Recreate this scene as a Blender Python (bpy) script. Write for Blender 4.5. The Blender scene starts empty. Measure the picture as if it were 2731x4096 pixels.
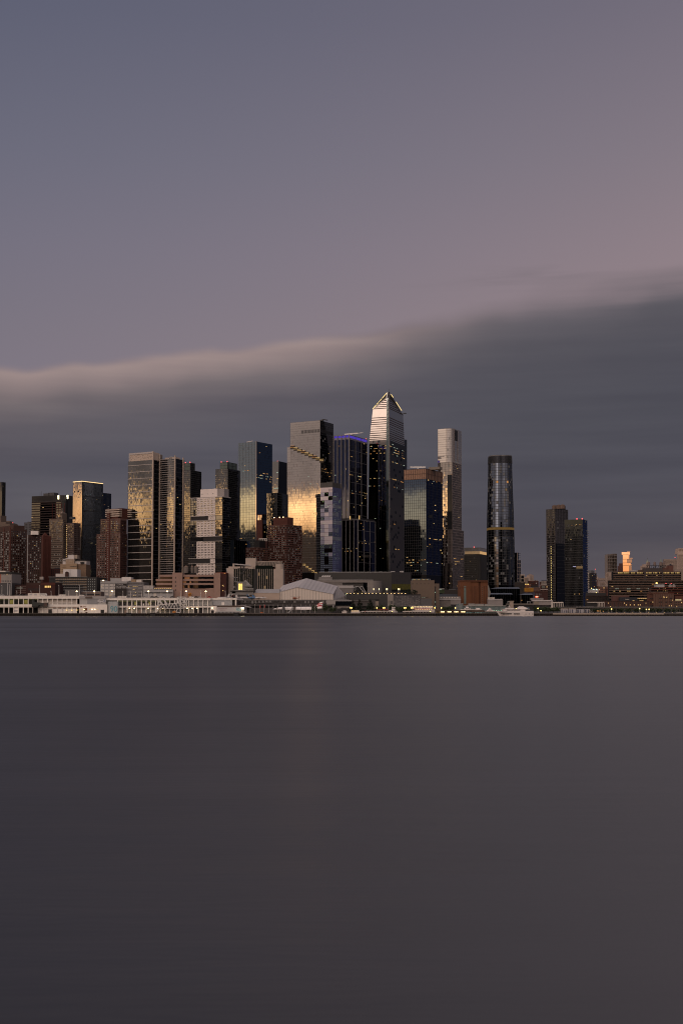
import bpy, math, random
from math import radians as rad, sin, cos, tan, pi, sqrt, atan2
from mathutils import Vector
random.seed(11)
S = bpy.context.scene
C = S.collection
# ------------------------------------------------------------------ camera
F, CX, CY0, PITCH, CAMZ = 4688.0, 1365.5, 2224.3, rad(2.5), 8.0
cam = bpy.data.cameras.new('camera')
cam.sensor_fit = 'VERTICAL'
cam.sensor_height = 36.0
cam.sensor_width = 24.0
cam.lens = F / 4096 * 36
cam.shift_y = (CY0 - 2048) / 4096
cam.clip_start = 1.0
cam.clip_end = 60000
co = bpy.data.objects.new('camera', cam)
C.objects.link(co)
co.location = (0, 0, CAMZ)
co.rotation_euler = (rad(90) + PITCH, 0, 0)
S.camera = co
S.view_settings.view_transform = 'Standard'
S.view_settings.look = 'None'
S.view_settings.exposure = 0
S.view_settings.gamma = 1
S.view_settings.use_curve_mapping = False
S.render.engine = 'CYCLES'
S.cycles.use_denoising = True
S.cycles.filter_width = 1.1
S.cycles.max_bounces = 5
S.cycles.diffuse_bounces = 2
S.cycles.glossy_bounces = 4
S.cycles.transmission_bounces = 2
S.cycles.caustics_reflective = False
S.cycles.caustics_refractive = False
S.cycles.sample_clamp_indirect = 4.0

# ------------------------------------------------------------------ node helper
class G:
    """small wrapper that writes math as nodes"""
    def __init__(s, tree): s.t = tree; s.n = tree.nodes; s.l = tree.links
    def put(s, sock, v):
        if isinstance(v, (int, float)): sock.default_value = v
        elif isinstance(v, tuple):
            sock.default_value = v if len(v) == len(sock.default_value) else v[:len(sock.default_value)]
        else: s.l.new(v, sock)
    def m(s, op, a, b=0.0, c=None, clamp=False):
        x = s.n.new('ShaderNodeMath'); x.operation = op; x.use_clamp = clamp
        s.put(x.inputs[0], a); s.put(x.inputs[1], b)
        if c is not None: s.put(x.inputs[2], c)
        return x.outputs[0]
    def smooth(s, v, a, b, lo=0.0, hi=1.0):
        x = s.n.new('ShaderNodeMapRange'); x.interpolation_type = 'SMOOTHSTEP'
        s.put(x.inputs['Value'], v); s.put(x.inputs['From Min'], a); s.put(x.inputs['From Max'], b)
        s.put(x.inputs['To Min'], lo); s.put(x.inputs['To Max'], hi)
        return x.outputs['Result']
    def ramp(s, v, stops, scale):
        x = s.n.new('ShaderNodeValToRGB'); r = x.color_ramp; r.interpolation = 'LINEAR'
        for i, (p, c) in enumerate(stops):
            e = r.elements[i] if i < 2 else r.elements.new(p / scale)
            e.position = p / scale; e.color = (*c, 1)
        s.put(x.inputs[0], s.m('DIVIDE', v, scale))
        return x.outputs[0]
    def mix(s, f, a, b, mode='MIX'):
        x = s.n.new('ShaderNodeMix'); x.data_type = 'RGBA'; x.blend_type = mode
        s.put(x.inputs[0], f); s.put(x.inputs[6], a); s.put(x.inputs[7], b)
        return x.outputs[2]
    def comb(s, x, y, z):
        c = s.n.new('ShaderNodeCombineXYZ'); s.put(c.inputs[0], x); s.put(c.inputs[1], y); s.put(c.inputs[2], z)
        return c.outputs[0]
    def noise(s, vec, scale, detail=3, rough=.5):
        x = s.n.new('ShaderNodeTexNoise'); s.put(x.inputs['Vector'], vec); x.inputs['Scale'].default_value = scale
        x.inputs['Detail'].default_value = detail; x.inputs['Roughness'].default_value = rough
        return x.outputs['Fac']

def lin(r, g, b):
    f = lambda v: (v / 255 / 12.92) if v <= 10 else ((v / 255 + .055) / 1.055) ** 2.4
    return (f(r), f(g), f(b))

# ------------------------------------------------------------------ sky (dusk: sunset behind the camera, cloud bank ahead)
W = bpy.data.worlds.new('World'); S.world = W; W.use_nodes = True
W.node_tree.nodes.clear()
g = G(W.node_tree)
tc = g.n.new('ShaderNodeTexCoord').outputs['Generated']
sp = g.n.new('ShaderNodeSeparateXYZ'); g.l.new(tc, sp.inputs[0])
dx, dy, dz = sp.outputs
el = g.m('MULTIPLY', g.m('ARCSINE', g.m('MINIMUM', g.m('MAXIMUM', dz, -1.0), 1.0)), 180 / pi)
az = g.m('MULTIPLY', g.m('ARCTAN2', dx, dy), 180 / pi)
elp = g.m('MAXIMUM', el, 0.0)
azt = g.m('MULTIPLY', g.m('TANH', g.m('DIVIDE', az, 26.0)), 26.0)
clear = g.ramp(elp, [(0, lin(112, 103, 106)), (10, lin(139, 125, 133)), (13, lin(135, 123, 131)), (17, lin(128, 119, 130)),
                     (21, lin(118, 113, 126)), (27, lin(104, 102, 118)), (40, lin(80, 85, 104)), (90, lin(60, 68, 90))], 90)
tint = g.comb(g.m('EXPONENT', g.m('MULTIPLY', azt, .0135)), g.m('EXPONENT', g.m('MULTIPLY', azt, .0080)), g.m('EXPONENT', g.m('MULTIPLY', azt, .0035)))
clear = g.mix(1.0, clear, tint, 'MULTIPLY')
side = g.m('EXPONENT', g.m('MULTIPLY', azt, .010))
# the cloud bank: its top climbs to the right, soft and streaked by the wind
v_low = g.comb(g.m('MULTIPLY', az, .06), g.m('MULTIPLY', el, .10), 3.1)
v_str = g.comb(g.m('MULTIPLY', az, .045), g.m('MULTIPLY', el, .62), 7.7)
v_fin = g.comb(g.m('MULTIPLY', az, .11), g.m('MULTIPLY', el, 1.7), 1.3)
n_low = g.m('SUBTRACT', g.noise(v_low, 2.4, 3), .5)
n_edge = g.m('SUBTRACT', g.noise(g.comb(g.m('MULTIPLY', az, .22), g.m('MULTIPLY', el, .3), 0.4), 1.0, 2), .5)
n_str = g.m('SUBTRACT', g.noise(v_str, 1.0, 4, .55), .5)
n_fin = g.m('SUBTRACT', g.noise(v_fin, 1.0, 3, .5), .5)
top = g.m('ADD', g.m('ADD', 13.32, g.m('MULTIPLY', az, .134)), g.m('ADD', g.m('MULTIPLY', n_edge, 1.1), g.m('MULTIPLY', n_low, .35)))
top = g.m('ADD', top, g.m('MULTIPLY', n_str, g.smooth(az, 2, 16, .2, 3.2)))
depth = g.m('SUBTRACT', top, el)                       # degrees below the cloud's top
soft = g.smooth(az, 0, 15, .34, 1.7)
cmask = g.smooth(depth, g.m('MULTIPLY', soft, -.5), soft)
body = g.ramp(g.m('MAXIMUM', depth, 0.0), [(0, lin(137, 123, 128)), (.4, lin(151, 133, 132)), (1.0, lin(136, 121, 122)), (1.7, lin(112, 103, 107)), (2.8, lin(92, 87, 95)), (5.0, lin(84, 82, 92)),
                    (7.0, lin(90, 87, 95)), (10.5, lin(91, 86, 92)), (13, lin(101, 94, 97))], 16)
dark = g.ramp(g.m('MAXIMUM', depth, 0.0), [(0, lin(110, 101, 107)), (.9, lin(97, 92, 99)), (2.0, lin(85, 82, 90)), (3.2, lin(79, 77, 86)), (6.0, lin(75, 74, 84)),
                    (9.0, lin(75, 74, 85)), (12.0, lin(77, 75, 85)), (15, lin(90, 84, 89))], 16)
body = g.mix(g.smooth(az, -4, 10), body, dark)
streak = g.m('ADD', 1.0, g.m('ADD', g.m('MULTIPLY', n_str, .50), g.m('MULTIPLY', n_fin, .22)))
body = g.mix(1.0, body, g.comb(streak, streak, g.m('ADD', g.m('MULTIPLY', streak, .8), .2)), 'MULTIPLY')
east = g.mix(cmask, clear, body)
wisp = g.m('MULTIPLY', g.smooth(n_str, .03, .17), g.m('MULTIPLY', g.smooth(g.m('ABSOLUTE', g.m('SUBTRACT', depth, -1.2)), 1.3, 0.1), g.smooth(az, 1, 12)))
east = g.mix(1.0, east, g.mix(g.smooth(g.m('ABSOLUTE', az), 12, 40), (1, 1, 1, 1), g.comb(side, side, side)), 'MULTIPLY')
east = g.mix(g.m('MULTIPLY', wisp, .55), east, (*lin(104, 97, 103), 1))
# the west, behind the camera, mirrored by every glass wall: low bank, golden slit, mauve cloud, bright clear band
glow_az = g.m('COSINE', g.m('MULTIPLY', g.m('ADD', az, 140.0), pi / 180))
wf = g.smooth(glow_az, -.42, .50)
wv = g.comb(g.m('MULTIPLY', az, .05), g.m('MULTIPLY', el, .8), 2.2)
wn = g.m('SUBTRACT', g.noise(wv, 1.0, 4, .55), .5)
wn2 = g.m('SUBTRACT', g.noise(g.comb(g.m('MULTIPLY', az, .30), g.m('MULTIPLY', el, .5), 9.2), 1.0, 3, .6), .5)
wel = g.m('MAXIMUM', g.m('ADD', elp, g.m('ADD', g.m('MULTIPLY', wn, 1.5), g.m('MULTIPLY', wn2, .9))), 0.0)
wn3 = g.m('SUBTRACT', g.noise(g.comb(g.m('MULTIPLY', az, .55), g.m('MULTIPLY', el, 1.5), 4.4), 1.0, 4, .6), .5)
wel = g.m('MAXIMUM', g.m('ADD', wel, g.m('MULTIPLY', wn3, .9)), 0.0)
HIGH = [(6.2, (.56, .45, .41)), (8.1, (.57, .465, .43)), (9.5, (.76, .60, .53)), (12.0, (1.05, .80, .68)), (14.3, (1.75, 1.28, 1.05)), (20, (1.75, 1.32, 1.12)), (30, (1.45, 1.14, 1.0)),
        (45, (.95, .80, .75)), (65, (.40, .37, .40)), (90, lin(60, 68, 90))]
LOW = [(0, (.045, .038, .037)), (3.65, (.055, .046, .043))]
gold = g.ramp(wel, LOW + [(3.9, (3.2, 1.80, .76)), (4.6, (4.4, 2.60, 1.15)), (5.25, (3.3, 2.0, .95)), (5.6, (.84, .60, .46))] + HIGH, 90)
plain = g.ramp(wel, LOW + [(4.6, (.16, .125, .11)), (5.6, (.38, .30, .27))] + HIGH, 90)
gv = g.m('ADD', .45, g.m('MULTIPLY', g.noise(g.comb(g.m('MULTIPLY', az, .35), g.m('MULTIPLY', el, 1.1), 6.1), 1.0, 3, .6), 1.1))
gold = g.mix(g.smooth(wel, 5.3, 6.3), g.mix(1.0, gold, g.comb(gv, gv, gv), 'MULTIPLY'), gold)
west = g.mix(g.smooth(g.m('ABSOLUTE', g.m('ADD', az, 124.0)), 24, 38), gold, plain)
# a paler column of afterglow further north, seen as thin bright streaks on the rounded towers
col_ = g.m('MULTIPLY', g.smooth(g.m('ABSOLUTE', g.m('ADD', az, 166.0)), 9, 2), g.smooth(elp, 2, 4))
west = g.mix(1.0, west, g.mix(col_, (0, 0, 0, 1), (2.1, 1.68, 1.38, 1)), 'ADD')
# and an added low orange slit, placed for the far stacked tower's glass to reflect
slit = g.m('MULTIPLY', g.smooth(g.m('ABSOLUTE', g.m('ADD', az, 167.7)), 5, 3), g.m('MULTIPLY', g.smooth(elp, .5, 1.0), g.smooth(elp, 3.6, 3.2)))
west = g.mix(1.0, west, g.mix(slit, (0, 0, 0, 1), (1.5, .66, .25, 1)), 'ADD')
sky = g.mix(wf, east, west)
nish = g.n.new('ShaderNodeTexSky'); nish.sky_type = 'NISHITA'; nish.sun_disc = False
nish.sun_elevation = rad(1.5); nish.sun_rotation = rad(220); nish.altitude = 10
sky = g.mix(1.0, sky, g.mix(1.0, nish.outputs[0], (.004, .004, .004, 1), 'MULTIPLY'), 'ADD')
bg = g.n.new('ShaderNodeBackground'); bg.inputs['Strength'].default_value = 1.0
g.l.new(sky, bg.inputs[0])
g.l.new(bg.outputs[0], g.n.new('ShaderNodeOutputWorld').inputs[0])
# the sun has set behind the camera: only a trace of its light is left, low in the west
sl = bpy.data.lights.new('sun', 'SUN'); sl.energy = .04; sl.angle = rad(30); sl.color = (1, .72, .46)
so = bpy.data.objects.new('sun', sl); C.objects.link(so)
so.rotation_euler = Vector((.64, .75, -.12)).to_track_quat('-Z', 'Y').to_euler()

# ------------------------------------------------------------------ photo pixel -> place at a distance
SP, CP = sin(PITCH), cos(PITCH)
def at(px, py, D):
    u, v = (px - CX) / F, (CY0 - py) / F
    k = D / (CP - v * SP)
    return Vector((u * k, D, CAMZ + (SP + v * CP) * k))
def X(px, py, D): return at(px, py, D).x
def Z(py, D): return at(CX, py, D).z
GZ = 2.6                                                # street level above the river
# ------------------------------------------------------------------ materials
M = {}
def mat(name, col, rough=.7, metal=0.0, var=.18, scale=.12, streak=0.0, spec=.3):
    if name in M: return M[name]
    m = bpy.data.materials.new(name); m.use_nodes = True; q = G(m.node_tree)
    b = q.n['Principled BSDF']
    o = q.n.new('ShaderNodeTexCoord').outputs['Object']
    n = q.m('SUBTRACT', q.noise(o, scale, 4, .6), .5)
    f = q.m('ADD', 1.0, q.m('MULTIPLY', n, var * 2))
    if streak:
        mp = q.n.new('ShaderNodeMapping'); q.l.new(o, mp.inputs[0]); mp.inputs['Scale'].default_value = (.5, .5, .02)
        f = q.m('MULTIPLY', f, q.m('ADD', 1.0, q.m('MULTIPLY', q.m('SUBTRACT', q.noise(mp.outputs[0], 1.0, 3), .5), streak * 2)))
    q.l.new(q.mix(1.0, (*col, 1), q.comb(f, f, f), 'MULTIPLY'), b.inputs['Base Color'])
    b.inputs['Roughness'].default_value = rough; b.inputs['Metallic'].default_value = metal
    b.inputs['Specular IOR Level'].default_value = spec
    M[name] = m; return m
def glass(name, tint, rough=.02, wav=.006):
    """mirror-like coated glass: tint is what it reflects; slightly wavy"""
    if name in M: return M[name]
    m = bpy.data.materials.new(name); m.use_nodes = True; q = G(m.node_tree); q.n.clear()
    b = q.n.new('ShaderNodeBsdfGlossy'); q.l.new(b.outputs[0], q.n.new('ShaderNodeOutputMaterial').inputs[0])
    o = q.n.new('ShaderNodeTexCoord').outputs['Object']
    f = q.m('ADD', .88, q.m('MULTIPLY', q.noise(o, .31, 3, .7), .24))
    q.l.new(q.mix(1.0, (*tint, 1), q.comb(f, f, f), 'MULTIPLY'), b.inputs['Color'])
    b.inputs['Roughness'].default_value = rough
    bp = q.n.new('ShaderNodeBump'); bp.inputs['Strength'].default_value = 1.0; bp.inputs['Distance'].default_value = wav
    mp = q.n.new('ShaderNodeMapping'); q.l.new(o, mp.inputs[0]); mp.inputs['Scale'].default_value = (.55, .55, .16)
    q.l.new(q.noise(mp.outputs[0], 1.0, 2), bp.inputs['Height']); q.l.new(bp.outputs[0], b.inputs['Normal'])
    m['tint'] = tint; M[name] = m; return m
def dimmer(m):
    """the same glass with a dark room behind it"""
    t = m.get('tint')
    return glass(m.name + '_dark_room', tuple(c * .82 for c in t)) if t is not None else DARKW
def glow(name, col, k):
    if name in M: return M[name]
    m = bpy.data.materials.new(name); m.use_nodes = True; q = G(m.node_tree); q.n.clear()
    e = q.n.new('ShaderNodeEmission'); e.inputs[0].default_value = (*col, 1)
    o = q.n.new('ShaderNodeTexCoord').outputs['Object']
    q.l.new(q.m('MULTIPLY', q.m('ADD', .45, q.m('MULTIPLY', q.noise(o, .9, 2), 1.1)), k), e.inputs[1])
    q.l.new(e.outputs[0], q.n.new('ShaderNodeOutputMaterial').inputs[0])
    m.cycles.emission_sampling = 'NONE'
    M[name] = m; return m
LW = glow('lit_window_warm', (1, .62, .24), .72)
LO = glow('lit_window_orange', (1, .45, .14), .5)
LC = glow('lit_window_cool', (.85, 1, .80), .42)
LD = glow('lit_window_dim', (1, .62, .30), .16)
LAMP = glow('lamp_glow', (1, .70, .36), 9.0)
LAMPY = glow('lamp_glow_yellow', (1, .66, .18), 4.0)
RED = glow('red_beacon', (1, .12, .12), 2.2)
PURP = glow('purple_light', (.17, .10, .95), .42)
BLIND = mat('window_blind', (.20, .20, .19), .5, 0, .3)
DARKW = glass('unlit_window', (.06, .065, .08), .05)
CONC = mat('pale_concrete', (.42, .36, .33), .8)
WHITE = mat('white_paint', (.70, .66, .62), .6, 0, .12, .4, .12)
GREY = mat('grey_paint', (.30, .30, .31), .6)
DGREY = mat('dark_grey_metal', (.055, .055, .06), .5)
BLACK = mat('black_metal', (.012, .012, .014), .5)
ROOF = mat('roof_grey', (.10, .10, .105), .9)
STEEL = mat('steel', (.45, .45, .46), .4, .6)
WOODP = mat('dark_timber', (.030, .025, .022), .9)

# ------------------------------------------------------------------ mesh building
class MB:
    def __init__(s): s.v = []; s.f = []; s.m = []
    def poly(s, pts, mi=0):
        b = len(s.v); s.v += [tuple(p) for p in pts]; s.f.append(tuple(range(b, b + len(pts)))); s.m.append(mi)
    def box(s, x0, x1, y0, y1, z0, z1, mi=0):
        if x0 > x1: x0, x1 = x1, x0
        if y0 > y1: y0, y1 = y1, y0
        if z0 > z1: z0, z1 = z1, z0
        b = len(s.v)
        s.v += [(x0, y0, z0), (x1, y0, z0), (x1, y1, z0), (x0, y1, z0), (x0, y0, z1), (x1, y0, z1), (x1, y1, z1), (x0, y1, z1)]
        for q in ((0, 1, 5, 4), (1, 2, 6, 5), (2, 3, 7, 6), (3, 0, 4, 7), (4, 5, 6, 7), (3, 2, 1, 0)):
            s.f.append(tuple(b + i for i in q)); s.m.append(mi)
        return s
    def prism(s, pts, z0, z1, mi=0, top=None):
        """pts: plan, counter-clockwise; top: plan at z1 (for tapers)"""
        t = top or pts; n = len(pts); b = len(s.v)
        s.v += [(p[0], p[1], z0) for p in pts] + [(p[0], p[1], z1) for p in t]
        for i in range(n):
            j = (i + 1) % n; s.f.append((b + i, b + j, b + n + j, b + n + i)); s.m.append(mi)
        s.f.append(tuple(b + n + i for i in range(n))); s.m.append(mi)
        s.f.append(tuple(b + n - 1 - i for i in range(n))); s.m.append(mi)
        return s
    def slab(s, pts, y0, y1, mi=0):
        """pts: outline in x,z (counter-clockwise seen from the front), swept from y0 to y1"""
        n = len(pts); b = len(s.v)
        s.v += [(p[0], y0, p[1]) for p in pts] + [(p[0], y1, p[1]) for p in pts]
        s.f.append(tuple(b + i for i in range(n))); s.m.append(mi)
        s.f.append(tuple(b + 2 * n - 1 - i for i in range(n))); s.m.append(mi)
        for i in range(n):
            j = (i + 1) % n; s.f.append((b + j, b + i, b + n + i, b + n + j)); s.m.append(mi)
        return s
    def cyl(s, x, y, z0, z1, r, n=10, r1=None, mi=0):
        r1 = r if r1 is None else r1
        c = lambda q: [(x + q * cos(2 * pi * i / n), y + q * sin(2 * pi * i / n)) for i in range(n)]
        return s.prism(c(r), z0, z1, mi, c(max(r1, .01)))
    def bar(s, p, q, r=.2, mi=0):
        p, q = Vector(p), Vector(q); d = (q - p).normalized()
        a = d.cross(Vector((0, 0, 1)) if abs(d.z) < .9 else Vector((0, 1, 0))).normalized() * r; e = d.cross(a).normalized() * r
        b = len(s.v)
        for o in (p, q): s.v += [tuple(o + a + e), tuple(o - a + e), tuple(o - a - e), tuple(o + a - e)]
        for f in ((0, 1, 5, 4), (1, 2, 6, 5), (2, 3, 7, 6), (3, 0, 4, 7), (3, 2, 1, 0), (4, 5, 6, 7)):
            s.f.append(tuple(b + i for i in f)); s.m.append(mi)
        return s
    def rings(s, rr, mi=0, cap=True):
        """rr: list of rings, each a list of points; skinned"""
        n = len(rr[0]); b = len(s.v)
        for r in rr: s.v += [tuple(p) for p in r]
        for k in range(len(rr) - 1):
            for i in range(n):
                j = (i + 1) % n
                s.f.append((b + k * n + i, b + k * n + j, b + (k + 1) * n + j, b + (k + 1) * n + i)); s.m.append(mi)
        if cap:
            s.f.append(tuple(b + n - 1 - i for i in range(n))); s.m.append(mi)
            e = b + (len(rr) - 1) * n; s.f.append(tuple(e + i for i in range(n))); s.m.append(mi)
        return s
    def mesh(s, name, mats):
        me = bpy.data.meshes.new(name); me.from_pydata(s.v, [], s.f)
        for m in (mats if isinstance(mats, (list, tuple)) else [mats]): me.materials.append(m)
        if any(s.m): me.polygons.foreach_set('material_index', s.m)
        me.update(); return me
    def build(s, name, mats, parent=None, kind=None, loc=None):
        return place(name, s.mesh(name, mats), parent, loc, kind)
def place(name, me, parent=None, loc=None, kind=None):
    o = bpy.data.objects.new(name, me); C.objects.link(o)
    if parent is not None: o.parent = parent
    if loc is not None: o.location = loc
    if kind: o['kind'] = kind
    return o
def thing(name, label, cat, loc=(0, 0, 0), rz=0.0, group=None):
    o = bpy.data.objects.new(name, None); C.objects.link(o); o.location = loc; o.rotation_euler = (0, 0, rz)
    o.empty_display_size = 2
    tag(o, label, cat, group); return o
def tag(o, label, cat, group=None):
    o['label'] = label; o['category'] = cat
    if group: o['group'] = group
    return o
def copy_tree(o, parent=None, loc=None, label=None):
    c = o.copy(); C.objects.link(c)
    if parent is not None: c.parent = parent
    if loc is not None: c.location = loc
    if label: c['label'] = label
    for ch in list(o.children): copy_tree(ch, c)
    return c

# ------------------------------------------------------------------ towers
TH = rad(28)                                            # the street grid's turn to the line of sight
class Tower:
    """a box standing on the street grid: near vertical edge at pixel xe, left face to xl, right face to xr"""
    def __init__(s, name, label, xl, xe, xr, ytop, D, cat='tower', th=TH, wl=None, wr=None, ymid=None, group=None):
        s.D, s.th, s.ytop = D, th, ytop
        ym = ymid or (ytop + 2250) / 2
        x0 = X(xe, ym, D)
        ul = X(xl, ym, D) / D; ur = X(xr, ym, D) / D
        s.wl = wl or (x0 - ul * D) / (cos(th) + ul * sin(th))
        s.wr = wr or max(4.0, (ur * D - x0) / (sin(th) - ur * cos(th))) if sin(th) - ur * cos(th) > .02 else (wr or 30)
        s.H = Z(ytop, D) - GZ
        s.o = thing(name, label, cat, (x0, D, GZ), -th, group)
    def z(s, py): return Z(py, s.D) - GZ
    def u(s, px, py):                                   # distance along the left face (negative, 0 at the edge)
        x0 = s.o.location.x; t = X(px, py, s.D) / s.D
        return -(x0 - t * s.D) / (cos(s.th) + t * sin(s.th))
    def v(s, px, py):                                   # distance along the right face
        x0 = s.o.location.x; t = X(px, py, s.D) / s.D
        return (t * s.D - x0) / (sin(s.th) - t * cos(s.th))
    def core(s, m, ytop=None, name='core', ybot=None, wl=None, wr=None, inset=.12, x1=None, y0=None):
        z1 = s.z(ytop) if ytop else s.H; z0 = s.z(ybot) if ybot else 0
        return MB().box(-(wl or s.wl) + inset, (x1 or 0) - inset, (y0 or 0) + inset, (wr or s.wr) - inset, z0, z1).build(name, m, s.o)

def fpt(face, u, z, out):
    return (u, -out, z) if face == 0 else (out, u, z)
def fbox(b, face, u0, u1, z0, z1, o0, o1, mi=0):
    if face == 0: b.box(u0, u1, -o1, -o0, z0, z1, mi)
    else: b.box(o0, o1, u0, u1, z0, z1, mi)
def facade(root, face, u0, u1, z0, z1, nb, nf, gl, tilt=.002, blind=0.0, bm=None, dark=0.0, lit=.007, litm=None, mull=None, mw=.3, md=.25,
           band=None, bh=.7, bd=.3, every=1, single=0, wname='window_band', off=(0, 0), litrows=(), each_mull=False, mevery=1, dm=None, fob=0.0):
    """one glazed face: panes (each a slightly tilted sheet), floor bands and mullions proud of the glass"""
    rnd = random.random; ox, oy = off
    fh = (z1 - z0) / nf; bw = (u1 - u0) / nb
    mats = [gl, bm or BLIND, dm or dimmer(gl)] + (litm or [LW, LO, LD, LC])
    nl = len(mats) - 3
    cache = {}
    def pane(b, a, c, zb, zt, mi, t):
        h1 = random.gauss(0, t) * (c - a); h2 = random.gauss(0, t) * (zt - zb) * .8
        P = [fpt(face, a, zb, .0 + fob), fpt(face, c, zb, fob + h1), fpt(face, c, zt, fob + h1 + h2), fpt(face, a, zt, fob + h2)]
        if face == 0 and ox + oy: P = [(p[0], p[1] + oy, p[2]) for p in P]
        elif face == 1 and ox + oy: P = [(p[0] + ox, p[1], p[2]) for p in P]
        b.poly(P, mi)
    made = 0
    for i in range(nf - 1, -1, -1):
        zb = z0 + i * fh; b = MB(); pl = lit
        for r in litrows:
            if abs((zb + fh / 2) - r[0]) < fh * .6: pl = r[1]
        for k in range(nb):
            a = u0 + k * bw; r = rnd()
            mi = 0
            if r < pl: mi = 3 + (int(rnd() * rnd() * nl) if pl < .2 else int(rnd() ** 1.6 * nl))
            elif r < pl + blind: mi = 1
            elif r < pl + blind + dark: mi = 2
            if made < single and mi < 3:
                key = (mi, int(rnd() * 3))
                if key not in cache:
                    q = MB(); pane(q, -bw / 2, bw / 2, 0, fh, 0, tilt); cache[key] = q.mesh('pane', mats[mi])
                p = fpt(face, a + bw / 2, zb, 0)
                o = place('pane', cache[key], root, (p[0] + (ox if face else 0), p[1] + (0 if face else oy), p[2]))
                made += 1
            else: pane(b, a, a + bw, zb, zb + fh, mi if mi < 3 else 0, tilt)
            if mi >= 3 and made >= single:
                k0 = random.uniform(.5, .68); k1 = k0 + random.choice((.16, .2, .3)); wd = random.choice((.45, .8, .95)) * bw; sh = random.random() * (bw - wd)
                P = [fpt(face, a + sh, zb + fh * k0, fob + .06), fpt(face, a + sh + wd, zb + fh * k0, fob + .06), fpt(face, a + sh + wd, zb + fh * k1, fob + .06), fpt(face, a + sh, zb + fh * k1, fob + .06)]
                b.poly([(p[0] + (ox if face else 0), p[1] + (0 if face else oy), p[2]) for p in P], mi)
        if b.f: b.build(wname, mats, root)
    if band:
        q = MB(); fbox(q, face, u0, u1, 0, bh, .02, bd); me = q.mesh('floor_band', band)
        for i in range(0, nf + 1, every):
            z = z0 + i * fh - (bh if i == nf else bh / 2 if i else 0)
            place('floor_band', me, root, (ox if face else 0, 0 if face else oy, z))
    if mull:
        if each_mull:
            q = MB(); fbox(q, face, -mw / 2, mw / 2, z0, z1, .03, md); me = q.mesh('mullion', mull)
            for k in range(0, nb + 1, mevery):
                u = min(max(u0 + k * bw, u0 + mw / 2), u1 - mw / 2)
                p = fpt(face, u, 0, 0); place('mullion', me, root, (p[0] + (ox if face else 0), p[1] + (0 if face else oy), 0))
        else:
            q = MB()
            for k in range(0, nb + 1, mevery):
                u = min(max(u0 + k * bw, u0 + mw / 2), u1 - mw / 2)
                fbox(q, face, u - mw / 2, u + mw / 2, z0, z1, .03, md)
            q.build('mullion_grid', mull, root, 'stuff', (ox if face else 0, 0 if face else oy, 0))
def ring_tower(root, plan, z0, z1, nf, gl, tilt=.002, blind=0, dark=0, lit=.01, band=None, bh=.5, bd=.25, every=1, rib=None, rw=.3, ribs=1, bm=None, sides=None, litrows=()):
    """a tower on any plan: plan(t) gives the outline (counter-clockwise) at height share t"""
    mats = [gl, bm or BLIND, dimmer(gl), LW, LO, LD, LC]; rnd = random.random
    fh = (z1 - z0) / nf
    for i in range(nf):
        za, zb = z0 + i * fh, z0 + (i + 1) * fh
        A, B = plan(i / nf), plan((i + 1) / nf); b = MB(); n = len(A)
        pl = lit
        for r in litrows:
            if abs((za + zb) / 2 - r[0]) < fh * .6: pl = r[1]
        for k in range(n if sides is None else sides):
            j = (k + 1) % n; r = rnd(); mi = 0
            if r < pl: mi = 3 + int(rnd() * rnd() * 4)
            elif r < pl + blind: mi = 1
            elif r < pl + blind + dark: mi = 2
            e = Vector((B[j][0] - A[k][0], B[j][1] - A[k][1])); nx, ny = e.y, -e.x
            L = sqrt(nx * nx + ny * ny) or 1; nx /= L; ny /= L
            h = random.gauss(0, tilt) * fh; h2 = random.gauss(0, tilt) * L
            b.poly([(A[k][0], A[k][1], za), (A[j][0] + nx * h2, A[j][1] + ny * h2, za), (B[j][0] + nx * (h + h2), B[j][1] + ny * (h + h2), zb), (B[k][0] + nx * h, B[k][1] + ny * h, zb)], mi)
        b.build('window_band', mats, root)
    def grow(P, d):
        cx = sum(p[0] for p in P) / len(P); cy = sum(p[1] for p in P) / len(P)
        return [(p[0] + (p[0] - cx) / sqrt((p[0] - cx) ** 2 + (p[1] - cy) ** 2) * d, p[1] + (p[1] - cy) / sqrt((p[0] - cx) ** 2 + (p[1] - cy) ** 2) * d) for p in P]
    if band:
        for i in range(0, nf + 1, every):
            z = z0 + i * fh - (bh if i == nf else 0)
            P = grow(plan(min(1, i / nf)), bd); MB().prism(P, z, z + bh).build('floor_band', band, root)
    if rib:
        q = MB(); st = max(1, nf // 10)
        for k in range(0, len(plan(0)), ribs):
            for i in range(0, nf, st):
                a = grow(plan(i / nf), .1)[k]; c = grow(plan(min(1, (i + st) / nf)), .1)[k]
                q.bar((a[0], a[1], z0 + i * fh), (c[0], c[1], z0 + min(nf, i + st) * fh), rw)
        q.build('rib_frame', rib, root, 'stuff')

class Front:
    """a thing whose long side faces the river squarely; parts are given in photo pixels at distance D"""
    def __init__(s, name, label, *a, group=None, py=2440, gz=GZ):
        cat, px, D = a if len(a) == 3 else (' '.join(name.split('_')[-2:]), *a)
        s.D = D; s.o = thing(name, label, cat, (X(px, py, D), D, gz), 0, group); s.x0 = X(px, py, D); s.gz = gz
    def x(s, px, py=2400): return X(px, py, s.D) - s.x0
    def z(s, py): return Z(py, s.D) - s.gz
    def box(s, name, m, px0, px1, py0, py1, y0=0.0, y1=20.0, kind=None):
        if s.x0 > 150: y1 = min(y1, y0 + 9)
        return MB().box(s.x(px0), s.x(px1), y0, y1, max(0, s.z(py1)), s.z(py0)).build(name, m, s.o, kind)
    def pl(s, b, px0, px1, py0, py1, y0, y1, mi=0):
        b.box(s.x(px0), s.x(px1), y0, y1, max(0, s.z(py1)), s.z(py0), mi); return b
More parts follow.
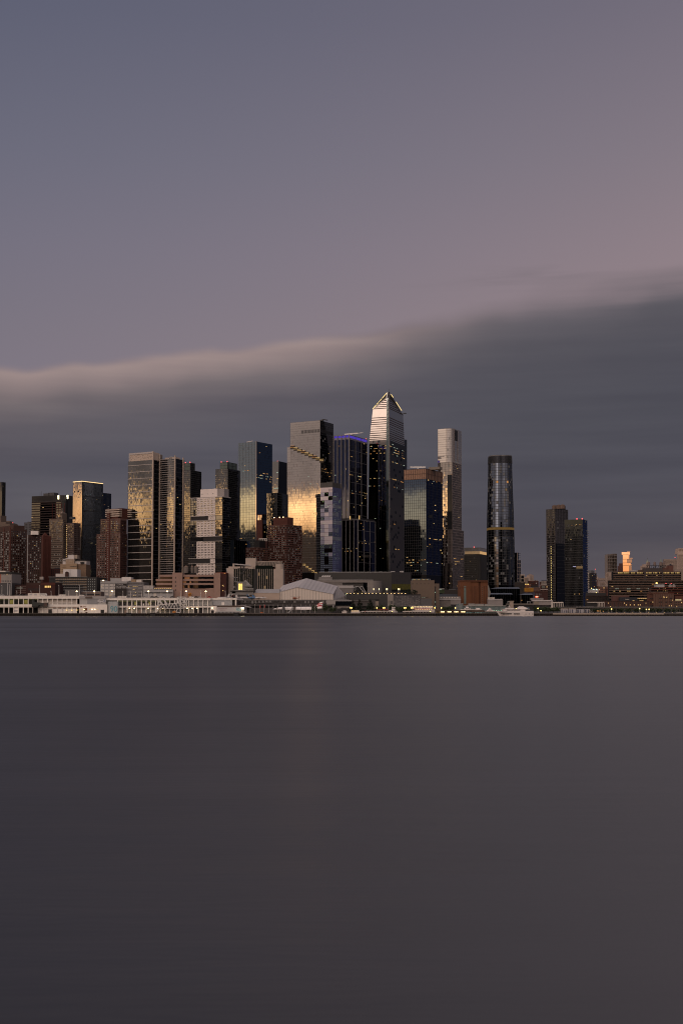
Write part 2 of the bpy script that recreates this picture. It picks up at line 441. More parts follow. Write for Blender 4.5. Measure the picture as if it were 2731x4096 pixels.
def text(body, parent, m, loc, size, depth=.05, rot=(pi / 2, 0, 0), align='CENTER', name='lettering', sx=1.0):
    c = bpy.data.curves.new(name, 'FONT'); c.body = body; c.size = size; c.align_x = align; c.align_y = 'CENTER'; c.extrude = depth
    t = bpy.data.objects.new(name, c); me = bpy.data.meshes.new_from_object(t); me.name = name; me.materials.clear(); me.materials.append(m)
    bpy.data.objects.remove(t); bpy.data.curves.remove(c)
    o = place(name, me, parent, loc); o.rotation_euler = rot; o.scale.x = sx
    return o
# ------------------------------------------------------------------ river and land
def water_mat():
    m = bpy.data.materials.new('river_water'); m.use_nodes = True; q = G(m.node_tree); b = q.n['Principled BSDF']
    b.inputs['Base Color'].default_value = (.03, .03, .03, 1); b.inputs['IOR'].default_value = 1.50
    o = q.n.new('ShaderNodeTexCoord').outputs['Object']
    mp = q.n.new('ShaderNodeMapping'); q.l.new(o, mp.inputs[0]); mp.inputs['Scale'].default_value = (.0014, .010, 1)
    n1 = q.noise(mp.outputs[0], 1.0, 7, .68)
    # left-to-right brightness falloff painted into the water's base colour; roughness also drops rightward
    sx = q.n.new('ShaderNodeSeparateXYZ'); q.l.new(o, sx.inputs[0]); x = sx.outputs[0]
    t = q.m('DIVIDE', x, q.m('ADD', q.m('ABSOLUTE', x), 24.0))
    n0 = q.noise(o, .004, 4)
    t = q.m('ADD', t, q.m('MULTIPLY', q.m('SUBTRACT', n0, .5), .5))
    base = q.smooth(t, -1.0, 1.0, .42, .33)
    q.l.new(q.m('ADD', base, q.m('MULTIPLY', q.m('SUBTRACT', n1, .5), .34)), b.inputs['Roughness'])
    painted_falloff = q.ramp(q.m('ADD', q.m('MULTIPLY', t, .5), .5), [(0, (.002, .002, .004)), (.28, (.006, .006, .009)), (.5, (.032, .033, .036)), (.75, (.080, .082, .087)), (1.0, (.126, .128, .134))], 1.0)
    q.l.new(painted_falloff, b.inputs['Base Color'])
    mp2 = q.n.new('ShaderNodeMapping'); q.l.new(o, mp2.inputs[0]); mp2.inputs['Scale'].default_value = (.05, .22, 1)
    bp = q.n.new('ShaderNodeBump'); bp.inputs['Strength'].default_value = .16; bp.inputs['Distance'].default_value = .5
    q.l.new(q.noise(mp2.outputs[0], 1.0, 4, .6), bp.inputs['Height']); q.l.new(bp.outputs[0], b.inputs['Normal'])
    return m
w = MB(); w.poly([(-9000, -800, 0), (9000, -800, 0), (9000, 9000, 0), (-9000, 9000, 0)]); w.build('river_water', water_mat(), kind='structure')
SHORE = 1086.0
l = MB(); l.box(-9000, 9000, SHORE, 9000, -3, GZ); l.build('ground', mat('street_ground', (.05, .05, .05), .9), kind='structure')
# the wooded cliff on the near bank, behind the camera (the glass walls mirror it)
h = MB(); N = 90; prof = [random.uniform(.75, 1.1) for _ in range(N + 1)]
R = [[(-6000 + 12000 * i / N, y, z * prof[i]) for i in range(N + 1)] for (y, z) in ((-120, -2), (-170, 34), (-260, 62), (-700, 70), (-760, -2))]
for k in range(4):
    for i in range(N): h.poly([R[k][i], R[k][i + 1], R[k + 1][i + 1], R[k + 1][i]][::-1])
h.build('hill', mat('wooded_cliff', (.03, .032, .022), .95), kind='structure')
# ------------------------------------------------------------------ the skyline, left to right
GL_MAUVE = glass('mirror_glass_warm', (.34, .32, .31))
GL_BLUE = glass('mirror_glass_blue', (.10, .14, .21))
GL_DEEP = glass('mirror_glass_navy', (.045, .070, .12))
GL_GREY = glass('mirror_glass_grey', (.175, .172, .168), .03, .04)
GL_DARK = glass('mirror_glass_dark', (.075, .085, .11), .03)
GL_BLACK = glass('mirror_glass_black', (.03, .034, .045), .03)
GL_PINK = glass('mirror_glass_pale', (.30, .265, .25), .04)
GL_WIN = glass('apartment_window_glass', (.11, .115, .12), .05, .05)
BRICK = mat('brown_brick', (.050, .027, .023), .9, 0, .25)
RBRICK = mat('red_brick', (.072, .025, .019), .9, 0, .25)
TBRICK = mat('tan_brick', (.115, .088, .074), .9, 0, .22)
DBRICK = mat('dark_red_brick', (.045, .020, .018), .9, 0, .25)
PALEW = mat('pale_window_blind', (.25, .275, .275), .45, 0, .4)
PALEG = glass('blind_behind_glass', (.15, .15, .145), .15)
LSTONE = mat('limestone', (.40, .33, .28), .85)
WHITEP = mat('white_cladding', (.62, .56, .54), .6)
BAND = mat('pale_slab_edge', (.36, .33, .32), .6)
MULL = mat('grey_mullion', (.14, .14, .15), .5, .3)
DMULL = mat('dark_mullion', (.035, .037, .042), .5, .3)
COPPER = mat('copper_cladding', (.26, .16, .115), .5, .3)
def beacon(root, p):
    MB().cyl(p[0], p[1], p[2], p[2] + 1.6, .7, 6).build('beacon', RED, root)

# far left: dark slab cut by the frame
t = Tower('glass_tower', 'black slab tower cut off by the left edge of the picture', -40, 8, 22, 1928, 1950)
t.core(GL_BLACK)
facade(t.o, 0, -t.wl, 0, 60, t.H, 12, 30, GL_BLACK, lit=.004)
facade(t.o, 1, 0, t.wr, 60, t.H, 10, 30, GL_BLACK, lit=.004, mull=DMULL)

# tan stepped tower peeking at the left edge
t = Tower('stepped_tower', 'tan stepped masonry tower just behind the low brick slab at the left edge', -30, 4, 14, 2062, 1800, wr=12)
t.core(TBRICK)
q = MB(); q.box(-t.wl, 14, -4, 10, 0, t.z(2090)); q.box(-t.wl, 24, -6, 12, 0, t.z(2098)); q.build('setback', TBRICK, t.o)

# left brick apartments
def brick_slab(name, label, xl, xe, xr, ytop, D, m, nb, nr, ybot, blind, bmat, **k):
    t = Tower(name, label, xl, xe, xr, ytop, D, 'apartment building', **k)
    t.core(m, inset=.3)
    nf = round((t.H - t.z(ybot)) / 3.05)
    w = t.wl / nb
    facade(t.o, 0, -t.wl, 0, t.z(ybot), t.H - 1.2, nb, nf, GL_WIN, .004, blind, bmat, .15, .012, mull=m, mw=w * .34, band=m, bh=1.25)
    facade(t.o, 1, 0, t.wr, t.z(ybot), t.H - 1.2, nr, nf, GL_WIN, .004, blind * .5, bmat, .2, .012, mull=m, mw=t.wr / nr * .4, band=m, bh=1.25)
    MB().box(-t.wl - .2, .2, -.2, t.wr + .2, t.H - 1.3, t.H).build('parapet', m, t.o)
    return t
t = brick_slab('brick_apartments', 'brown brick apartment slab with many pale windows at far left', -30, 44, 108, 2117, 1540, BRICK, 11, 9, 2345, .55, PALEW, th=rad(48))
for u in (-t.wl * .68, -t.wl * .36, -1.6): MB().box(u, u + 2.0, -.9, -.05, 0, t.H + 3).build('brick_pier', RBRICK, t.o)
MB().box(-t.wl, -.5, 4, t.wr - 3, t.H, t.H + 5.5).build('penthouse', BRICK, t.o)
for k in range(6):
    z = t.z(2345) + k * 9.15 + 6
    MB().box(.05, 1.5, 1.0, 7.0, z, z + .5).build('balcony', DGREY, t.o)
t = brick_slab('brick_apartments', 'narrower dark brick apartment slab with pale windows and a grey parapet', 108, 113, 167, 2139, 1530, BRICK, 1, 7, 2350, .6, PALEW, th=rad(62))
MB().box(-1, .6, -.6, -.01, 0, t.H).build('corner_fin', GREY, t.o)
MB().box(-2, 6, 4, 12, t.H, t.H + 5).build('penthouse', WHITE, t.o)
t = Tower('brick_tower', 'plain reddish brick shaft with a small gabled top right of the dark brick slab', 165, 172, 206, 2143, 1640, 'apartment building', th=rad(55))
t.core(RBRICK)
for i in range(6): MB().box(.02, .6, t.wr * i / 6 + .2, t.wr * i / 6 + 1.6, 0, t.H - 4).build('brick_pier', RBRICK, t.o)
for i in range(7):
    z = t.H - 6 - i * 11; MB().box(.05, .45, 0, t.wr, z, z + .7).build('string_course', DBRICK, t.o)
b = MB(); b.rings([[(-4, 0, t.H), (.4, 0, t.H), (.4, 8, t.H), (-4, 8, t.H)], [(-1.8, 3.9, t.H + 5), (-1.7, 3.9, t.H + 5), (-1.7, 4, t.H + 5), (-1.8, 4, t.H + 5)]]); b.build('gable_roof', RBRICK, t.o)

# the black tower with the lit numeral at its top
t = Tower('black_tower', 'broad black tower with two glowing numerals near its rounded top', 127, 262, 290, 1980, 2000, th=rad(20), wr=60)
P = lambda k: [(-t.wl, 0), (-9, 0), (-6, .6), (-3, 2), (-1.2, 4), (0, 8), (0, t.wr), (-t.wl, t.wr)]
MB().prism(P(0), 0, t.H).build('core', mat('black_cladding', (.010, .010, .012), .35), t.o)
facade(t.o, 0, -t.wl, -9, t.z(2150), t.z(2004), 24, 15, GL_BLACK, .002, lit=.02, band=mat('deep_red_band', (.014, .006, .006), .6), bh=1.7, bd=.2, off=(0, -.05))
MB().box(-t.wl, -4, -.5, -.08, t.z(2004), t.z(2003)).build('ledge', DGREY, t.o)
for u, s_ in ((t.u(437/3.136 + 97, 1988), 1), (t.u(273, 1988), 1)):
    b = MB(); z = t.z(1996); hh = t.z(1981) - z
    b.slab([(u - .9, z), (u + 1.1, z), (u + 1.1, z + hh), (u - .6, z + hh), (u - 1.9, z + hh * .78), (u - 1.9, z + hh * .62), (u - .9, z + hh * .68)], -1.6, -.7)
    b.build('lit_numeral', glow('numeral_glow', (1, .86, .52), 4.5), t.o)
MB().box(-t.wl + 18, -t.wl + 30, 8, 20, t.H, t.H + 5).build('roof_plant', DGREY, t.o)
MB().box(-40, -28, 8, 20, t.H, t.H + 6).build('roof_plant', DGREY, t.o)
for i, dxx in enumerate((10, 13, 22, 48)): MB().cyl(-t.wl + dxx, 10, t.H, t.H + 7 + 2 * (i % 2), .2, 5).build('antenna', DGREY, t.o)
b = MB()
for i in range(5): b.box(-26 + i * 6, -25.6 + i * 6, -.5, -.02, 40, t.z(2012))
b.build('red_fin', mat('red_trim', (.10, .015, .015), .6), t.o, 'stuff')

# tan apartments with a spire
t = brick_slab('tan_apartments', 'tan masonry apartment tower with a small crowned penthouse and spire', 198, 252, 268, 2075, 1720, TBRICK, 13, 4, 2270, .12, PALEW)
f0 = MB(); f0.box(-t.wl * .52, -3, 2, 12, t.H, t.z(2052)); f0.build('penthouse', TBRICK, t.o)
facade(t.o, 0, -t.wl * .5, -3.5, t.H + 1, t.z(2054), 6, 3, GL_MAUVE, .03, off=(0, 1.95), mull=TBRICK, mw=.6)
f0 = MB(); q = [(-t.wl * .5, 2), (-3, 2), (-3, 12), (-t.wl * .5, 12)]
f0.prism(q, t.z(2052), t.z(2046), 0, [(-10, 6), (-6, 6), (-6, 8), (-10, 8)]); f0.build('crown', TBRICK, t.o)
MB().cyl(-4.4, 3, t.z(2052), t.z(2032), .55, 6, .3).build('spire', LSTONE, t.o)
MB().cyl(6, 14, t.H, t.z(2066), 4.5, 12).build('water_tank', DGREY, t.o)
t = brick_slab('tan_apartments', 'brown grey apartment tower with a column of lit windows beside the spired tower', 266, 296, 322, 2091, 1715, mat('mauve_brick', (.085, .060, .054), .9, 0, .2), 8, 5, 2270, .1, PALEW)
b = MB()
for i in range(17): b.box(-t.wl + .5, -t.wl + 1.5, -.6, -.35, t.H - 4 - i * 3.05, t.H - 2.9 - i * 3.05)
b.build('stair_light', LW, t.o, 'stuff')

# pale gold-topped glass tower
t = Tower('glass_tower', 'blue glass tower with a glowing gold line along its roof at upper left', 292, 328, 412, 1926, 1850, th=rad(35), ymid=2050)
t.core(GL_DARK)
facade(t.o, 0, -t.wl, 0, t.z(2200), t.H, 10, 46, GL_PINK, .0035, lit=.003, mull=MULL, mw=.25)
GLB2 = glass('mirror_glass_steel_blue', (.46, .56, .72))
facade(t.o, 1, 0, t.wr, t.z(2330), t.H, 26, 70, GLB2, .003, .03, PALEG, .15, lit=.006, mull=DMULL, mw=.25, band=DMULL, every=10, bh=1.2)
MB().box(-.2, .9, -.9, .4, 0, t.z(1962)).build('corner_fin', GL_PINK, t.o)
b = MB(); b.box(-t.wl, .3, -.3, 0, t.H, t.H + .9); b.box(0, .3, 0, t.wr, t.H, t.H + .9); b.build('roof_light_strip', glow('gold_strip', (1, .68, .30), 1.6), t.o)
MB().box(-t.wl * .9, -t.wl * .78, -.25, .1, t.z(1968), t.z(1961)).build('louver', BLACK, t.o)
MB().box(-t.wl * .45, -t.wl * .33, -.25, .1, t.z(1968), t.z(1961)).build('louver', BLACK, t.o)
v1 = t.v(446, 2050)
MB().box(-20, -.5, t.wr + .1, v1, 0, t.z(1962)).build('lower_wing', GL_DARK, t.o)
facade(t.o, 1, t.wr + .1, v1, t.z(2330), t.z(1963), 7, 66, GLB2, .003, .02, PALEG, .2, lit=.006, off=(-.45, 0), mull=DMULL, mw=.25)

# stepped red brick tower
t = Tower('brick_apartments', 'tall stepped brick tower with a bright red shaft and striped red crown', 388, 482, 509, 2134, 1560, 'apartment building')
MUV = mat('pinkish_brick', (.115, .068, .058), .9, 0, .22)
t.core(MUV, inset=.35)
def bricks(z0, z1, u0, u1, nb, v1, nr, oy=0):
    nf = round((z1 - z0) / 2.9)
    facade(t.o, 0, u0, u1, z0, z1, nb, nf, GL_WIN, .004, .25, PALEW, .2, .008, mull=MUV, mw=(u1 - u0) / nb * .42, band=MUV, bh=1.3)
    facade(t.o, 1, 0, v1, z0, z1, nr, nf, GL_WIN, .004, .05, PALEW, .3, .008, mull=DBRICK, mw=v1 / nr * .4, band=DBRICK, bh=1.3)
bricks(t.z(2335), t.H, -t.wl, 0, 14, t.wr, 8)
u1 = t.u(404, 2100); zt = t.z(2073)
MB().box(u1, -.35, .35, t.wr - .35, t.H, zt).build('upper_block', MUV, t.o)
bricks(t.H, zt - 2, u1, -2.5, 11, t.wr - 3, 7)
MB().box(u1, -2.5, -.3, .3, zt - 2, zt).build('parapet', MUV, t.o)
zc = t.z(2033); uc = t.u(425, 2050)
MB().box(uc, -6, 2, 16, zt, zc).build('crown', RBRICK, t.o)
MB().box(-9, -2, 6, 20, zt, zc + .6).build('crown_block', RBRICK, t.o)
for i in range(4):
    z = zt + (zc - zt) * (.20 + .21 * i)
    b = MB(); b.box(uc - 2, -8, .8, 3, z, z + 1.5); b.box(-8, -2.5, .8, 6, z, z + 1.5); b.box(-3, 3.5, 17, 20, z, z + 1.5); b.build('crown_stripe', LSTONE, t.o)
ush = t.u(435, 2200)
MB().box(ush - 2.6, ush + 2.6, -1.2, -.1, 0, zc - 5).build('red_shaft', RBRICK, t.o)
b = MB()
for i in range(36): b.box(ush - .5, ush + .5, -1.35, -1.15, t.z(2330) + i * 2.9, t.z(2330) + i * 2.9 + 1)
b.build('shaft_window', PALEW, t.o, 'stuff')
for i in range(30):
    z = t.z(2330) + i * 2.9
    for ua in (-t.wl * .72, -t.wl * .30): MB().box(ua - 2.6, ua + 2.6, -1.4, -.31, z, z + .35).build('balcony', DGREY, t.o)
    if i % 2 == 0: MB().box(.3, 1.3, t.wr * .4, t.wr * .75, z, z + .4).build('balcony', BLACK, t.o)
for i in range(12):
    z = t.H + 3 + i * 2.9
    if z > zt - 6: break
    MB().box(u1 - 1.6, u1 + 3, -1.0, -.31, z, z + .35).build('balcony', DGREY, t.o)
    MB().box(-6.5, .9, -1.2, -.31, z, z + .35).build('balcony', DGREY, t.o)

# twin glass apartment towers with pale floor bands
t = Tower('banded_glass_tower', 'tall grey glass apartment tower with widely spaced pale bands and a pale panelled crown', 512, 612, 637, 1839, 1560, ymid=2080)
t.core(GL_BLACK)
nf = round((t.H - t.z(2345)) / 3.0)
facade(t.o, 0, -t.wl, 0, t.z(2345), t.H, 24, nf, GL_GREY, .004, .05, PALEG, .10, .003, mull=DMULL, mw=.22, band=BAND, bh=.75, bd=.9, every=3)
facade(t.o, 1, 0, t.wr, t.z(2345), t.H, 6, nf, GL_BLACK, .004, 0, None, .2, .006, band=DMULL, every=2)
zc = t.z(1808); ul = -t.wl + 1.6
b = MB(); b.box(ul, -.6, .4, 14, t.H, zc); b.build('crown', LSTONE, t.o)
b = MB(); b.box(ul - .4, ul + 1.3, -.2, .5, t.H, zc + .6); b.box(ul + 1.3, -.3, -.2, .5, zc - 1.6, zc + .6); b.build('crown_frame', BAND, t.o)
b = MB()
for i in range(46):
    u = random.uniform(ul + 2, -2); z = random.uniform(t.H + 1.5, zc - 2.5); b.box(u, u + .7, .28, .45, z, z + .45)
b.build('crown_perforation', DGREY, t.o, 'stuff')
MB().box(-1.1, .5, -.9, .5, 0, zc + .8).build('corner_fin', LSTONE, t.o)
b = MB(); b.box(-6, -1, 14.2, t.wr + 8, t.H, t.H + 9); b.build('rear_crown', mat('brown_panel', (.16, .14, .12), .8), t.o)
MB().box(.2, 1.3, t.wr - 1, t.wr + .4, 0, t.H + 9).build('corner_fin', LSTONE, t.o)
t = Tower('banded_glass_tower', 'glass apartment tower with closely spaced pale floor lines and thin vertical fins', 634, 699, 737, 1834, 1562, ymid=2080)
t.core(GL_BLACK)
facade(t.o, 0, -t.wl, 0, t.z(2335), t.H, 14, nf, GL_GREY, .003, .05, PALEG, .10, .004, mull=DMULL, mw=.2, band=BAND, bh=.5, bd=.8)
facade(t.o, 1, 0, t.wr, t.z(2335), t.H, 8, nf, GL_BLACK, .004, 0, None, .2, .006, band=DMULL, every=2)
MB().box(-.4, 1.0, -1.3, .3, 0, t.z(1822)).build('fin', LSTONE, t.o)
MB().box(.2, 1.3, t.wr * .78, t.wr * .86, 0, t.z(1825)).build('fin', LSTONE, t.o)
MB().box(-t.wl * .75, -2, 5, 14, t.H, t.z(1826)).build('roof_plant', LSTONE, t.o)
MB().box(-t.wl * .5, -t.wl * .3, 5, 10, t.H, t.z(1823)).build('roof_plant', GREY, t.o)

def green_crown_tower(label, xl, xe, xr, yb, yc, cxl, cxr, D, ybot):
    t = Tower('crowned_glass_tower', label, xl, xe, xr, yb, D, ymid=2050)
    t.core(GL_DARK)
    nf = round((t.H - t.z(ybot)) / 3.1)
    facade(t.o, 0, -t.wl, 0, t.z(ybot), t.H, 11, nf, GL_GREY, .004, .04, PALEG, .12, .004, mull=DMULL, mw=.35, band=DMULL, bh=.45)
    facade(t.o, 1, 0, t.wr, t.z(ybot), t.H, 12, nf, GL_DARK, .004, .06, PALEG, .1, .006, mull=DMULL, mw=.3, band=DMULL, bh=.45)
    zc = t.z(yc); a = t.u(cxl, yb); v = t.v(cxr, yb) if cxr > xe else 6
    GC = glass('green_crown_glass', (.17, .21, .18), .06)
    MB().box(a, -2, 2, max(8, v), t.H, zc).build('crown', GC, t.o)
    z = t.H
    facade(t.o, 0, a, -2, z, zc, 8, 2, GC, .003, lit=0, mull=DMULL, mw=.4, band=DMULL, bh=.5, off=(0, 1.9))
    facade(t.o, 1, 2, max(8, v), z, zc, 7, 2, GC, .003, lit=0, mull=DMULL, mw=.4, band=DMULL, bh=.5, off=(-1.9, 0))
    beacon(t.o, (-4, 4, zc)); beacon(t.o, (a + 1, 4, zc))
    return t
t = green_crown_tower('glass apartment tower with a green crown right of the banded pair', 722, 762, 805, 1880, 1850, 734, 784, 1750, 2300)
t = green_crown_tower('slender glass tower with a green crown behind the white gridded tower', 862, 911, 960, 1874, 1847, 878, 952, 1900, 2290)
MB().box(.2, 10, 4, t.v(982, 2200), 0, t.z(2160)).build('lower_wing', GL_DEEP, t.o)
facade(t.o, 1, 4, t.v(982, 2200), t.z(2290), t.z(2161), 9, 14, GL_DEEP, .003, .05, PALEG, .1, .01, off=(10.1, 0), mull=DMULL)

# white gridded tower with dark slots
t = Tower('white_grid_tower', 'white gridded tower with three dark horizontal slots', 762, 890, 922, 1988, 1540, ymid=2150)
t.core(GL_DARK)
uA, uB = t.u(788, 2150), t.u(862, 2150)
slots = [(2062, 2078, t.u(764, 2070), t.u(834, 2070)), (2145, 2163, t.u(814, 2150), .4), (2233, 2252, t.u(757, 2240), t.u(842, 2240))]
def zone(z0, z1):
    nf = max(1, round((z1 - z0) / 3.15))
    facade(t.o, 0, uA, uB, z0, z1, 13, nf, GL_WIN, .005, .04, PALEW, .12, .01, mull=WHITEP, mw=.95, md=.5, band=WHITEP, bh=1.35, bd=.5)
    facade(t.o, 0, -t.wl, uA, z0, z1, 4, nf, GL_DARK, .006, .05, PALEG, .1, .005, mull=DMULL, band=DMULL)
    facade(t.o, 0, uB, 0, z0, z1, 6, nf, GL_GREY, .004, .03, PALEG, .1, .005, mull=DMULL, band=DMULL, bh=.45)
zs = [t.z(2330), t.z(2252), t.z(2233), t.z(2163), t.z(2145), t.z(2078), t.z(2062), t.H]
for i in range(0, 8, 2): zone(zs[i], zs[i + 1])
facade(t.o, 1, 0, t.wr, t.z(2330), t.H, 10, round((t.H - t.z(2330)) / 3.15), GL_BLACK, .004, .04, PALEG, .1, .006, band=DMULL, bh=.5)
for (ya, yb_, a, c) in slots:
    MB().box(a, c, -.25, -.05, t.z(yb_), t.z(ya)).build('dark_slot', mat('slot_dark', (.018, .017, .018), .7), t.o)
    MB().box(a - .5, max(c, uB), -1.3, -.05, t.z(ya), t.z(ya) + .6).build('slot_ledge', BAND, t.o)
    MB().box(a - .5, max(c, uB), -1.3, -.05, t.z(yb_) - .6, t.z(yb_)).build('slot_ledge', BAND, t.o)
    if c < uB:
        nf = max(1, round((t.z(ya) - t.z(yb_)) / 3.15))
        facade(t.o, 0, c, uB, t.z(yb_) + .3, t.z(ya) - .3, 4, nf, GL_WIN, .006, .12, PALEW, .1, .01, mull=WHITEP, mw=.95, md=.5, band=WHITEP, bh=1.2, bd=.5)
MB().box(-t.wl - .3, .3, -.6, t.wr, t.H, t.H + 1.0).build('parapet', BAND, t.o)
zp = t.z(1952)
MB().box(t.u(797, 1970), t.u(864, 1970), 3, 16, t.H + 1, zp).build('penthouse', WHITEP, t.o)
MB().box(t.u(864, 1970), -1, 5, 16, t.H + 1, zp - .3).build('penthouse', mat('grey_panel', (.25, .23, .23), .7), t.o)
b = MB()
for u in (.1, .18, .5, .9): b.box(t.u(797, 1970) + 22 * u, t.u(797, 1970) + 22 * u + .8, 2.9, 3.1, t.H + 5, t.H + 6)
b.build('vent', DGREY, t.o, 'stuff')

# blue glass tower with the bright corner
t = Tower('blue_glass_tower', 'tall blue glass tower with a bright vertical corner, behind the red brick slab', 953, 1025, 1089, 1766, 2000, th=rad(34), ymid=1950)
t.core(GL_DEEP)
GLT = glass('mirror_glass_teal', (.165, .20, .225), .02, .003)
facade(t.o, 0, -t.wl, 0, t.z(2290), t.H, 12, 52, GLT, .0013, 0, None, .02, .012, mull=MULL, mw=.12, band=MULL, bh=.25, litrows=((t.z(1883), .3), (t.z(2150), .3)))
facade(t.o, 1, 0, t.wr, t.z(2290), t.H, 12, 52, GL_DEEP, .0013, 0, None, .05, .010, band=DMULL, bh=.25, litrows=((t.z(1906), .55), (t.z(1895), .2)))
MB().box(-.5, .8, -.8, .5, 0, t.H + 1).build('corner_fin', GL_PINK, t.o)
b = MB(); b.bar((-t.wl * .7, 8, t.H + 2), (-t.wl * .35, 8, t.H + 3), .5); b.bar((-t.wl * .5, 8, t.H), (-t.wl * .5, 8, t.H + 3), .5); b.build('roof_crane', STEEL, t.o)

# faceted tower behind
t = Tower('faceted_tower', 'faceted dark glass tower leaning between the blue tower and the terraced tower', 1086, 1116, 1150, 1845, 2250, ymid=1950, wr=55)
x0 = t.u(1086, 1950)
b = MB()
A = [(x0, 0), (t.u(1108, 1970), -2), (-.2, 1), (0, 55), (x0, 55)]; B = [(x0, 0), (t.u(1117, 1850), -2), (.5, 1), (0, 55), (x0, 55)]
for i in range(5):
    j = (i + 1) % 5
    b.poly([(*A[i], 0), (*A[j], 0), (*B[j], t.H), (*B[i], t.H)], 0 if i == 0 else 1)
b.poly([(*p, t.H) for p in B], 1); b.build('facet_shell', [GL_GREY, GL_BLACK], t.o)
for i in range(44):
    z = t.H - 3.9 * i; k = z / t.H
    MB().box(A[1][0] + (B[1][0] - A[1][0]) * k, .3, -2.3, -1.0, z - .3, z).build('floor_band', DMULL, t.o)
for i in range(9):
    z = t.H - random.uniform(8, 150); MB().box(random.uniform(-12, -1), random.uniform(-1, 0), -2.45, -2.3, z, z + 1.2).build('lit_window', LC if i % 2 else LW, t.o)
beacon(t.o, (-6, 4, t.H))

# small dark gilded tower
t = Tower('dark_glass_tower', 'short dark glass tower with gold reflections between the blue and terraced towers', 1066, 1108, 1152, 1971, 1690, ymid=2080)
t.core(GL_BLACK)
facade(t.o, 0, -t.wl, 0, t.z(2270), t.H, 9, 30, GL_GREY, .006, 0, None, .12, .004, mull=DMULL, mw=.5, band=DMULL, bh=.3)
facade(t.o, 1, 0, t.wr, t.z(2270), t.H, 9, 30, GL_DARK, .003, .03, PALEG, .1, .004, mull=DMULL, mw=.3, band=DMULL, bh=.5)
# ------------------------------------------------------------------ the centre and right of the skyline
# terraced tower
t = Tower('terraced_tower', 'broad pinkish glass tower with a lit staircase of terraces crossing its face', 1148, 1282, 1363, 1841, 1900, wr=66, ymid=2050)
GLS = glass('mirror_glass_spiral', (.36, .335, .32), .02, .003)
zt = t.z(1680); uu = t.u(1159, 1750); vs = t.v(1337, 1750)
NX, NY = -1.9, 1.5                                       # the upper block stands back from the lower one
MB().box(-t.wl + .15, -.15, .15, t.wr - .15, 0, t.z(1841)).build('core', GL_BLACK, t.o)
zs_ = t.z(1841); zl = t.z(1779); steps = 8; u_a = t.u(1163, 1780)
su = (-.6 - u_a) / steps; sz = (zl - zs_) / steps
b = MB()
b.box(-t.wl + .15, u_a, .15, 30, zs_, zl)
for i in range(steps): b.box(u_a + i * su, u_a + (i + 1) * su, .15, 30, zs_, zl - (i + 1) * sz)
b.build('stepped_core', GL_BLACK, t.o)
MB().box(uu + .15, NX - .15, NY + .15, vs - .15, zs_ - 2, zt).build('upper_core', GL_BLACK, t.o)
fl = 4.05; nfl = round((zs_ - t.z(2290)) / fl)
z0 = zs_ - nfl * fl
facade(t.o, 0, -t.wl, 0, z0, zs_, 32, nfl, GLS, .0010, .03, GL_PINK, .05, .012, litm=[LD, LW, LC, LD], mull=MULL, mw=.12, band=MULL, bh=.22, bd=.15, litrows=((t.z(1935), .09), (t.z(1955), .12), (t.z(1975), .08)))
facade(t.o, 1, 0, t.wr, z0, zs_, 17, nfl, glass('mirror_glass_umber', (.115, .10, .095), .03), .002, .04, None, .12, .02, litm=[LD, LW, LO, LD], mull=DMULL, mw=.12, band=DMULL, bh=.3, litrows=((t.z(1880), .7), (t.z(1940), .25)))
# stepped lower part: one strip of glass per terrace
facade(t.o, 0, -t.wl, u_a, zs_, zl, 3, round((zl - zs_) / fl), GLS, .001, lit=.005, band=MULL, bh=.22, bd=.15)
for i in range(steps):
    zz = zl - (i + 1) * sz
    if zz - zs_ > 2: facade(t.o, 0, u_a + i * su, u_a + (i + 1) * su, zs_, zz, 4, max(1, round((zz - zs_) / fl)), GLS, .001, .03, GL_PINK, .03, .008, litm=[LD, LW, LC], band=MULL, bh=.22, bd=.15, mull=MULL, mw=.12)
# terraces: recessed dark decks with glowing soffits
DECK = mat('bronze_terrace', (.045, .035, .025), .6)
for i in range(steps + 1):
    a = u_a + (i - .15) * su; c = a + su * 1.05; zz = zl - i * sz
    q = MB(); q.box(a, c, -.5, 3, zz - sz - .6, zz + sz * .55); o = q.build('terrace', DECK, t.o)
    q = MB(); q.box(a - .1, c + .1, -.75, -.5, zz + sz * .40, zz + sz * .55); q.box(a - .1, c + .1, -.75, -.5, zz - sz * .32, zz - sz * .18); q.build('soffit_light', LW if i % 3 else LO, o)
    q = MB(); q.box(a + .3, c - .3, -.6, -.5, zz - sz * .1, zz + sz * .3); q.build('terrace_glass', GL_BLACK, o)
for i in range(7):
    v = 3 + i * 6.2; zz = zs_ - 2 - i * 5.6
    q = MB(); q.box(-.2, .5, v, v + 6.4, zz - 4.5, zz + 1.5); o = q.build('terrace', DECK, t.o)
    if i in (2, 3, 4): q = MB(); q.box(.5, .7, v, v + 3.5, zz + .4, zz + 1.2); q.build('soffit_light', LO, o)
nfu = round((t.z(1735) - zs_) / fl)
facade(t.o, 0, uu, NX, zs_, t.z(1735), 30, nfu, GLS, .0010, .03, GL_PINK, .02, .006, litm=[LD, LW, LC], band=MULL, bh=.2, bd=.12, off=(0, NY), mull=MULL, mw=.12)
facade(t.o, 0, uu, NX, t.z(1735), zt, 30, 6, GLS, .0010, 0, None, 0, 0, band=MULL, bh=.25, bd=.12, off=(0, NY), mull=MULL, mw=.12)
facade(t.o, 1, NY, vs, zs_, t.z(1735), 15, nfu, M['mirror_glass_umber'], .002, .05, None, .1, .01, band=DMULL, bh=.25, off=(NX, 0))
facade(t.o, 1, NY, vs, t.z(1735), zt, 15, 6, glass('mirror_glass_ash', (.17, .16, .16), .05), .001, 0, None, 0, 0, band=DMULL, bh=.25, off=(NX, 0), mull=DMULL, mw=.15)
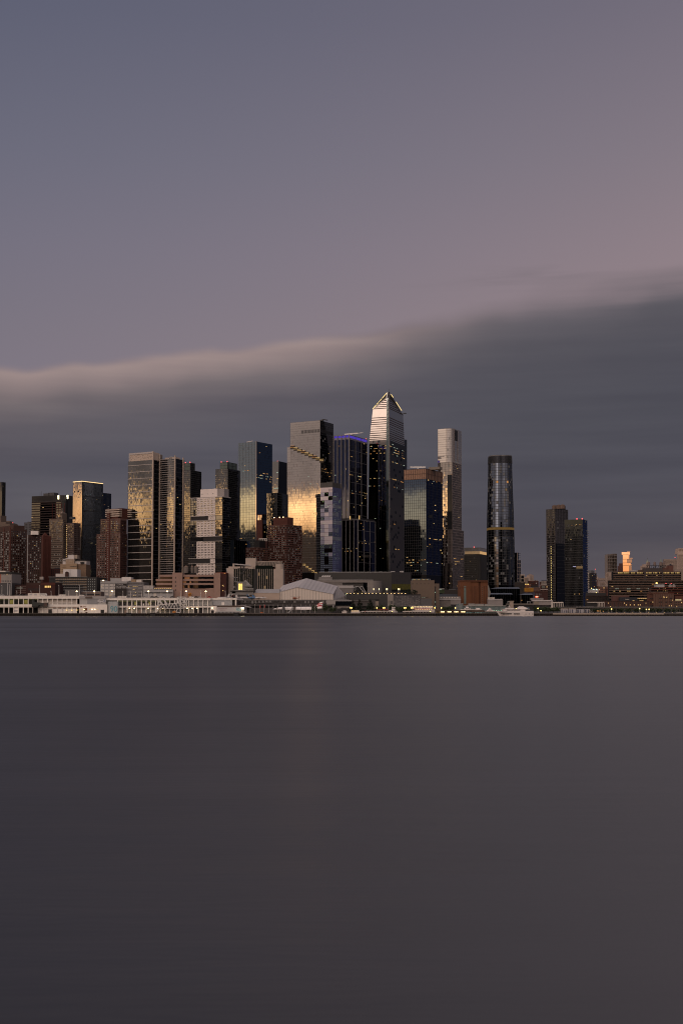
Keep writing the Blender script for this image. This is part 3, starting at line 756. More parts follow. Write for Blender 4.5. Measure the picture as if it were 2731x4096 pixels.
me = MB().box(-.75, .75, NY - .3, NY - .03, t.z(1728), t.z(1715)).mesh('louver', DGREY)
for i in range(13): place('louver', me, t.o, (t.u(1204, 1720) + i * (NX - 1.2 - t.u(1204, 1720)) / 12.3, 0, 0))
me = MB().box(NX + .03, NX + .3, -.9, .9, t.z(1728), t.z(1715)).mesh('louver', BLACK)
for i in range(12): place('louver', me, t.o, (0, NY + 1.5 + i * (vs - NY - 2) / 12, 0))
b = MB(); b.bar((-8, 8, zt + .5), (-1, 12, zt + 3), .6); b.bar((-1, 12, zt + 2.5), (3, 18, zt + 2), .7); b.box(-5, -1, 8, 12, zt, zt + 2); b.build('roof_crane', DGREY, t.o)
for i in range(6):
    u = t.u(1212, 2255) + i * 5.4; zz = t.z(2254) - i * 3.6
    q = MB(); q.box(u, u + 5.2, -.7, -.05, zz - 3.4, zz); o = q.build('terrace', DECK, t.o)
    q = MB(); q.box(u + .2, u + 5, -.95, -.7, zz - .8, zz - .2); q.box(u + .2, u + 5, -.95, -.7, zz - 3.2, zz - 2.8); q.box(u + 4.6, u + 5, -.95, -.7, zz - 3, zz - .5); q.build('soffit_light', LW, o)

# chequered tower
t = Tower('chequered_tower', 'chequered lilac and dark panelled tower in front of the terraced tower', 1282, 1330, 1365, 1949, 1710, ymid=2110)
t.core(GL_BLACK)
zt = t.z(1929); MB().box(-t.wl + .2, -.2, .2, t.wr - .2, t.H, zt).build('roof_plant', mat('dark_mesh', (.06, .058, .056), .8), t.o)
b = MB()
for u in (-.8, -.45, -.1): b.box(t.wl * u, t.wl * u + .25, .0, .2, t.H, zt + .5)
for i in range(3): b.box(-.2, .05, t.wr * (i + .5) / 3, t.wr * (i + .5) / 3 + .25, t.H, zt + .4)
b.bar((-t.wl * .6, 4, zt + .8), (-4, 8, zt + 1.5), .35); b.build('roof_rail', DGREY, t.o)
LIL = mat('lilac_panel', (.27, .26, .34), .38, .35, .12, .8); LIL2 = mat('slate_blue_panel', (.17, .18, .25), .38, .3, .12, .8)
GREYP = mat('pinkish_panel', (.48, .43, .46), .4, .3, .12, .8); GOLDP = glass('mirror_panel', (.55, .50, .46), .03, .02); NIGHT = mat('night_panel', (.028, .032, .050), .4, .2)
NAVY = mat('navy_panel', (.075, .085, .19), .4, .2, .15)
DOT = glow('cool_dot_light', (.80, .84, 1), .52); DOT2 = glow('green_dot_light', (.72, 1, .45), .8)
rows = 20; rh = (t.H - 7 - t.z(2290)) / rows; pw = t.wl / 3; qw = t.wr / 3
boxm, dotm = {}, {}
def panel(face, k, zb, m, dots, w):
    d = random.choice((.15, .45, .8)); key = (face, m.name, d)
    if key not in boxm: q = MB(); fbox(q, face, .08 if face == 0 else .1, w - .08, .1, rh - .1, .02, d); boxm[key] = q.mesh('panel', m)
    p = fpt(face, (-t.wl + k * w) if face == 0 else k * w, zb, 0)
    o = place('panel', boxm[key], t.o, p)
    if dots:
        kk = (face, d, dots)
        if kk not in dotm:
            q = MB()
            for a in (.22, .72):
                for c in (.2, .7):
                    s_ = .36 if dots == 1 else .46
                    fbox(q, face, w * a, w * a + s_ * 1.2, rh * c, rh * c + s_ * 1.3, d, d + .1)
            dotm[kk] = q.mesh('porthole', DOT if dots == 1 else DOT)
        l_ = place('porthole', dotm[kk], o); l_['kind'] = 'stuff'
for r in range(rows):
    zb = t.H - 7 - (r + 1) * rh; low = r >= 13
    pat = random.choice(('lll', 'lgl', 'nll', 'lnl', 'ggg', 'ggn', 'lgg')) if not low else random.choice(('nnl', 'nmn', 'nnn', 'nmm'))
    if r < 3: pat = ('lMl', 'ggM', 'Mll')[r]
    if r == 13: MB().box(-t.wl, 0, -.1, .0, zb, zb + rh * .6).build('dark_band', DGREY, t.o)
    for k in range(3):
        c = pat[k]
        m = {'l': LIL, 'g': GREYP, 'n': NIGHT, 'M': GOLDP, 'm': GOLDP}[c] if not (r == 13) else NIGHT
        panel(0, k, zb, m, (0 if c in 'Mm' else 2 if c == 'n' else 1), pw)
    wide = r % 2 == 1 and not low
    for k in range(3):
        m = LIL2 if wide and k < 2 + (r % 4 == 3) else NAVY
        panel(1, k, zb, m, 1 if (k < 2 and (random.random() < .6)) else 0, qw)
for k in range(3): MB().box(-t.wl + k * pw + .05, -t.wl + (k + 1) * pw - .05, -.5, -.02, t.H - 7, t.H).build('panel', GREYP, t.o); MB().box(.02, .5, k * qw + .1, (k + 1) * qw - .1, t.H - 7, t.H).build('panel', NAVY, t.o)
for i in range(3): MB().box(-pw + 1 + i * 2, -pw + 1.7 + i * 2, -.6, -.45, t.H - 6, t.H - 2.6).build('louver', BLACK, t.o)
b = MB()
for i in range(70):
    z = t.z(2250) + random.random() ** .7 * (t.H - 8 - t.z(2250))
    if random.random() < .35: u = random.uniform(-t.wl, -1); b.box(u, u + .55, -1.0, -.9, z, z + .55)
    else: v = random.uniform(.5, t.wr - 1); b.box(.9, 1.0, v, v + .8, z, z + .55)
b.build('dot_light', DOT2, t.o, 'stuff')

# the two ribbed towers with violet-lit tops
GLN = glass('mirror_glass_night', (.024, .030, .060))
RIB = mat('silver_rib', (.15, .145, .15), .45, .3)
def ribbed(name, label, xl, xe, xr, yt, D, yb, violet, colsL, colsR, **k):
    t = Tower(name, label, xl, xe, xr, yt, D, **k); t.core(GL_BLACK)
    zv = t.H - (t.z(yt) - t.z(yt + 18)) if violet else t.H
    nf = round((zv - t.z(yb)) / 4.2)
    facade(t.o, 0, -t.wl, 0, t.z(yb), zv, colsL * 4, nf, GLN, .0015, .0, None, .1, .010, dm=GL_BLACK, litrows=((t.z(1790), .06), (t.z(1903), .35), (t.z(2200), .25)))
    facade(t.o, 1, 0, t.wr, t.z(yb), zv, colsR * 5, nf, GLN, .0015, .0, None, .1, .016, dm=GL_BLACK, litrows=((t.z(1822), .12), (t.z(1903), .3), (t.z(1968), .3), (t.z(2170), .4)))
    for i in range(colsL + 1):
        u = -t.wl + i * t.wl / colsL; w_ = 1.5 if i == colsL else 1.0
        MB().box(u - w_ / 2, u + w_ / 2, -1.1, -.03, 0, t.H + .5).build('rib', RIB, t.o)
    for i in range(1, colsR + 1):
        v = i * t.wr / colsR; MB().box(.03, .9, v - .4, v + .4, 0, t.H + .4).build('rib', RIB, t.o)
    st = 43 / F * D
    i = 0
    while zv - i * st > t.z(yb):
        z = zv - i * st; MB().box(.03, .35, 0, t.wr, z - .25, z + .25).build('cross_rib', RIB, t.o); i += 1
    MB().box(-t.wl - .4, .6, -1, -.05, t.H - .7, t.H + .3).build('roof_edge', RIB, t.o)
    MB().box(.05, .8, -.6, t.wr + .3, t.H - .7, t.H + .3).build('roof_edge', RIB, t.o)
    if violet:
        for k_ in range(colsL):
            a = -t.wl + k_ * t.wl / colsL; MB().box(a + .7, a + t.wl / colsL - .7, -.3, -.02, zv, t.H - .7).build('crown_screen', mat('screen_mesh', (.16, .15, .20), .6), t.o)
            MB().box(a + .9, a + t.wl / colsL - .9, -.36, -.3, zv + (t.H - zv) * .45, t.H - .9).build('violet_light', PURP, t.o)
        for k_ in range(colsR):
            a = k_ * t.wr / colsR; MB().box(.02, .3, a + .6, a + t.wr / colsR - .5, zv, t.H - .7).build('crown_screen', M['screen_mesh'], t.o)
            MB().box(.3, .36, a + .8, a + t.wr / colsR - .7, zv + (t.H - zv) * .35, t.H - .9).build('violet_light', PURP, t.o)
    return t
t = ribbed('ribbed_tower', 'dark ribbed glass tower glowing violet along its roof edge', 1335, 1397, 1467, 1739, 1838, 2075, True, 4, 3, ymid=1900)
b = MB(); b.box(-8, -1, 10, 13, t.H, t.H + 2); b.bar((-14, 10, t.H + 2.8), (8, 14, t.H + 3.6), .9); b.bar((8, 14, t.H + 3.6), (16, 16, t.H + 4.2), .4); b.build('roof_crane', STEEL, t.o)
beacon(t.o, (-1, t.wr - 1, t.H)); beacon(t.o, (-t.wl + 3, 30, t.H))
t = ribbed('ribbed_tower', 'lower dark ribbed glass block below the violet-topped tower', 1352, 1432, 1500, 2078, 1745, 2290, False, 5, 3, ymid=2180)
MB().box(-t.wl, -.5, 6, t.wr, t.H, t.H + 3).build('roof_plant', BLACK, t.o)
for u in (-16, -.6): MB().box(u, u + 1.2, 3, 4, t.H, t.H + 6).build('lit_post', LW, t.o)

# pointed tower
t = Tower('pointed_tower', 'tallest tower, pale mirrored glass with dark stripes and a pointed dark crown', 1467, 1553, 1619, 1630, 1905, wr=62, wl=46, ymid=1850, th=rad(22))
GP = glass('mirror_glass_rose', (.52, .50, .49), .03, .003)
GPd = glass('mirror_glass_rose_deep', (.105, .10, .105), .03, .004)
zk, zsh, zpk = t.z(1764), t.z(1632), t.z(1563)
ch = 4.0                                                 # chamfered corner strip
uL = lambda z: t.u(1467 + (1476 - 1467) * min(1, z / zk) if z < zk else 1476 + (1489 - 1476) * (z - zk) / (zsh - zk), 1764)
lean = lambda z: max(0, z - zk) * .045
v_r = t.v(1617, 1764)
vR = lambda z: v_r - max(0, z - zk) * .08
def strip(b, za, zb, n, side, tl=.0012):
    rows_ = []
    for z in (za, zb):
        if side == 0: rows_.append([(uL(z) + (-ch - uL(z)) * k / n, lean(z), z) for k in range(n + 1)])
        else: rows_.append([(-lean(z) * .35, ch + (vR(z) - ch) * k / n, z) for k in range(n + 1)])
    for k in range(n):
        h1 = random.gauss(0, tl) * (zb - za); h2 = random.gauss(0, tl) * 3
        q = [rows_[0][k], rows_[0][k + 1], rows_[1][k + 1], rows_[1][k]]
        q = [(p[0] + (0 if side == 0 else d), p[1] - (d if side == 0 else 0), p[2]) for p, d in zip(q, (0, h2, h1 + h2, h1))]
        r = random.random(); low = (za < zk)
        pl = .012
        for yr, pr in ((1793, .42), (1803, .42), (1812, .30), (1822, .4), (1848, .3), (1888, .08), (1917, .6), (1947, .5), (1953, .3), (2195, .25)):
            if abs(za - t.z(yr)) < 2: pl = pr
        mi = 1 if r > .93 and low else 0
        b.poly(q, mi)
        if low and r < pl:
            q = [Vector(p) for p in q]; o_ = Vector((0, -.08, 0) if side == 0 else (.08, 0, 0)); k0 = random.uniform(.5, .65); k1 = k0 + random.choice((.15, .22)); e0, e1 = (0, 1) if random.random() < .6 else (.2, .7)
            L_ = lambda s_, t_: q[0].lerp(q[1], s_).lerp(q[3].lerp(q[2], s_), t_) + o_
            b.poly([L_(e0, k0), L_(e1, k0), L_(e1, k1), L_(e0, k1)], 2 + int(random.random() ** 1.5 * 4))
fh = 4.1; z = t.z(2290)
while z < zsh - 1:
    zb = min(z + fh, zsh)
    for side in (0, 1):
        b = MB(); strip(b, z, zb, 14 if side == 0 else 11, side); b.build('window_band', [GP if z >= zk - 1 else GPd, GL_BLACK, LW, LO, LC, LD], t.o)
    z = zb
b = MB(); b.rings([[(uL(z) + .2, lean(z) + .3, z), (-ch, lean(z) + .3, z), (-.3 - lean(z) * .35, ch, z), (-.3 - lean(z) * .35, vR(z) - .2, z), (uL(z) + .2, vR(z) - .2, z)] for z in (0, zk, zsh)]); b.build('core', GL_BLACK, t.o)
# the corner strip and its bright edge
GC = glass('mirror_glass_corner', (.16, .19, .19), .05)
b = MB(); zz = t.z(1590)
for i in range(40):
    a, c = zk * 0 + t.z(2290) + (zz - t.z(2290)) * i / 40, t.z(2290) + (zz - t.z(2290)) * (i + 1) / 40
    b.poly([(-ch, lean(a) - .05, a), (.15 - lean(a) * .35, ch, a), (.15 - lean(c) * .35, ch, c), (-ch, lean(c) - .05, c)], 0)
b.build('corner_glass', GC, t.o)
b = MB(); b.bar((.2, ch, 0), (.2, ch, zk), .7); b.bar((.2, ch, zk), (.2 - lean(zz) * .35, ch, zz), .55); b.build('corner_fin', MULL, t.o)
# dark louvre stripes above the violet reflection
for py in (1755, 1748, 1740, 1731, 1722, 1713, 1704, 1695, 1687, 1678, 1669, 1632, 1625, 1617, 1609, 1601):
    z = t.z(py); w_ = .75 if py in (1704, 1713, 1722) else 1.15
    k = 1 if z < zsh else max(.05, 1 - (z - zsh) / (t.z(1590) - zsh))
    ll = lean(z)
    b = MB(); b.box((uL(zsh) if z > zsh else uL(z)) * k - ch * (1 - k), -ch, ll - .35, ll - .05, z, z + w_); b.build('louver_stripe', mat('bronze_louver', (.055, .035, .032), .6), t.o)
    b = MB(); b.box(.05 - ll * .35, .4 - ll * .35, ch + .5, ch + (vR(min(z, zsh)) - ch) * k, z, z + w_); b.build('louver_stripe', M['bronze_louver'], t.o)
# crown: glazed triangles below, dark open wedges above, light lines on the rims
ap = t.z(1590); lz = lean(zsh); la = lean(ap)
A0, A1 = (uL(zsh), lz, zsh), (-ch, lz, zsh); A2 = (-ch, la, ap)
B0, B1 = (-lz * .35, ch, zsh), (-lz * .35, vR(zsh), zsh); B2 = (-la * .35, ch, ap)
PK = (-1.5, 9, zpk); BK = (uL(zsh) * .5, vR(zsh), zsh)
b = MB(); b.poly([A0, A1, A2]); b.poly([B0, B1, B2]); b.build('crown_glass', GP, t.o)
DW = mat('dark_crown_frame', (.030, .026, .024), .7)
b = MB(); b.poly([A0, A2, (-3.4, 6.5, t.z(1568)), ]); b.poly([B2, B1, (0, 10, t.z(1570))]); b.poly([A2, B2, PK]); b.poly([A2, PK, (-3.4, 6.5, t.z(1568))]); b.poly([B2, (0, 10, t.z(1570)), PK])
b.poly([(-3.4, 6.5, t.z(1568)), PK, (0, 10, t.z(1570)), B1, (uL(zsh), vR(zsh), zsh), A0]); b.build('crown_wedge', DW, t.o)
b = MB(); b.bar(A0, A2, .55); b.bar(B2, B1, .5); b.bar(A2, (-3.4, 6.0, t.z(1568)), .8); b.bar(B2, (0, 9.5, t.z(1570)), .6); b.build('crown_rim', GP, t.o)
GOLD = glow('crown_gold_light', (1, .72, .28), 1.5)
def along(p, q, a, c): p, q = Vector(p), Vector(q); return p.lerp(q, a), p.lerp(q, c)
L0, L1 = (A0[0] - .3, A0[1] - .4, A0[2] + .6), (-3.9, 5.5, t.z(1567))
R0, R1 = (B1[0] + .5, B1[1] - 2, B1[2] + 4), (1.0, 10, t.z(1572))
for a, c in ((.0, .24), (.28, .38), (.41, .47), (.5, .62), (.65, .99)): b = MB(); b.bar(*along(L0, L1, a, c), .35); b.build('rim_light', GOLD, t.o)
for a, c in ((.12, .58), (.82, .98)): b = MB(); b.bar(*along(R0, R1, a, c), .3); b.build('rim_light', GOLD, t.o)
MB().cyl(PK[0], PK[1], zpk - 1, t.z(1551), .25, 5).build('mast', DGREY, t.o)
MB().box(-.2, 5, vR(zsh) - 3, vR(zsh), zsh + 2, zsh + 3.2).build('lookout_deck', DGREY, t.o)
# dark slab behind it
t = Tower('dark_glass_tower', 'dark slab tower showing just right of the pointed tower', 1560, 1590, 1627, 1754, 2120, wl=30, th=rad(45), ymid=1850)
t.core(GL_DARK); facade(t.o, 1, 0, t.wr, t.z(2000), t.H, 10, 16, GL_DARK, .002, lit=.0, band=DMULL)

# blue tower with the copper crown
t = Tower('copper_crowned_tower', 'navy glass tower with a ribbed copper crown and a roof crane', 1616, 1704, 1769, 1874, 1750, ymid=2080)
t.core(GL_BLACK)
zc = t.z(1915); GQ = glass('mirror_glass_slate', (.052, .076, .122), .02, .004); GQ2 = glass('mirror_glass_ink', (.022, .034, .085), .02, .004)
nf = round((zc - t.z(2300)) / 4.05)
lr = ((t.z(1938), .25), (t.z(2058), .15), (t.z(2242), .55), (t.z(2248), .7), (t.z(2255), .3), (t.z(2268), .2), (t.z(2280), .2))
facade(t.o, 0, -t.wl, 0, t.z(2300), zc, 11, nf, GQ, .0022, 0, None, .06, .012, mull=DMULL, mw=.3, md=.35, band=DMULL, bh=.3, litrows=lr, single=230)
facade(t.o, 1, 0, t.wr, t.z(2300), zc, 12, nf, GQ2, .0022, 0, None, .1, .012, mull=DMULL, mw=.25, band=DMULL, bh=.25, litrows=((t.z(1926), .3), (t.z(1953), .12), (t.z(2157), .4), (t.z(2250), .5)))
for face, w_, n in ((0, t.wl, 12), (1, t.wr, 11)):
    b = MB(); fbox(b, face, -w_ if face == 0 else 0, 0 if face == 0 else w_, zc, t.H, .05, .4); b.build('crown_screen', COPPER, t.o)
    for i in range(n + 1):
        u = (-w_ if face == 0 else 0) + i * w_ / n
        b = MB(); fbox(b, face, u - .3, u + .3, zc, t.H, .4, .8); b.build('crown_rib', mat('dark_copper', (.06, .035, .028), .6), t.o)
    for z in (zc - .5, (zc + t.H) / 2 - .3, t.H - .5): b = MB(); fbox(b, face, -w_ if face == 0 else 0, 0 if face == 0 else w_, z, z + .6, .4, .75); b.build('crown_rail', M['dark_copper'], t.o)
for (va, vb, ya, yb_) in ((8, 22, 2057, 2070), (8, 22, 2177, 2190)): MB().box(.3, .5, va, vb, t.z(yb_), t.z(ya)).build('recess', BLACK, t.o)
b = MB(); b.cyl(-19, 12, t.H, t.H + 3.5, 1.6, 8, .8); b.bar((-30, 8, t.H + 4.6), (-8, 16, t.H + 3.6), .8); b.bar((-24, 10, t.H + 4.4), (-8, 16, t.H + 4.2), .9); b.build('roof_crane', STEEL, t.o)
MB().box(-4, 14, 18, 28, t.H, t.H + 4).build('roof_plant', mat('brown_panel', (.16, .14, .12), .8), t.o)

# slender tower with a curved bay
t = Tower('slender_tower', 'slender pale stone and glass tower with a rounded bay at its top', 1752, 1809, 1854, 2117, 1950, ymid=2200)
SL = mat('mauve_stone_grid', (.20, .17, .165), .6); SLp = glass('mirror_glass_champagne', (.30, .28, .26), .03, .008)
SD = glass('mirror_glass_plum', (.17, .155, .155), .04, .006)
t.core(GL_BLACK)
nf = round((t.H - t.z(2290)) / 3.9)
facade(t.o, 0, -t.wl, 0, t.z(2320), t.H, 10, nf, SLp, .004, .03, PALEW, .08, .02, mull=SL, mw=.3, band=SL, bh=.3)
facade(t.o, 1, 0, t.wr, t.z(2320), t.H, 10, nf, SD, .003, .10, mat('mauve_blind', (.14, .12, .12), .6), .1, .01, mull=SL, mw=.3, band=SL, bh=.9, litrows=((t.z(2240), .35),))
for i in range(6): MB().box(-8 + i * 1.5, -7.7 + i * 1.5, -.9, -.2, 0, t.H).build('fin', SL, t.o)
v2 = t.v(1844, 1950); zb2 = t.z(1848); zt2 = t.z(1712)
MB().box(-t.wl + .2, -.2, .2, v2 - .2, t.H, zb2).build('middle_core', GL_BLACK, t.o)
nf = round((zb2 - t.H) / 3.9)
facade(t.o, 0, -t.wl, 0, t.H, zb2, 10, nf, SLp, .004, .03, PALEW, .08, .012, mull=SL, mw=.3, band=SL, bh=.3)
facade(t.o, 1, 0, v2, t.H, zb2, 8, nf, SD, .003, .12, M['mauve_blind'], .1, .006, mull=SL, mw=.3, band=SL, bh=.9)
for i in range(6): MB().box(-8 + i * 1.4, -7.6 + i * 1.4, -1.3, -.2, t.H, t.z(1898)).build('fin', DMULL, t.o)
MB().box(-8.5, -.2, -.5, -.16, t.H, t.z(1898)).build('dark_recess', GL_BLACK, t.o)
ub = t.u(1783, 1780); rb = -ub; n = 10
pl_ = [(-t.wl, 0), (ub, 0)] + [(ub + rb * sin(pi / 2 * k / n), rb - rb * cos(pi / 2 * k / n)) for k in range(1, n + 1)] + [(-.9, rb + .8), (-.9, v2 * .62), (0, v2 * .66), (0, v2), (-t.wl, v2)]
MB().prism([(p[0] * .985 - .3, p[1] * .97 + .3) for p in pl_], zb2, zt2 - .5).build('upper_core', GL_BLACK, t.o)
ring_tower(t.o, lambda k: pl_, zb2, zt2, round((zt2 - zb2) / 3.9), glass('mirror_glass_silver', (.58, .54, .50), .03, .006), .003, .02, .05, .001, band=SL, bh=.35, bd=.2, rib=SL, rw=.16, bm=PALEW)
MB().box(-.5, .3, rb + 1.5, v2 * .6, t.z(1757), t.z(1716)).build('dark_opening', BLACK, t.o)
z1 = t.z(2253); v3 = t.v(1874, 2300)
MB().box(-t.wl - 6, .35, -1.2, v3, 0, z1).build('podium', GL_BLACK, t.o)
nf = round((z1 - t.z(2360)) / 4)
facade(t.o, 0, -t.wl - 6, .35, t.z(2360), z1, 14, nf, GL_DARK, .003, .03, None, .1, .06, off=(0, -1.25), mull=SL, mw=.35, each_mull=True)
facade(t.o, 1, -1.2, v3, t.z(2360), z1, 14, nf, SD, .003, .05, M['mauve_blind'], .1, .05, off=(.4, 0), mull=SL, mw=.25, band=SL, bh=.35)

# low dark tower with the gold-lit colonnade top
t = Tower('lit_crown_block', 'short dark block with a silver and gold lit ribbed crown', 1856, 1920, 1948, 2190, 1850, th=rad(20), wr=45, ymid=2280)
P = [(-t.wl, 0), (-t.wl * .6, -1.6), (-t.wl * .3, -1.6), (-4, 0), (-1, 2), (0, 6), (0, t.wr), (-t.wl, t.wr)]
MB().prism(P, 0, t.z(2216)).build('core', mat('dark_stone', (.035, .033, .032), .7), t.o)
facade(t.o, 0, -t.wl, -4, t.z(2340), t.z(2220), 16, 16, GL_BLACK, .004, .02, PALEW, .2, .01, off=(0, -1.75), mull=M['dark_stone'], mw=.8, band=M['dark_stone'], bh=1.2, bd=.4, litrows=((t.z(2226), .3),))
Q = lambda d: [(p[0] * (1 - d), p[1] + d * 20) for p in P]
MB().prism(Q(.03), t.z(2216), t.z(2205)).build('gold_light_band', glow('gold_crown_light', (1, .58, .25), .55), t.o)
MB().prism(Q(.03), t.z(2205) + .02, t.H - .5).build('crown_screen', mat('silver_screen', (.34, .33, .33), .5, .4), t.o)
me = MB().box(-.3, .3, -.9, -.1, t.z(2216), t.H).mesh('crown_rib', RIB)
for i in range(22):
    k = i / 21; u = -t.wl + k * (t.wl - 1); y = -1.6 * min(1, k / .4, max(0, (.97 - k) / .35)); place('crown_rib', me, t.o, (u, y, 0))
MB().prism(P, t.H - .8, t.H).build('crown_rim', RIB, t.o); beacon(t.o, (-t.wl * .42, 4, t.H))

# tapered tower of four rounded lobes
D = 1750
t = Tower('lobed_tower', 'dark tapering tower of rounded lobes with a gold lit belt at mid height', 1952, 2008, 2064, 1818, D, wl=20, wr=20, ymid=2120)
R0 = 56 / F * D * 1.03; t.o.location = (X(2008, 2120, D), D + R0, GZ); t.o.rotation_euler = (0, 0, rad(8))
def lobes(R, n=44):
    o = []
    for i in range(n):
        a = 2 * pi * i / n; o.append((R * (.84 + .18 * abs(cos(2 * (a - rad(40)))) ** .55) * cos(a), R * (.84 + .18 * abs(cos(2 * (a - rad(40)))) ** .55) * sin(a)))
    return o
taper = [(0, 1.02), (.40, 1.0), (.62, .955), (.85, .87), (1, .845)]
def rad_at(k):
    for (a, p), (c, q_) in zip(taper, taper[1:]):
        if k <= c: return p + (q_ - p) * (k - a) / (c - a)
    return .845
b = MB(); b.rings([[(x * .985, y * .985, t.H * k) for x, y in lobes(R0 * rad_at(k))] for k in (0, .2, .4, .5, .62, .75, .85, 1)]); b.build('core', GL_BLACK, t.o)
zA, zB = t.z(2340), t.z(1849)
GT = glass('mirror_glass_midnight', (.105, .12, .155), .03, .01)
zones_ = [(zA, t.z(2146), GL_DARK, .10), (t.z(2146), t.z(2118), GL_BLACK, 0), (t.z(2109), zB, GT, .12)]
for za, zb_, gm, bl in zones_:
    nf = max(2, round((zb_ - za) / 3.9))
    ring_tower(t.o, lambda k, za=za, zb_=zb_: lobes(R0 * rad_at((za + (zb_ - za) * k) / t.H)), za, zb_, nf, gm, .003, bl, .18, .003, band=DMULL, bh=.5, bd=.25, rib=DMULL, rw=.22, ribs=2, bm=mat('grey_blind', (.12, .125, .13), .5), litrows=((t.z(1931), .12),))
MB().prism(lobes(R0 * rad_at(t.z(2113) / t.H) + .35), t.z(2118), t.z(2109)).build('lit_belt', glow('belt_glow', (1, .56, .18), .12), t.o)
MB().prism(lobes(R0 * rad_at(.9)), zB, t.H - 1.5, 0, lobes(R0 * .845)).build('crown', mat('dark_crown_metal', (.022, .024, .032), .3, .8), t.o)
MB().prism(lobes(R0 * .86), t.H - 1.5, t.H).build('crown_rim', MULL, t.o)
b = MB()
for i, p in enumerate(lobes(R0 * .875, 88)): b.bar((p[0], p[1], zB), (p[0] * .975, p[1] * .975, t.H), .16)
b.build('crown_rib', DMULL, t.o, 'stuff')

# pair of dark towers on the right
t = Tower('dark_glass_tower', 'dark tower with roof tanks and a vertical line of tiny yellow lights', 2184, 2220, 2271, 2035, 1650, th=rad(50), ymid=2180)
DST = mat('dark_grey_stone', (.05, .045, .045), .7)
t.core(GL_BLACK); nf = round((t.H - t.z(2400)) / 3.2)
facade(t.o, 0, -t.wl, 0, t.z(2420), t.H, 7, nf, GL_DARK, .004, .05, M['grey_blind'], .1, .004, mull=DST, mw=.7, band=DST, bh=1.0)
facade(t.o, 1, 0, t.wr, t.z(2174), t.H, 8, round((t.H - t.z(2174)) / 4.2), M['mirror_glass_plum'], .003, .03, M['grey_blind'], .1, .004, mull=DMULL, mw=.45, band=DMULL, bh=.5)
facade(t.o, 1, 0, t.wr, t.z(2420), t.z(2174), 8, round((t.z(2174) - t.z(2420)) / 3.4), GL_BLACK, .003, .02, M['grey_blind'], .1, .008, mull=DMULL, mw=.45, band=DMULL, bh=.5)
MB().box(.3, 1.6, -.2, t.wr - 1, 0, t.z(2174)).build('dark_slab', GL_BLACK, t.o)
for i in range(14): MB().box(1.6, 1.9, .5, t.wr - 2, t.z(2174) - 3 - i * 5.2, t.z(2174) - 2.6 - i * 5.2).build('floor_band', DMULL, t.o)
ul = t.u(2204, 2290)
me = MB().box(-.38, .38, -.75, -.4, -.4, .4).mesh('stair_light', glow('stair_glow', (1, .74, .26), 1.1))
for i in range(32):
    if i in (5, 16): continue
    z = t.z(2186) - i * (t.z(2186) - t.z(2398)) / 31; place('stair_light', me, t.o, (ul, 0, z))
for u in (-t.wl * .30, 3, 9): MB().cyl(u - 2, 6 + abs(u) * .2, t.H, t.z(2021), 3.6, 12).cyl(u - 2, 6 + abs(u) * .2, t.z(2021), t.z(2017), 3.7, 12, .3).build('roof_tank', mat('tank_wood', (.12, .085, .07), .9), t.o)
MB().box(-4, -1, t.wr * .5, t.wr - 4, t.H, t.z(2021)).build('roof_plant', BLACK, t.o)
t = Tower('dark_glass_tower', 'dark tower with a thin blue side and balconies, right of the yellow light line', 2257, 2330, 2344, 2077, 1540, th=rad(24), wr=28, ymid=2230)
t.core(GL_BLACK); GLK = glass('mirror_glass_coal', (.011, .015, .023), .03); nf = round((t.z(2096) - t.z(2440)) / 3.1)
facade(t.o, 0, -t.wl, 0, t.z(2440), t.z(2096), 16, nf, GLK, .003, .02, mat('dim_blind', (.05, .052, .06), .5), .2, .004, mull=DMULL, mw=.3, band=DMULL, bh=.4, litrows=((t.z(2099), .2), (t.z(2370), .1)))
facade(t.o, 0, -t.wl, 0, t.z(2096), t.H, 8, 1, GLK, .001, lit=0)
facade(t.o, 1, 0, t.wr, t.z(2440), t.H, 6, nf, glass('mirror_glass_cobalt', (.045, .07, .17), .03), .003, .02, M['grey_blind'], .1, .006, band=DMULL, bh=.4)
MB().box(t.u(2304, 2268), -.5, -.6, -.2, t.z(2274), t.z(2264)).build('lit_terrace', LD, t.o)
MB().box(t.u(2290, 2266), t.u(2302, 2266), -.6, -.2, t.z(2267), t.z(2265)).build('lit_terrace', glow('violet_white', (.72, .66, 1), .7), t.o)
me = MB().box(0, 2.4, t.wr - 6, t.wr + 1, 0, .4).mesh('balcony', STEEL)
for i in range(36): place('balcony', me, t.o, (0, 0, t.z(2120) - i * 3.1))
beacon(t.o, (-1, 2, t.H)); beacon(t.o, (-8, 2, t.H))
# slender balconied tower behind the lobed tower
t = Tower('balcony_tower', 'thin pale framed tower half hidden at the right edge of the lobed tower', 2052, 2066, 2082, 2239, 1850, th=rad(45), ymid=2300)
t.core(GL_BLACK); facade(t.o, 1, 0, t.wr, t.z(2360), t.H, 2, 8, GL_DARK, .003, .1, None, .1, .02, mull=LSTONE, mw=.5, each_mull=True, band=LSTONE, bh=.6)
z = t.z(2210); MB().box(-t.wl, -.5, 2, t.wr - 5, t.H, z).build('upper_block', GL_DARK, t.o); MB().box(-.6, .2, 1.5, 2.2, t.H, z).build('fin', LSTONE, t.o)
for i in range(3): MB().box(-1, 1, t.wr - 5, t.wr - 2, t.H + 3 + i * 3.4, t.H + 3.5 + i * 3.4).build('balcony', DGREY, t.o)
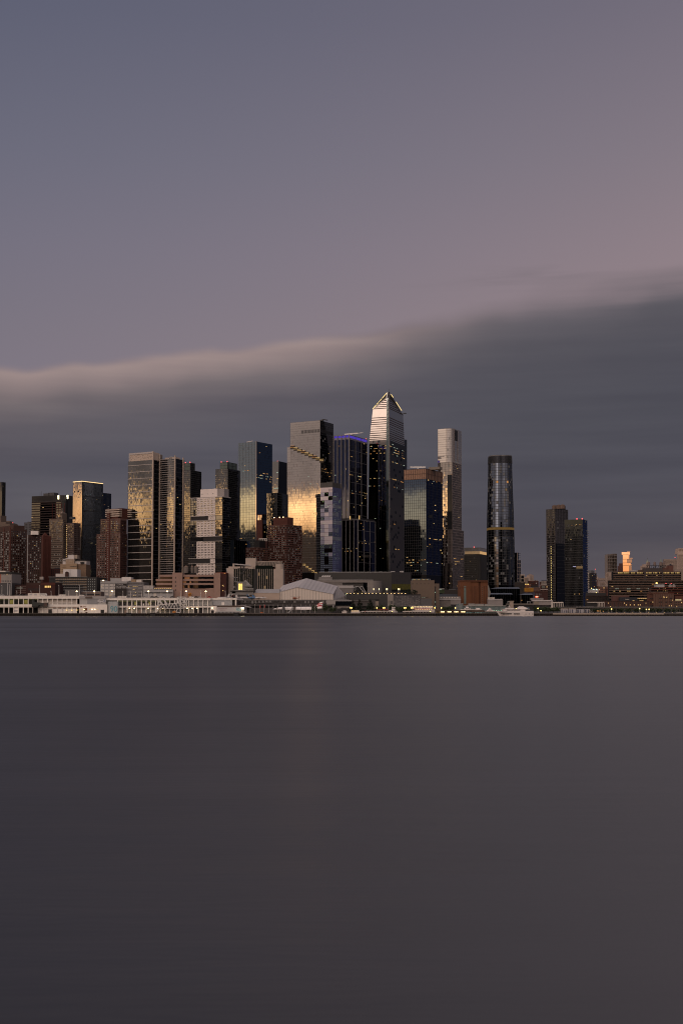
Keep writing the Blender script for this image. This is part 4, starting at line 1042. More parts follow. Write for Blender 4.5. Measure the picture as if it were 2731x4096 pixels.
# ------------------------------------------------------------------ the waterfront, left to right
DQ = 1074.0
CREAM = mat('cream_paint', (.50, .46, .42), .6, 0, .14, .3, .12)
PGREY = mat('pier_grey_paint', (.37, .37, .37), .6, 0, .1, .25, .12)
RUST = mat('rusty_steel', (.22, .10, .05), .85, 0, .4)
PGLASS = glass('pier_window', (.16, .165, .15), .06, .01)
OLIVE = glow('pier_hall_glow', (.72, .62, .26), .085)
YEL = glow('pier_yellow_glow', (1, .78, .18), .20)
DOOR = mat('steel_door', (.24, .21, .19), .7)
TEALP = mat('teal_paint', (.08, .28, .34), .6)
def quay(name, label, a, b_, D, cap, capm, pile_m, step=8.5, top=GZ):
    f = Front(name, label, 'quay', (a + b_) / 2, D, gz=0)
    x0, x1 = f.x(a), f.x(b_)
    MB().box(x0, x1, 1.0, 14, -3, top - .5).build('retaining_wall', pile_m, f.o)
    MB().box(x0, x1, -.3, 14, top - cap, top).build('deck_edge', capm, f.o)
    me = MB().cyl(0, .4, -3, top - cap, .42, 7).mesh('pile', pile_m)
    n = int((b_ - a) / step)
    for i in range(n): place('pile', me, f.o, (x0 + (i + .5 + random.uniform(-.2, .2)) * (x1 - x0) / n, 0, random.uniform(-.25, 0)))
    return f
quay('timber_quay', 'dark timber quay along the white two-storey piers at left', -30, 985, DQ, .9, mat('weathered_timber', (.055, .048, .042), .95, 0, .4), WOODP)
quay('timber_quay', 'dark piled quay below the white jet and the dark conifers', 985, 1742, DQ, .8, mat('wet_concrete', (.09, .08, .075), .9, 0, .3), WOODP)
quay('timber_quay', 'low dark quay in front of the lit boat sheds', 1742, 1985, DQ + 2, .8, M['weathered_timber'], WOODP)
quay('timber_quay', 'short dark wharf right of the white ferry', 2133, 2210, DQ + 1, .8, M['weathered_timber'], WOODP)
quay('stone_quay', 'pale capped river wall with dark piles at far right', 2210, 2652, DQ, 1.2, mat('pale_cap_stone', (.30, .25, .21), .9), WOODP, 6.5)
quay('stone_quay', 'darker end of the river wall at the right edge of the picture', 2652, 2770, DQ, 1.1, M['wet_concrete'], WOODP, 6.5)
for i, px in enumerate((516, 612, 707, 945)):
    f = Front('fender_block', ('black timber fender hanging under the doors right of the blue 90', 'black fender below the pier between two wall lamps', 'black fender under the white truss gangway', 'dark stacked fender near the blue 88')[i], 'fender', px, DQ - 1, gz=0)
    b = MB(); b.box(-2.2, 2.2, -.6, .8, -.6, 3.0)
    for k in range(4): b.box(-2.1 + k * 1.15, -1.3 + k * 1.15, -.85, -.6, -.4, 2.7)
    b.build('timber_frame', BLACK, f.o)

# --- first pier shed (open two-storey gallery)
f = Front('pier_shed', 'long white two-storey pier shed with open dark bays at far left', 150, DQ + 6)
f.box('core', mat('hall_interior', (.022, .021, .019), .9), -30, 318, 2386, 2453, 9, 120)
f.box('roof_slab', WHITE, -30, 322, 2383, 2387, -.8, 121)
f.box('fascia', WHITE, -30, 320, 2387, 2395, -.6, 0)
f.box('middle_band', WHITE, -30, 318, 2417, 2426, -.5, 9)
f.box('floor_edge', CREAM, -30, 318, 2426, 2430, -.7, 9)
pitch = 19.35; x_ = 18 - 2 * pitch
n = int((318 - x_) / pitch) + 1
colm = MB().box(-.30, .30, -.45, .3, 0, f.z(2395)).mesh('column', WHITE)
for i in range(n + 1):
    px = x_ + i * pitch
    if px > 320: break
    place('column', colm, f.o, (f.x(px), 0, 0))
    if px + pitch > 322: break
    a, c = px + 1.8, px + pitch - 1.8
    if i < 9:
        f.box('window', PGLASS if i % 3 else YEL, a, c, 2397, 2415, 1.5, 1.8)
        MB().box(f.x(a), f.x(c), 1.3, 1.5, f.z(2400), f.z(2397)).build('soffit_light', OLIVE, f.o)
        for k in range(1, 4): f.box('window_bar', DGREY, a + k * 4 - .3, a + k * 4 + .3, 2397, 2415, 1.25, 1.5)
        if i == 4: f.box('wall_panel', WHITE, px + 2, px + pitch - 2, 2431, 2453, .2, .6)
        if i == 4: f.box('shutter', GREY, px + 3, px + 15, 2441, 2446, .05, .2)
    elif i < 12:
        f.box('wall_panel', CREAM, px, px + pitch, 2397, 2416, 2.5, 2.8); f.box('wall_panel', WHITE, px + 1.6, px + pitch - 1.6, 2431, 2453, .2, .6)
        if i == 11: f.box('dark_door', BLACK, px + 3, px + pitch - 2, 2437, 2453, .05, .2)
        else:
            for k in range(3): f.box('shutter', mat('pale_shutter', (.50, .48, .46), .6), px + 3, px + pitch - 3, 2437 + k * 5, 2441 + k * 5, .05, .2)
    else:
        f.box('wall_panel', CREAM, px, px + pitch, 2397, 2416, 2.5, 2.8); f.box('wall_panel', WHITE, px + 1.6, px + pitch - 1.6, 2427, 2453, .1, .6)
        f.box('window', BLACK, px + 3, px + pitch - 3, 2429, 2434, -.02, .1)
for i in range(12, 16):
    a = x_ + i * pitch
    if a < 316: MB().box(f.x(a), f.x(min(318, a + pitch)), .2, .4, f.z(2413), f.z(2411)).build('railing', STEEL, f.o)
for i in range(13):
    px = 172 + i * 12; MB().box(f.x(px), f.x(px) + 4.0, -.72, -.66, f.z(2431), f.z(2429.6)).build('rust_streak', RUST, f.o) if random.random() < .3 else None
# --- grey end block of the shed with the numeral 3
f = Front('pier_end_block', 'grey and white pier end block with rust stains and a small numeral 3', 372, DQ + 3)
f.box('lower_wall', WHITE, 318, 430, 2418, 2455, 0, 60); f.box('upper_wall', PGREY, 319, 424, 2395, 2418, .3, 60)
f.box('parapet', mat('grey_roof_fascia', (.30, .29, .29), .7), 318, 424, 2385, 2395, -.4, 60)
f.box('upper_panel', mat('slate_panel', (.24, .245, .26), .6), 350, 392, 2396, 2416, 0, .3)
f.box('upper_panel', mat('light_panel', (.46, .46, .47), .6), 392, 423, 2394, 2410, 0, .3)
f.box('roof_box', mat('brown_box', (.10, .075, .065), .8), 343, 370, 2386, 2392, -1.2, -.4)
f.box('dark_door', BLACK, 404, 418, 2439, 2455, -.06, .02)
for a, c, y, d in ((322, 345, 2424, 8), (336, 348, 2432, 14), (343, 352, 2448, 6), (318, 350, 2450, 3), (420, 428, 2450, 4)):
    b = MB()
    for k in range(9):
        u = random.uniform(a, c); w_ = random.uniform(.4, 1.6); h0 = random.uniform(.4, 1) * d
        b.box(f.x(u), f.x(u) + w_ * .5, -.05, -.01, f.z(y + h0), f.z(y))
    b.build('rust_streak', RUST, f.o, 'stuff')
text('PIER', f.o, BLACK, (f.x(407), -.08, f.z(2401)), 1.5); text('3', f.o, mat('dark_blue_paint', (.03, .05, .16), .6), (f.x(417.5), -.08, f.z(2402.5)), 3.4)
for px, py in ((394, 2398), (398, 2404), (394, 2410), (409, 2409)): f.box('dark_mark', DGREY, px - 1.5, px + 1.5, py - 1, py + 1.5, -.06, 0)
for px in (269, 289, 310, 319, 329, 339, 360, 370, 381, 391):
    if px < 318: continue
    o = MB().cyl(f.x(px), -.35, f.z(2438), f.z(2436.6), .38, 8).build('wall_lamp', LAMP if px in (339, 370, 381) else LW, f.o)
for px, w_ in ((269, 'leftmost of the row of small warm lamps on the white wall'), (289, 'second of the row of small warm lamps on the white wall'), (310, 'small warm lamp just left of the rust stains')):
    f = Front('wall_lamp', w_, px, DQ + 5.3); MB().cyl(0, -.2, f.z(2441), f.z(2439.6), .34, 8).build('lamp_head', LAMPY, f.o); f.box('bracket', GREY, px - .6, px + .6, 2439, 2439.6, -.3, .3)
# --- the blue 90 block
f = Front('pier_block', 'grey pier block with a large blue 90', 451, DQ + 2)
b = MB(); y0 = 0
b.prism([(f.x(430), 3), (f.x(444), 0), (f.x(472), 0), (f.x(472), 30), (f.x(430), 30)], 0, f.z(2406)); b.build('block', mat('block_grey', (.36, .38, .39), .6, 0, .1, .15), f.o)
f.box('seam', GREY, 451, 451.4, 2407, 2454, -.04, .02); f.box('seam', GREY, 466, 466.4, 2407, 2454, -.04, .02)
text('90', f.o, TEALP, (f.x(456.5), -.12, f.z(2437)), 7.4, sx=.92)
text('77', f.o, GREY, (f.x(436.5), 1.2, f.z(2413)), 1.4, rot=(pi / 2, 0, -.4))
# --- second pier shed
f = Front('pier_shed', 'white pier shed with lit glazed upper gallery right of the blue 90', 640, DQ + 6)
f.box('core', mat('shed_grey_wall', (.30, .30, .29), .8, 0, .15), 424, 842, 2393, 2454, 2.6, 120)
f.box('roof_slab', WHITE, 423, 845, 2391.5, 2394, -.9, 121); f.box('fascia', WHITE, 424, 843, 2394, 2401, -.7, 2.6)
f.box('middle_band', WHITE, 471, 842, 2424.5, 2430, -.6, 2.6)
x_, pitch = 472.5, 18.9
colm = MB().box(-.4, .4, -.5, .3, 0, f.z(2400)).mesh('column', WHITE)
doorm = f.mesh = None
for i in range(20):
    px = x_ + i * pitch
    if px > 842: break
    place('column', colm, f.o, (f.x(px), 0, 0)); a, c = px + 1.6, px + pitch - 1.6
    if i < 11:
        g_ = OLIVE if i in (0, 4, 5, 7, 9) else PGLASS
        f.box('window', PGLASS, a, c, 2403, 2423, 1.2, 1.5); MB().box(f.x(a), f.x(c), 1.0, 1.2, f.z(2407), f.z(2402)).build('soffit_light', OLIVE, f.o)
        if i in (3, 6): MB().box(f.x(a + 7), f.x(c - 1), 1.0, 1.19, f.z(2420), f.z(2407.5)).build('lit_window', YEL, f.o)
        for k in range(1, 4): f.box('window_bar', GREY, a + k * 3.9 - .2, a + k * 3.9 + .2, 2402, 2424, .9, 1.0)
        if i in (5, 6): f.box('white_crate', WHITE, a + 4, a + 9, 2414, 2423, .3, .9)
        MB().box(f.x(a), f.x(c), .0, .15, f.z(2421.5), f.z(2420.6)).build('railing', STEEL, f.o)
    elif i < 15: MB().box(f.x(a), f.x(c), .9, 1.2, f.z(2423), f.z(2403)).build('window', PGLASS if i % 2 else M['shed_grey_wall'], f.o)
    else: MB().box(f.x(a), f.x(c), .9, 1.2, f.z(2423), f.z(2403)).build('wall_panel', M['shed_grey_wall'], f.o); MB().box(f.x(a), f.x(c), .3, .45, f.z(2421), f.z(2420)).build('railing', STEEL, f.o)
    if i in (1, 4): MB().box(f.x(px + 4), f.x(px + 15), 2.2, 2.58, 0, f.z(2440)).build('garage_door', mat('tan_door', (.30, .235, .20), .7), f.o)
    elif i in (0, 2, 5, 7): MB().box(f.x(px + 4), f.x(px + 15), 2.3, 2.58, 0, f.z(2446)).build('low_door', PGREY, f.o)
    if i in (16, 17): MB().box(f.x(px) - (0 if i == 17 else -.4), f.x(px + pitch), 2.0, 2.57, 0, f.z(2431)).build('dark_door', BLACK, f.o)
for px in (520, 539, 595, 633, 653, 750, 770, 789): MB().cyl(f.x(px), -1.0, f.z(2434), f.z(2432.3), .5, 8).build('wall_lamp', LAMP, f.o)
MB().box(f.x(842), f.x(868), -1.2, 10, 0, f.z(2424)).build('porch_wall', WHITE, f.o); MB().box(f.x(845), f.x(857), -1.25, -1.15, 0, f.z(2441)).build('dark_door', BLACK, f.o)
MB().cyl(f.x(850), -1.5, f.z(2433), f.z(2431.3), .5, 8).build('wall_lamp', LAMP, f.o)
# --- grey upper block and the blue 88 wall
f = Front('pier_end_block', 'grey windowless pier end block above the wall marked 88', 890, DQ + 9)
f.box('wall', mat('cool_grey_wall', (.30, .31, .32), .6, 0, .1, .2), 842, 929, 2398, 2426, 0, 70); f.box('roof_slab', WHITE, 840, 948, 2393, 2399, -.6, 71)
f.box('dark_void', BLACK, 929, 941, 2402, 2424, 2, 60); f.box('column', WHITE, 941, 946, 2399, 2423, -.2, .6); f.box('brown_base', mat('brown_base', (.075, .055, .045), .85), 826, 973, 2422, 2431, -.8, 50)
f.box('white_door', WHITE, 887, 898, 2409, 2421, -.1, .05)
for px in (860, 870, 917): f.box('seam', GREY, px, px + .4, 2400, 2421, -.05, .02)
f = Front('pier_wall', 'long low white wall with faded lettering and a blue 88', 905, DQ + 3)
f.box('wall', mat('pale_pier_wall', (.42, .41, .41), .6, 0, .12, .2), 868, 976, 2429, 2446, 0, 30); f.box('base', GREY, 862, 984, 2446, 2455, -.5, 30)
text('88', f.o, mat('faded_teal', (.14, .30, .36), .6), (f.x(954.5), -.1, f.z(2438)), 4.6, sx=1.05)
PINKT = mat('faded_red_paint', (.36, .24, .25), .7)
text('PASSENGER SHIP', f.o, PINKT, (f.x(891), -.1, f.z(2434)), 1.1); text('TERMINAL', f.o, PINKT, (f.x(891), -.1, f.z(2440.5)), 1.1)
for i in range(22): f.box('fender_board', BLACK if i % 2 else DGREY, 864 + i * 5.4, 866 + i * 5.4, 2447, 2456, -.8, -.5)
f = Front('lamp_post', 'bright lamp at the right end of the wall marked 88', 971, DQ + 2)
MB().cyl(0, 0, 0, f.z(2434), .15, 6).build('pole', GREY, f.o); MB().cyl(0, -.2, f.z(2434.5), f.z(2430), .95, 10).build('lamp_head', glow('flood_glow', (1, .84, .5), 14), f.o)
# --- white truss gangway and dark gangway
f = Front('truss_gangway', 'white steel truss gangway leaning against the pier', 690, DQ + 1)
TW = mat('truss_white', (.62, .60, .58), .5)
def XZ(px, py, y=0): return (f.x(px), y, max(0, f.z(py)))
for y, nm in ((0, 'front_truss'), (4.5, 'rear_truss')):
    b = MB()
    for p, q_ in (((624, 2452), (624, 2430)), ((624, 2430), (632, 2420)), ((632, 2420), (712, 2413)), ((632, 2432), (704, 2434)), ((632, 2420), (632, 2398)), ((632, 2398), (655, 2398)), ((710, 2388), (738, 2388)), ((710, 2388), (710, 2414)), ((722, 2388), (722, 2445)), ((738, 2388), (738, 2414)), ((712, 2413), (746, 2410)), ((704, 2434), (746, 2432)), ((746, 2400), (746, 2434)), ((738, 2388), (746, 2400)),
                  ((712, 2434), (704, 2450)), ((722, 2445), (722, 2451)), ((704, 2450), (724, 2450)), ((624, 2452), (636, 2432)), ((655, 2398), (667, 2416))): b.bar(XZ(*p, y), XZ(*q_, y), .28)
    k = 0
    for i in range(12):
        p, q_ = 632 + i * 6.6, 632 + (i + 1) * 6.6
        b.bar(XZ(p, (2420 - i * .55) if i % 2 else 2432, y), XZ(q_, 2432 if i % 2 else 2420 - (i + 1) * .55, y), .2)
    for p, q_ in (((638, 2400), (650, 2418)), ((632, 2412), (644, 2400)), ((710, 2400), (722, 2390)), ((724, 2392), (737, 2412)), ((724, 2428), (745, 2414)), ((724, 2414), (745, 2430)), ((740, 2392), (728, 2402)), ((710, 2414), (722, 2400))): b.bar(XZ(*p, y), XZ(*q_, y), .2)
    b.build(nm, TW, f.o)
MB().slab([(f.x(634), f.z(2430)), (f.x(706), f.z(2430)), (f.x(706), f.z(2416)), (f.x(634), f.z(2422))], 1.2, 3.6).build('walkway_cabin', mat('walkway_dark', (.06, .065, .075), .4), f.o)
MB().slab([(f.x(704), f.z(2444)), (f.x(718), f.z(2448)), (f.x(722), f.z(2424)), (f.x(712), f.z(2424))], 1.2, 3.6).build('ramp_cabin', M['walkway_dark'], f.o)
MB().slab([(f.x(690), f.z(2451)), (f.x(704), f.z(2451)), (f.x(704), f.z(2444)), (f.x(693), f.z(2444))], -1, 1).build('drive_unit', mat('orange_machine', (.42, .16, .03), .6), f.o)
f = Front('covered_gangway', 'dark covered gangway box fixed across the left pier gallery', 162, DQ + 3)
b = MB(); b.slab([(f.x(132), f.z(2429)), (f.x(156), f.z(2429)), (f.x(158), f.z(2421)), (f.x(192), f.z(2424)), (f.x(194), f.z(2410)), (f.x(178), f.z(2412)), (f.x(140), f.z(2408)), (f.x(138), f.z(2396)), (f.x(132), f.z(2398))], -2.5, 1.5); b.build('cabin', mat('gangway_dark', (.022, .026, .026), .5), f.o)
f.box('end_cap', mat('brown_cap', (.07, .045, .04), .7), 180, 193, 2412, 2424, -2.8, -2.5)
for i in range(4): f.box('wheel', BLACK, 133 + i * 6, 137 + i * 6, 2425, 2429, -2.9, -2.5)
f.box('strut', BLACK, 134, 136, 2429, 2453, -.5, .5); f.box('strut', BLACK, 152, 154, 2429, 2453, -.5, .5)

# --- things on the pier roofs
RZ = Z(2383, DQ + 6); RZ2 = Z(2391.5, DQ + 6)
def lamp_post(px, ytop, D, lit, label, zbase, single_arm=True):
    o = thing('lamp_post', label, 'lamp post', (X(px, 2380, D), D, zbase), 0, 'lamp posts on the pier roofs')
    h_ = Z(ytop, D) - zbase
    MB().cyl(0, 0, 0, h_, .2 if lit else .24, 6, .13).build('pole', mat('pole_pale', (.42, .40, .38), .6), o)
    b = MB(); b.bar((0, 0, h_), (.0, -1.2, h_ + .1), .12); b.build('arm', STEEL, o)
    b = MB(); b.cyl(0, -1.2, h_ - .55, h_ + .1, .75 if lit else .35, 8, .4); b.build('lamp_head', glow('roof_lamp_glow', (1, .72, .36), 13) if lit else GREY, o)
side = ('left', 'second', 'third', 'fourth', 'fifth', 'sixth', 'seventh', 'eighth')
for i, (px, w_) in enumerate(((309, 'above the grey pier end block'), (379, 'left of the storage building'), (450, 'in front of the storage building sign'), (595, 'in front of the banded glass tower'), (670, 'before the left wing of the pink offices'), (746, 'before the curved wing, left of the shield sign'), (824, 'before the curved wing, right of the shield sign'))):
    lamp_post(px, 2364, DQ + 24, True, 'lit roof lamp post ' + w_, RZ if px < 420 else RZ2)
for px, yt, w_ in ((9, 2341, 'nearest the left edge of the picture'), (39, 2338, 'before the grey wall at far left'), (84, 2346, 'before the brick slab at left'), (160, 2342, 'left of the lit row of windows'), (237, 2341, 'before the dark terraced block'), (319, 2341, 'right of the grey roof box')):
    lamp_post(px, yt, DQ + 40, False, 'tall unlit white roof pole ' + w_, RZ)
for px, w_ in ((69, 'by the brick slab'), (126, 'above the dark parked cars'), (206, 'between two tall poles'), (276, 'before the grey box'), (346, 'between two lit lamps'), (493, 'before the storage sign'), (523, 'right of the storage sign'), (567, 'at the storage building corner'), (645, 'near the parked cars'), (723, 'above the truss gangway'), (803, 'right of the shield sign'), (902, 'beside the fighter jets')):
    lamp_post(px, 2364, DQ + 30, False, 'thin unlit roof lamp post ' + w_, RZ if px < 420 else RZ2)
def car(px, D, zb, label, m, L=4.6, van=False, ry=0.0):
    o = thing('parked_car' if not van else 'parked_van', label, 'car' if not van else 'van', (X(px, 2385, D), D, zb), ry, 'cars parked on the pier roof')
    h_ = 1.5 if not van else 2.4; b = MB()
    if van: b.slab([(-L / 2, .35), (L / 2, .35), (L / 2, 1.1), (L / 2 - .7, h_ - .1), (L / 2 - 1.3, h_), (-L / 2, h_)], 0, 1.9)
    else: b.slab([(-L / 2, .3), (L / 2, .3), (L / 2, .75), (L / 2 - .9, .92), (L / 2 - 1.7, h_), (-L / 2 + 1.2, h_), (-L / 2 + .4, .95), (-L / 2, .85)], 0, 1.8)
    b.build('body', m, o)
    b = MB()
    if van: b.slab([(-L / 2 + .3, 1.3), (L / 2 - .9, 1.3), (L / 2 - 1.1, h_ - .35), (-L / 2 + .3, h_ - .35)], -.03, .02)
    else: b.slab([(-L / 2 + .6, .95), (L / 2 - 1.1, .95), (L / 2 - 1.75, h_ - .15), (-L / 2 + 1.25, h_ - .15)], -.03, .02)
    b.build('window', GL_BLACK, o)
    for u in (-L / 2 + .9, L / 2 - .9):
        b = MB(); b.rings([[(u + .33 * cos(a), y, .33 + .33 * sin(a)) for a in [2 * pi * k / 8 for k in range(8)]] for y in (-.06, .2)]); b.build('wheel', BLACK, o)
CB = mat('car_black', (.02, .02, .022), .3, .3); CW = mat('car_white', (.55, .54, .53), .35); CS = mat('car_silver', (.30, .30, .31), .3, .5); CR = mat('car_red', (.30, .03, .03), .4)
car(173, DQ + 15, RZ, 'white van parked on the pier roof near the left', CW, 7.0, True)
for px, w_, m in ((8, 'at the left edge of the roof', CS), (74, 'left of the white roof hut', CB), (88, 'beside the white roof hut', CB), (100, 'touching the white roof hut', CB)): car(px, DQ + 14, RZ, ('dark' if m is CB else 'silver') + ' car parked ' + w_, m)
for px, w_, m in ((580, 'left of the lamp by the banded tower', CS), (611, 'right of the lamp by the banded tower', CB), (626, 'before the low white building', CB), (655, 'left of the second shed lamp', CS), (690, 'under the left wing of the pink offices', CB), (716, 'left of the truss tower', CB), (772, 'below the shield sign', CW), (786, 'right of the shield sign', CB), (795, 'under the thin post right of the shield sign', CS), (838, 'at the right end of the second shed', CR)):
    car(px, DQ + 14, RZ2, {id(CB): 'black', id(CS): 'silver', id(CW): 'white', id(CR): 'red'}[id(m)] + ' car parked ' + w_, m)
for a, c, y, zb, w_, m in ((113, 176, 2373, RZ, 'wide white roof hut beside the parked van', CREAM), (237, 260, 2378, RZ, 'small white air unit on the roof before the grey box', CREAM), (318, 337, 2379, RZ, 'white air unit at the right end of the first shed roof', CREAM), (472, 505, 2384, RZ2, 'long white air unit below the storage sign', CREAM), (622, 640, 2386, RZ2, 'pale air unit left of the truss gangway', CREAM), (643, 655, 2384, RZ2, 'pale air unit behind the truss gangway', CREAM), (757, 778, 2386, RZ2, 'pale air unit below the shield sign', CREAM)):
    D = DQ + 20; o = thing('roof_unit', w_, 'roof unit', (X((a + c) / 2, y, D), D, zb)); w2 = (X(c, y, D) - X(a, y, D)) / 2; h_ = Z(y, D) - zb
    MB().box(-w2, w2, 0, 5, 0, h_).build('casing', m, o)
    for k in range(3): MB().box(-w2 * .8 + k * w2 * .6, -w2 * .45 + k * w2 * .6, -.06, 0, h_ * .25, h_ * .8).build('louver', GREY, o)
# ------------------------------------------------------------------ low buildings behind the piers
def front_windows(f, px0, px1, py0, py1, nc, nr, m, wk=.55, hk=.5, y=-.05, lit=0.0, litm=None, name='window'):
    """a grid of separate recess-framed windows on a front wall"""
    cw, rh = (px1 - px0) / nc, (py1 - py0) / nr
    me = {}
    for r in range(nr):
        for c in range(nc):
            mm = (litm or LW) if random.random() < lit else m
            if mm.name not in me: me[mm.name] = MB().box(0, f.x(px0 + cw * wk) - f.x(px0), y, .06, 0, f.z(py0) - f.z(py0 + rh * hk)).mesh(name, mm)
            place(name, me[mm.name], f.o, (f.x(px0 + c * cw + cw * (1 - wk) / 2), 0, f.z(py0 + r * rh + rh * (1 + hk) / 2)))
f = Front('low_building', 'grey panelled building above a dark base, cut by the left edge', 10, 1330)
f.box('base', DGREY, -40, 46, 2332, 2440, 0, 40); f.box('upper_wall', mat('stucco_grey', (.25, .23, .22), .85, 0, .3), 4, 47, 2296, 2332, -.4, 40); f.box('roof_edge', BLACK, -40, 47, 2288, 2296, -.8, 40)
f.box('red_panel', mat('orange_panel', (.28, .075, .04), .7), -40, 4, 2296, 2332, -.5, 40); f.box('post', GREY, 30.5, 33.5, 2332, 2380, -.4, 0); f.box('post', GREY, 44.5, 47, 2332, 2380, -.4, 0)
f.box('roof_hut', CREAM, -30, 18, 2283, 2288, 4, 20)
front_windows(f, 6, 46, 2320, 2329, 6, 1, DGREY, .45, .6, -.5); front_windows(f, 6, 46, 2296, 2300, 6, 1, DGREY, .4, .6, -.5); f.box('lamp', LW, 28, 30, 2296, 2299, -.6, -.4)
f = Front('low_building', 'low reddish brick block with a row of four lit windows', 150, 1345)
f.box('wall', DBRICK, 56, 221, 2340, 2440, 0, 40); f.box('upper_block', BRICK, 100, 220, 2330, 2341, 4, 36); f.box('parapet', RBRICK, 165, 221, 2331, 2341, -.4, 3)
for i in range(4): f.box('lit_window', glow('bright_room', (1, .60, .20), 1.1), 180 + i * 6.4, 184.3 + i * 6.4, 2343, 2350.5, -.1, .05)
for i in range(5): f.box('stone_band', mat('band_stone', (.20, .16, .14), .9), 57, 105, 2346 + i * 8, 2347 + i * 8, -.15, 0)
f.box('arched_sign', mat('green_grey_sign', (.20, .21, .19), .7), 67, 91, 2349, 2356, -.4, 0)
front_windows(f, 112, 160, 2350, 2366, 5, 1, BLACK, .5, .6); f.box('annex', GREY, 46, 57, 2343, 2380, -.5, 20)
f = Front('water_tank', 'pale square roof tank on a dark frame above the brick block', 166, 1370)
f.box('tank', mat('tank_beige', (.30, .27, .25), .8), 159, 173, 2307, 2318, 0, 4)
for px in (161, 170): f.box('leg', BLACK, px, px + 1, 2318, 2340, .5, 1)
f.box('frame', BLACK, 158, 175, 2318, 2320, -.2, 4)
f = Front('dark_block', 'dark terraced block with thin pale floor lines below the tan building', 290, 1420)
f.box('core', mat('dark_block_wall', (.022, .022, .024), .7), 218, 388, 2308, 2440, 0, 60); f.box('wing', M['dark_block_wall'], 194, 219, 2308, 2330, 4, 50)
for i in range(6):
    f.box('floor_band', mat('thin_white_edge', (.22, .22, .22), .6), 194 if i == 0 else 222, 350 if i == 0 else 348, 2307 + i * 10.4, 2308.4 + i * 10.4, -.6, 0)
front_windows(f, 222, 348, 2312, 2372, 17, 6, glass('block_window', (.13, .14, .145), .1), .62, .5, -.05, .015, LO)
front_windows(f, 350, 384, 2312, 2372, 4, 6, PALEW, .35, .4, -.05)
f = Front('tan_building', 'tan and white stepped building of stacked boxes in front of the tall glass tower', 290, 1480)
TAN = mat('tan_render', (.27, .195, .13), .85); TWH = mat('white_render', (.46, .43, .42), .8); TGR = mat('greyish_render', (.30, .25, .21), .85)
f.box('left_wing', TAN, 241, 266, 2257, 2330, 0, 30); f.box('middle_wing', TAN, 266, 308, 2254, 2330, -2, 30); f.box('right_wing', mat('tan_render_dark', (.17, .115, .08), .85), 308, 342, 2256, 2330, 3, 30)
f.box('upper_left', TWH, 249, 263, 2235, 2258, 2, 25); f.box('upper_middle', TGR, 262, 297, 2234, 2255, 0, 25); f.box('upper_cap', TWH, 262, 297, 2233, 2236, -.4, 25); f.box('upper_right', TWH, 297, 343, 2243, 2258, 4, 25); f.box('dark_roof', BLACK, 297, 343, 2239, 2243, 3, 26)
f.box('top_box', TWH, 268, 292, 2219, 2234, 4, 18); f.box('top_box', TGR, 292, 305, 2219, 2234, 5, 18)
front_windows(f, 242, 266, 2260, 2290, 5, 4, BLACK, .45, .35); front_windows(f, 280, 307, 2262, 2270, 6, 1, BLACK, .5, .5, -2.1); front_windows(f, 320, 335, 2247, 2255, 3, 1, BLACK, .6, .8, 3.9); front_windows(f, 252, 262, 2239, 2244, 2, 1, BLACK, .4, .8, 1.9)
front_windows(f, 264, 296, 2238, 2253, 9, 3, GL_WIN, .7, .5, -.1)
f = Front('white_box_building', 'white boxy roof house in front of the tan stepped building', 280, 1450)
f.box('box', mat('bright_render', (.55, .53, .53), .8), 253, 309, 2277, 2312, 0, 20); f.box('low_wing', TWH, 224, 264, 2295, 2312, -1, 18); f.box('brown_hut', BRICK, 263, 275, 2290, 2312, -3, 4)
MB().slab([(f.x(262), f.z(2290)), (f.x(276), f.z(2290)), (f.x(269), f.z(2286))], -3.4, 4.4).build('hut_roof', DBRICK, f.o)
for px in (275, 279, 282): f.box('groove', GREY, px, px + .6, 2278, 2306, -.08, .02)
f = Front('grey_box', 'plain dark grey windowless box on the shore behind the first shed', 290, 1320)
f.box('wall', mat('box_grey', (.13, .125, .125), .8), 261, 318, 2360, 2440, 0, 20); f.box('roof_edge', GREY, 261, 318, 2359, 2360.5, -.3, 20)
f = Front('low_building', 'long low brown ramp building left of the storage building', 370, 1330)
f.box('wall', mat('ramp_brown', (.16, .12, .105), .85), 320, 404, 2367, 2440, 0, 20); f.box('dark_opening', BLACK, 322, 400, 2375, 2381, -.05, .1); f.box('upper_edge', GREY, 320, 404, 2366, 2368, -.3, 20)
# storage building
f = Front('storage_building', 'grey storage building with a dark lettered billboard', 488, 1400)
SG = mat('storage_frame', (.27, .265, .27), .7); SPN = mat('storage_panel_light', (.44, .42, .40), .6); SPD = mat('storage_panel_dark', (.19, .185, .195), .6)
f.box('core', SG, 402, 508, 2331, 2440, 0, 40); f.box('right_wing', mat('storage_frame_dark', (.155, .15, .155), .7), 508, 574, 2334, 2440, 1.5, 40)
f.box('parapet', SG, 402, 510, 2325, 2334, -.6, 40); f.box('parapet', M['storage_frame_dark'], 510, 574, 2328, 2334, .8, 40); f.box('corner_block', SG, 402, 422, 2320, 2326, -.6, 10)
rowsy = (2336, 2347, 2360, 2373, 2385); k = 0
for i, y in enumerate(rowsy):
    for px in (405, 421.5, 439.5, 456):
        w_ = 13 if px < 450 else 5
        f.box('panel', SPN, px, px + w_, y + .6, y + 8.5, -.25, 0); f.box('slot', BLACK if random.random() < .4 else LW, px + (0 if random.random() < .5 else 5), px + (5 if w_ > 6 else 3), y - 2.3, y - 1, -.1, 0) if i else None
    for px in (511, 531, 553): f.box('panel', SPD, px, px + 16, y + 2, y + 9.5, 1.25, 1.5); f.box('slot', BLACK, px, px + 16, y - .4, y + 1, 1.35, 1.5)
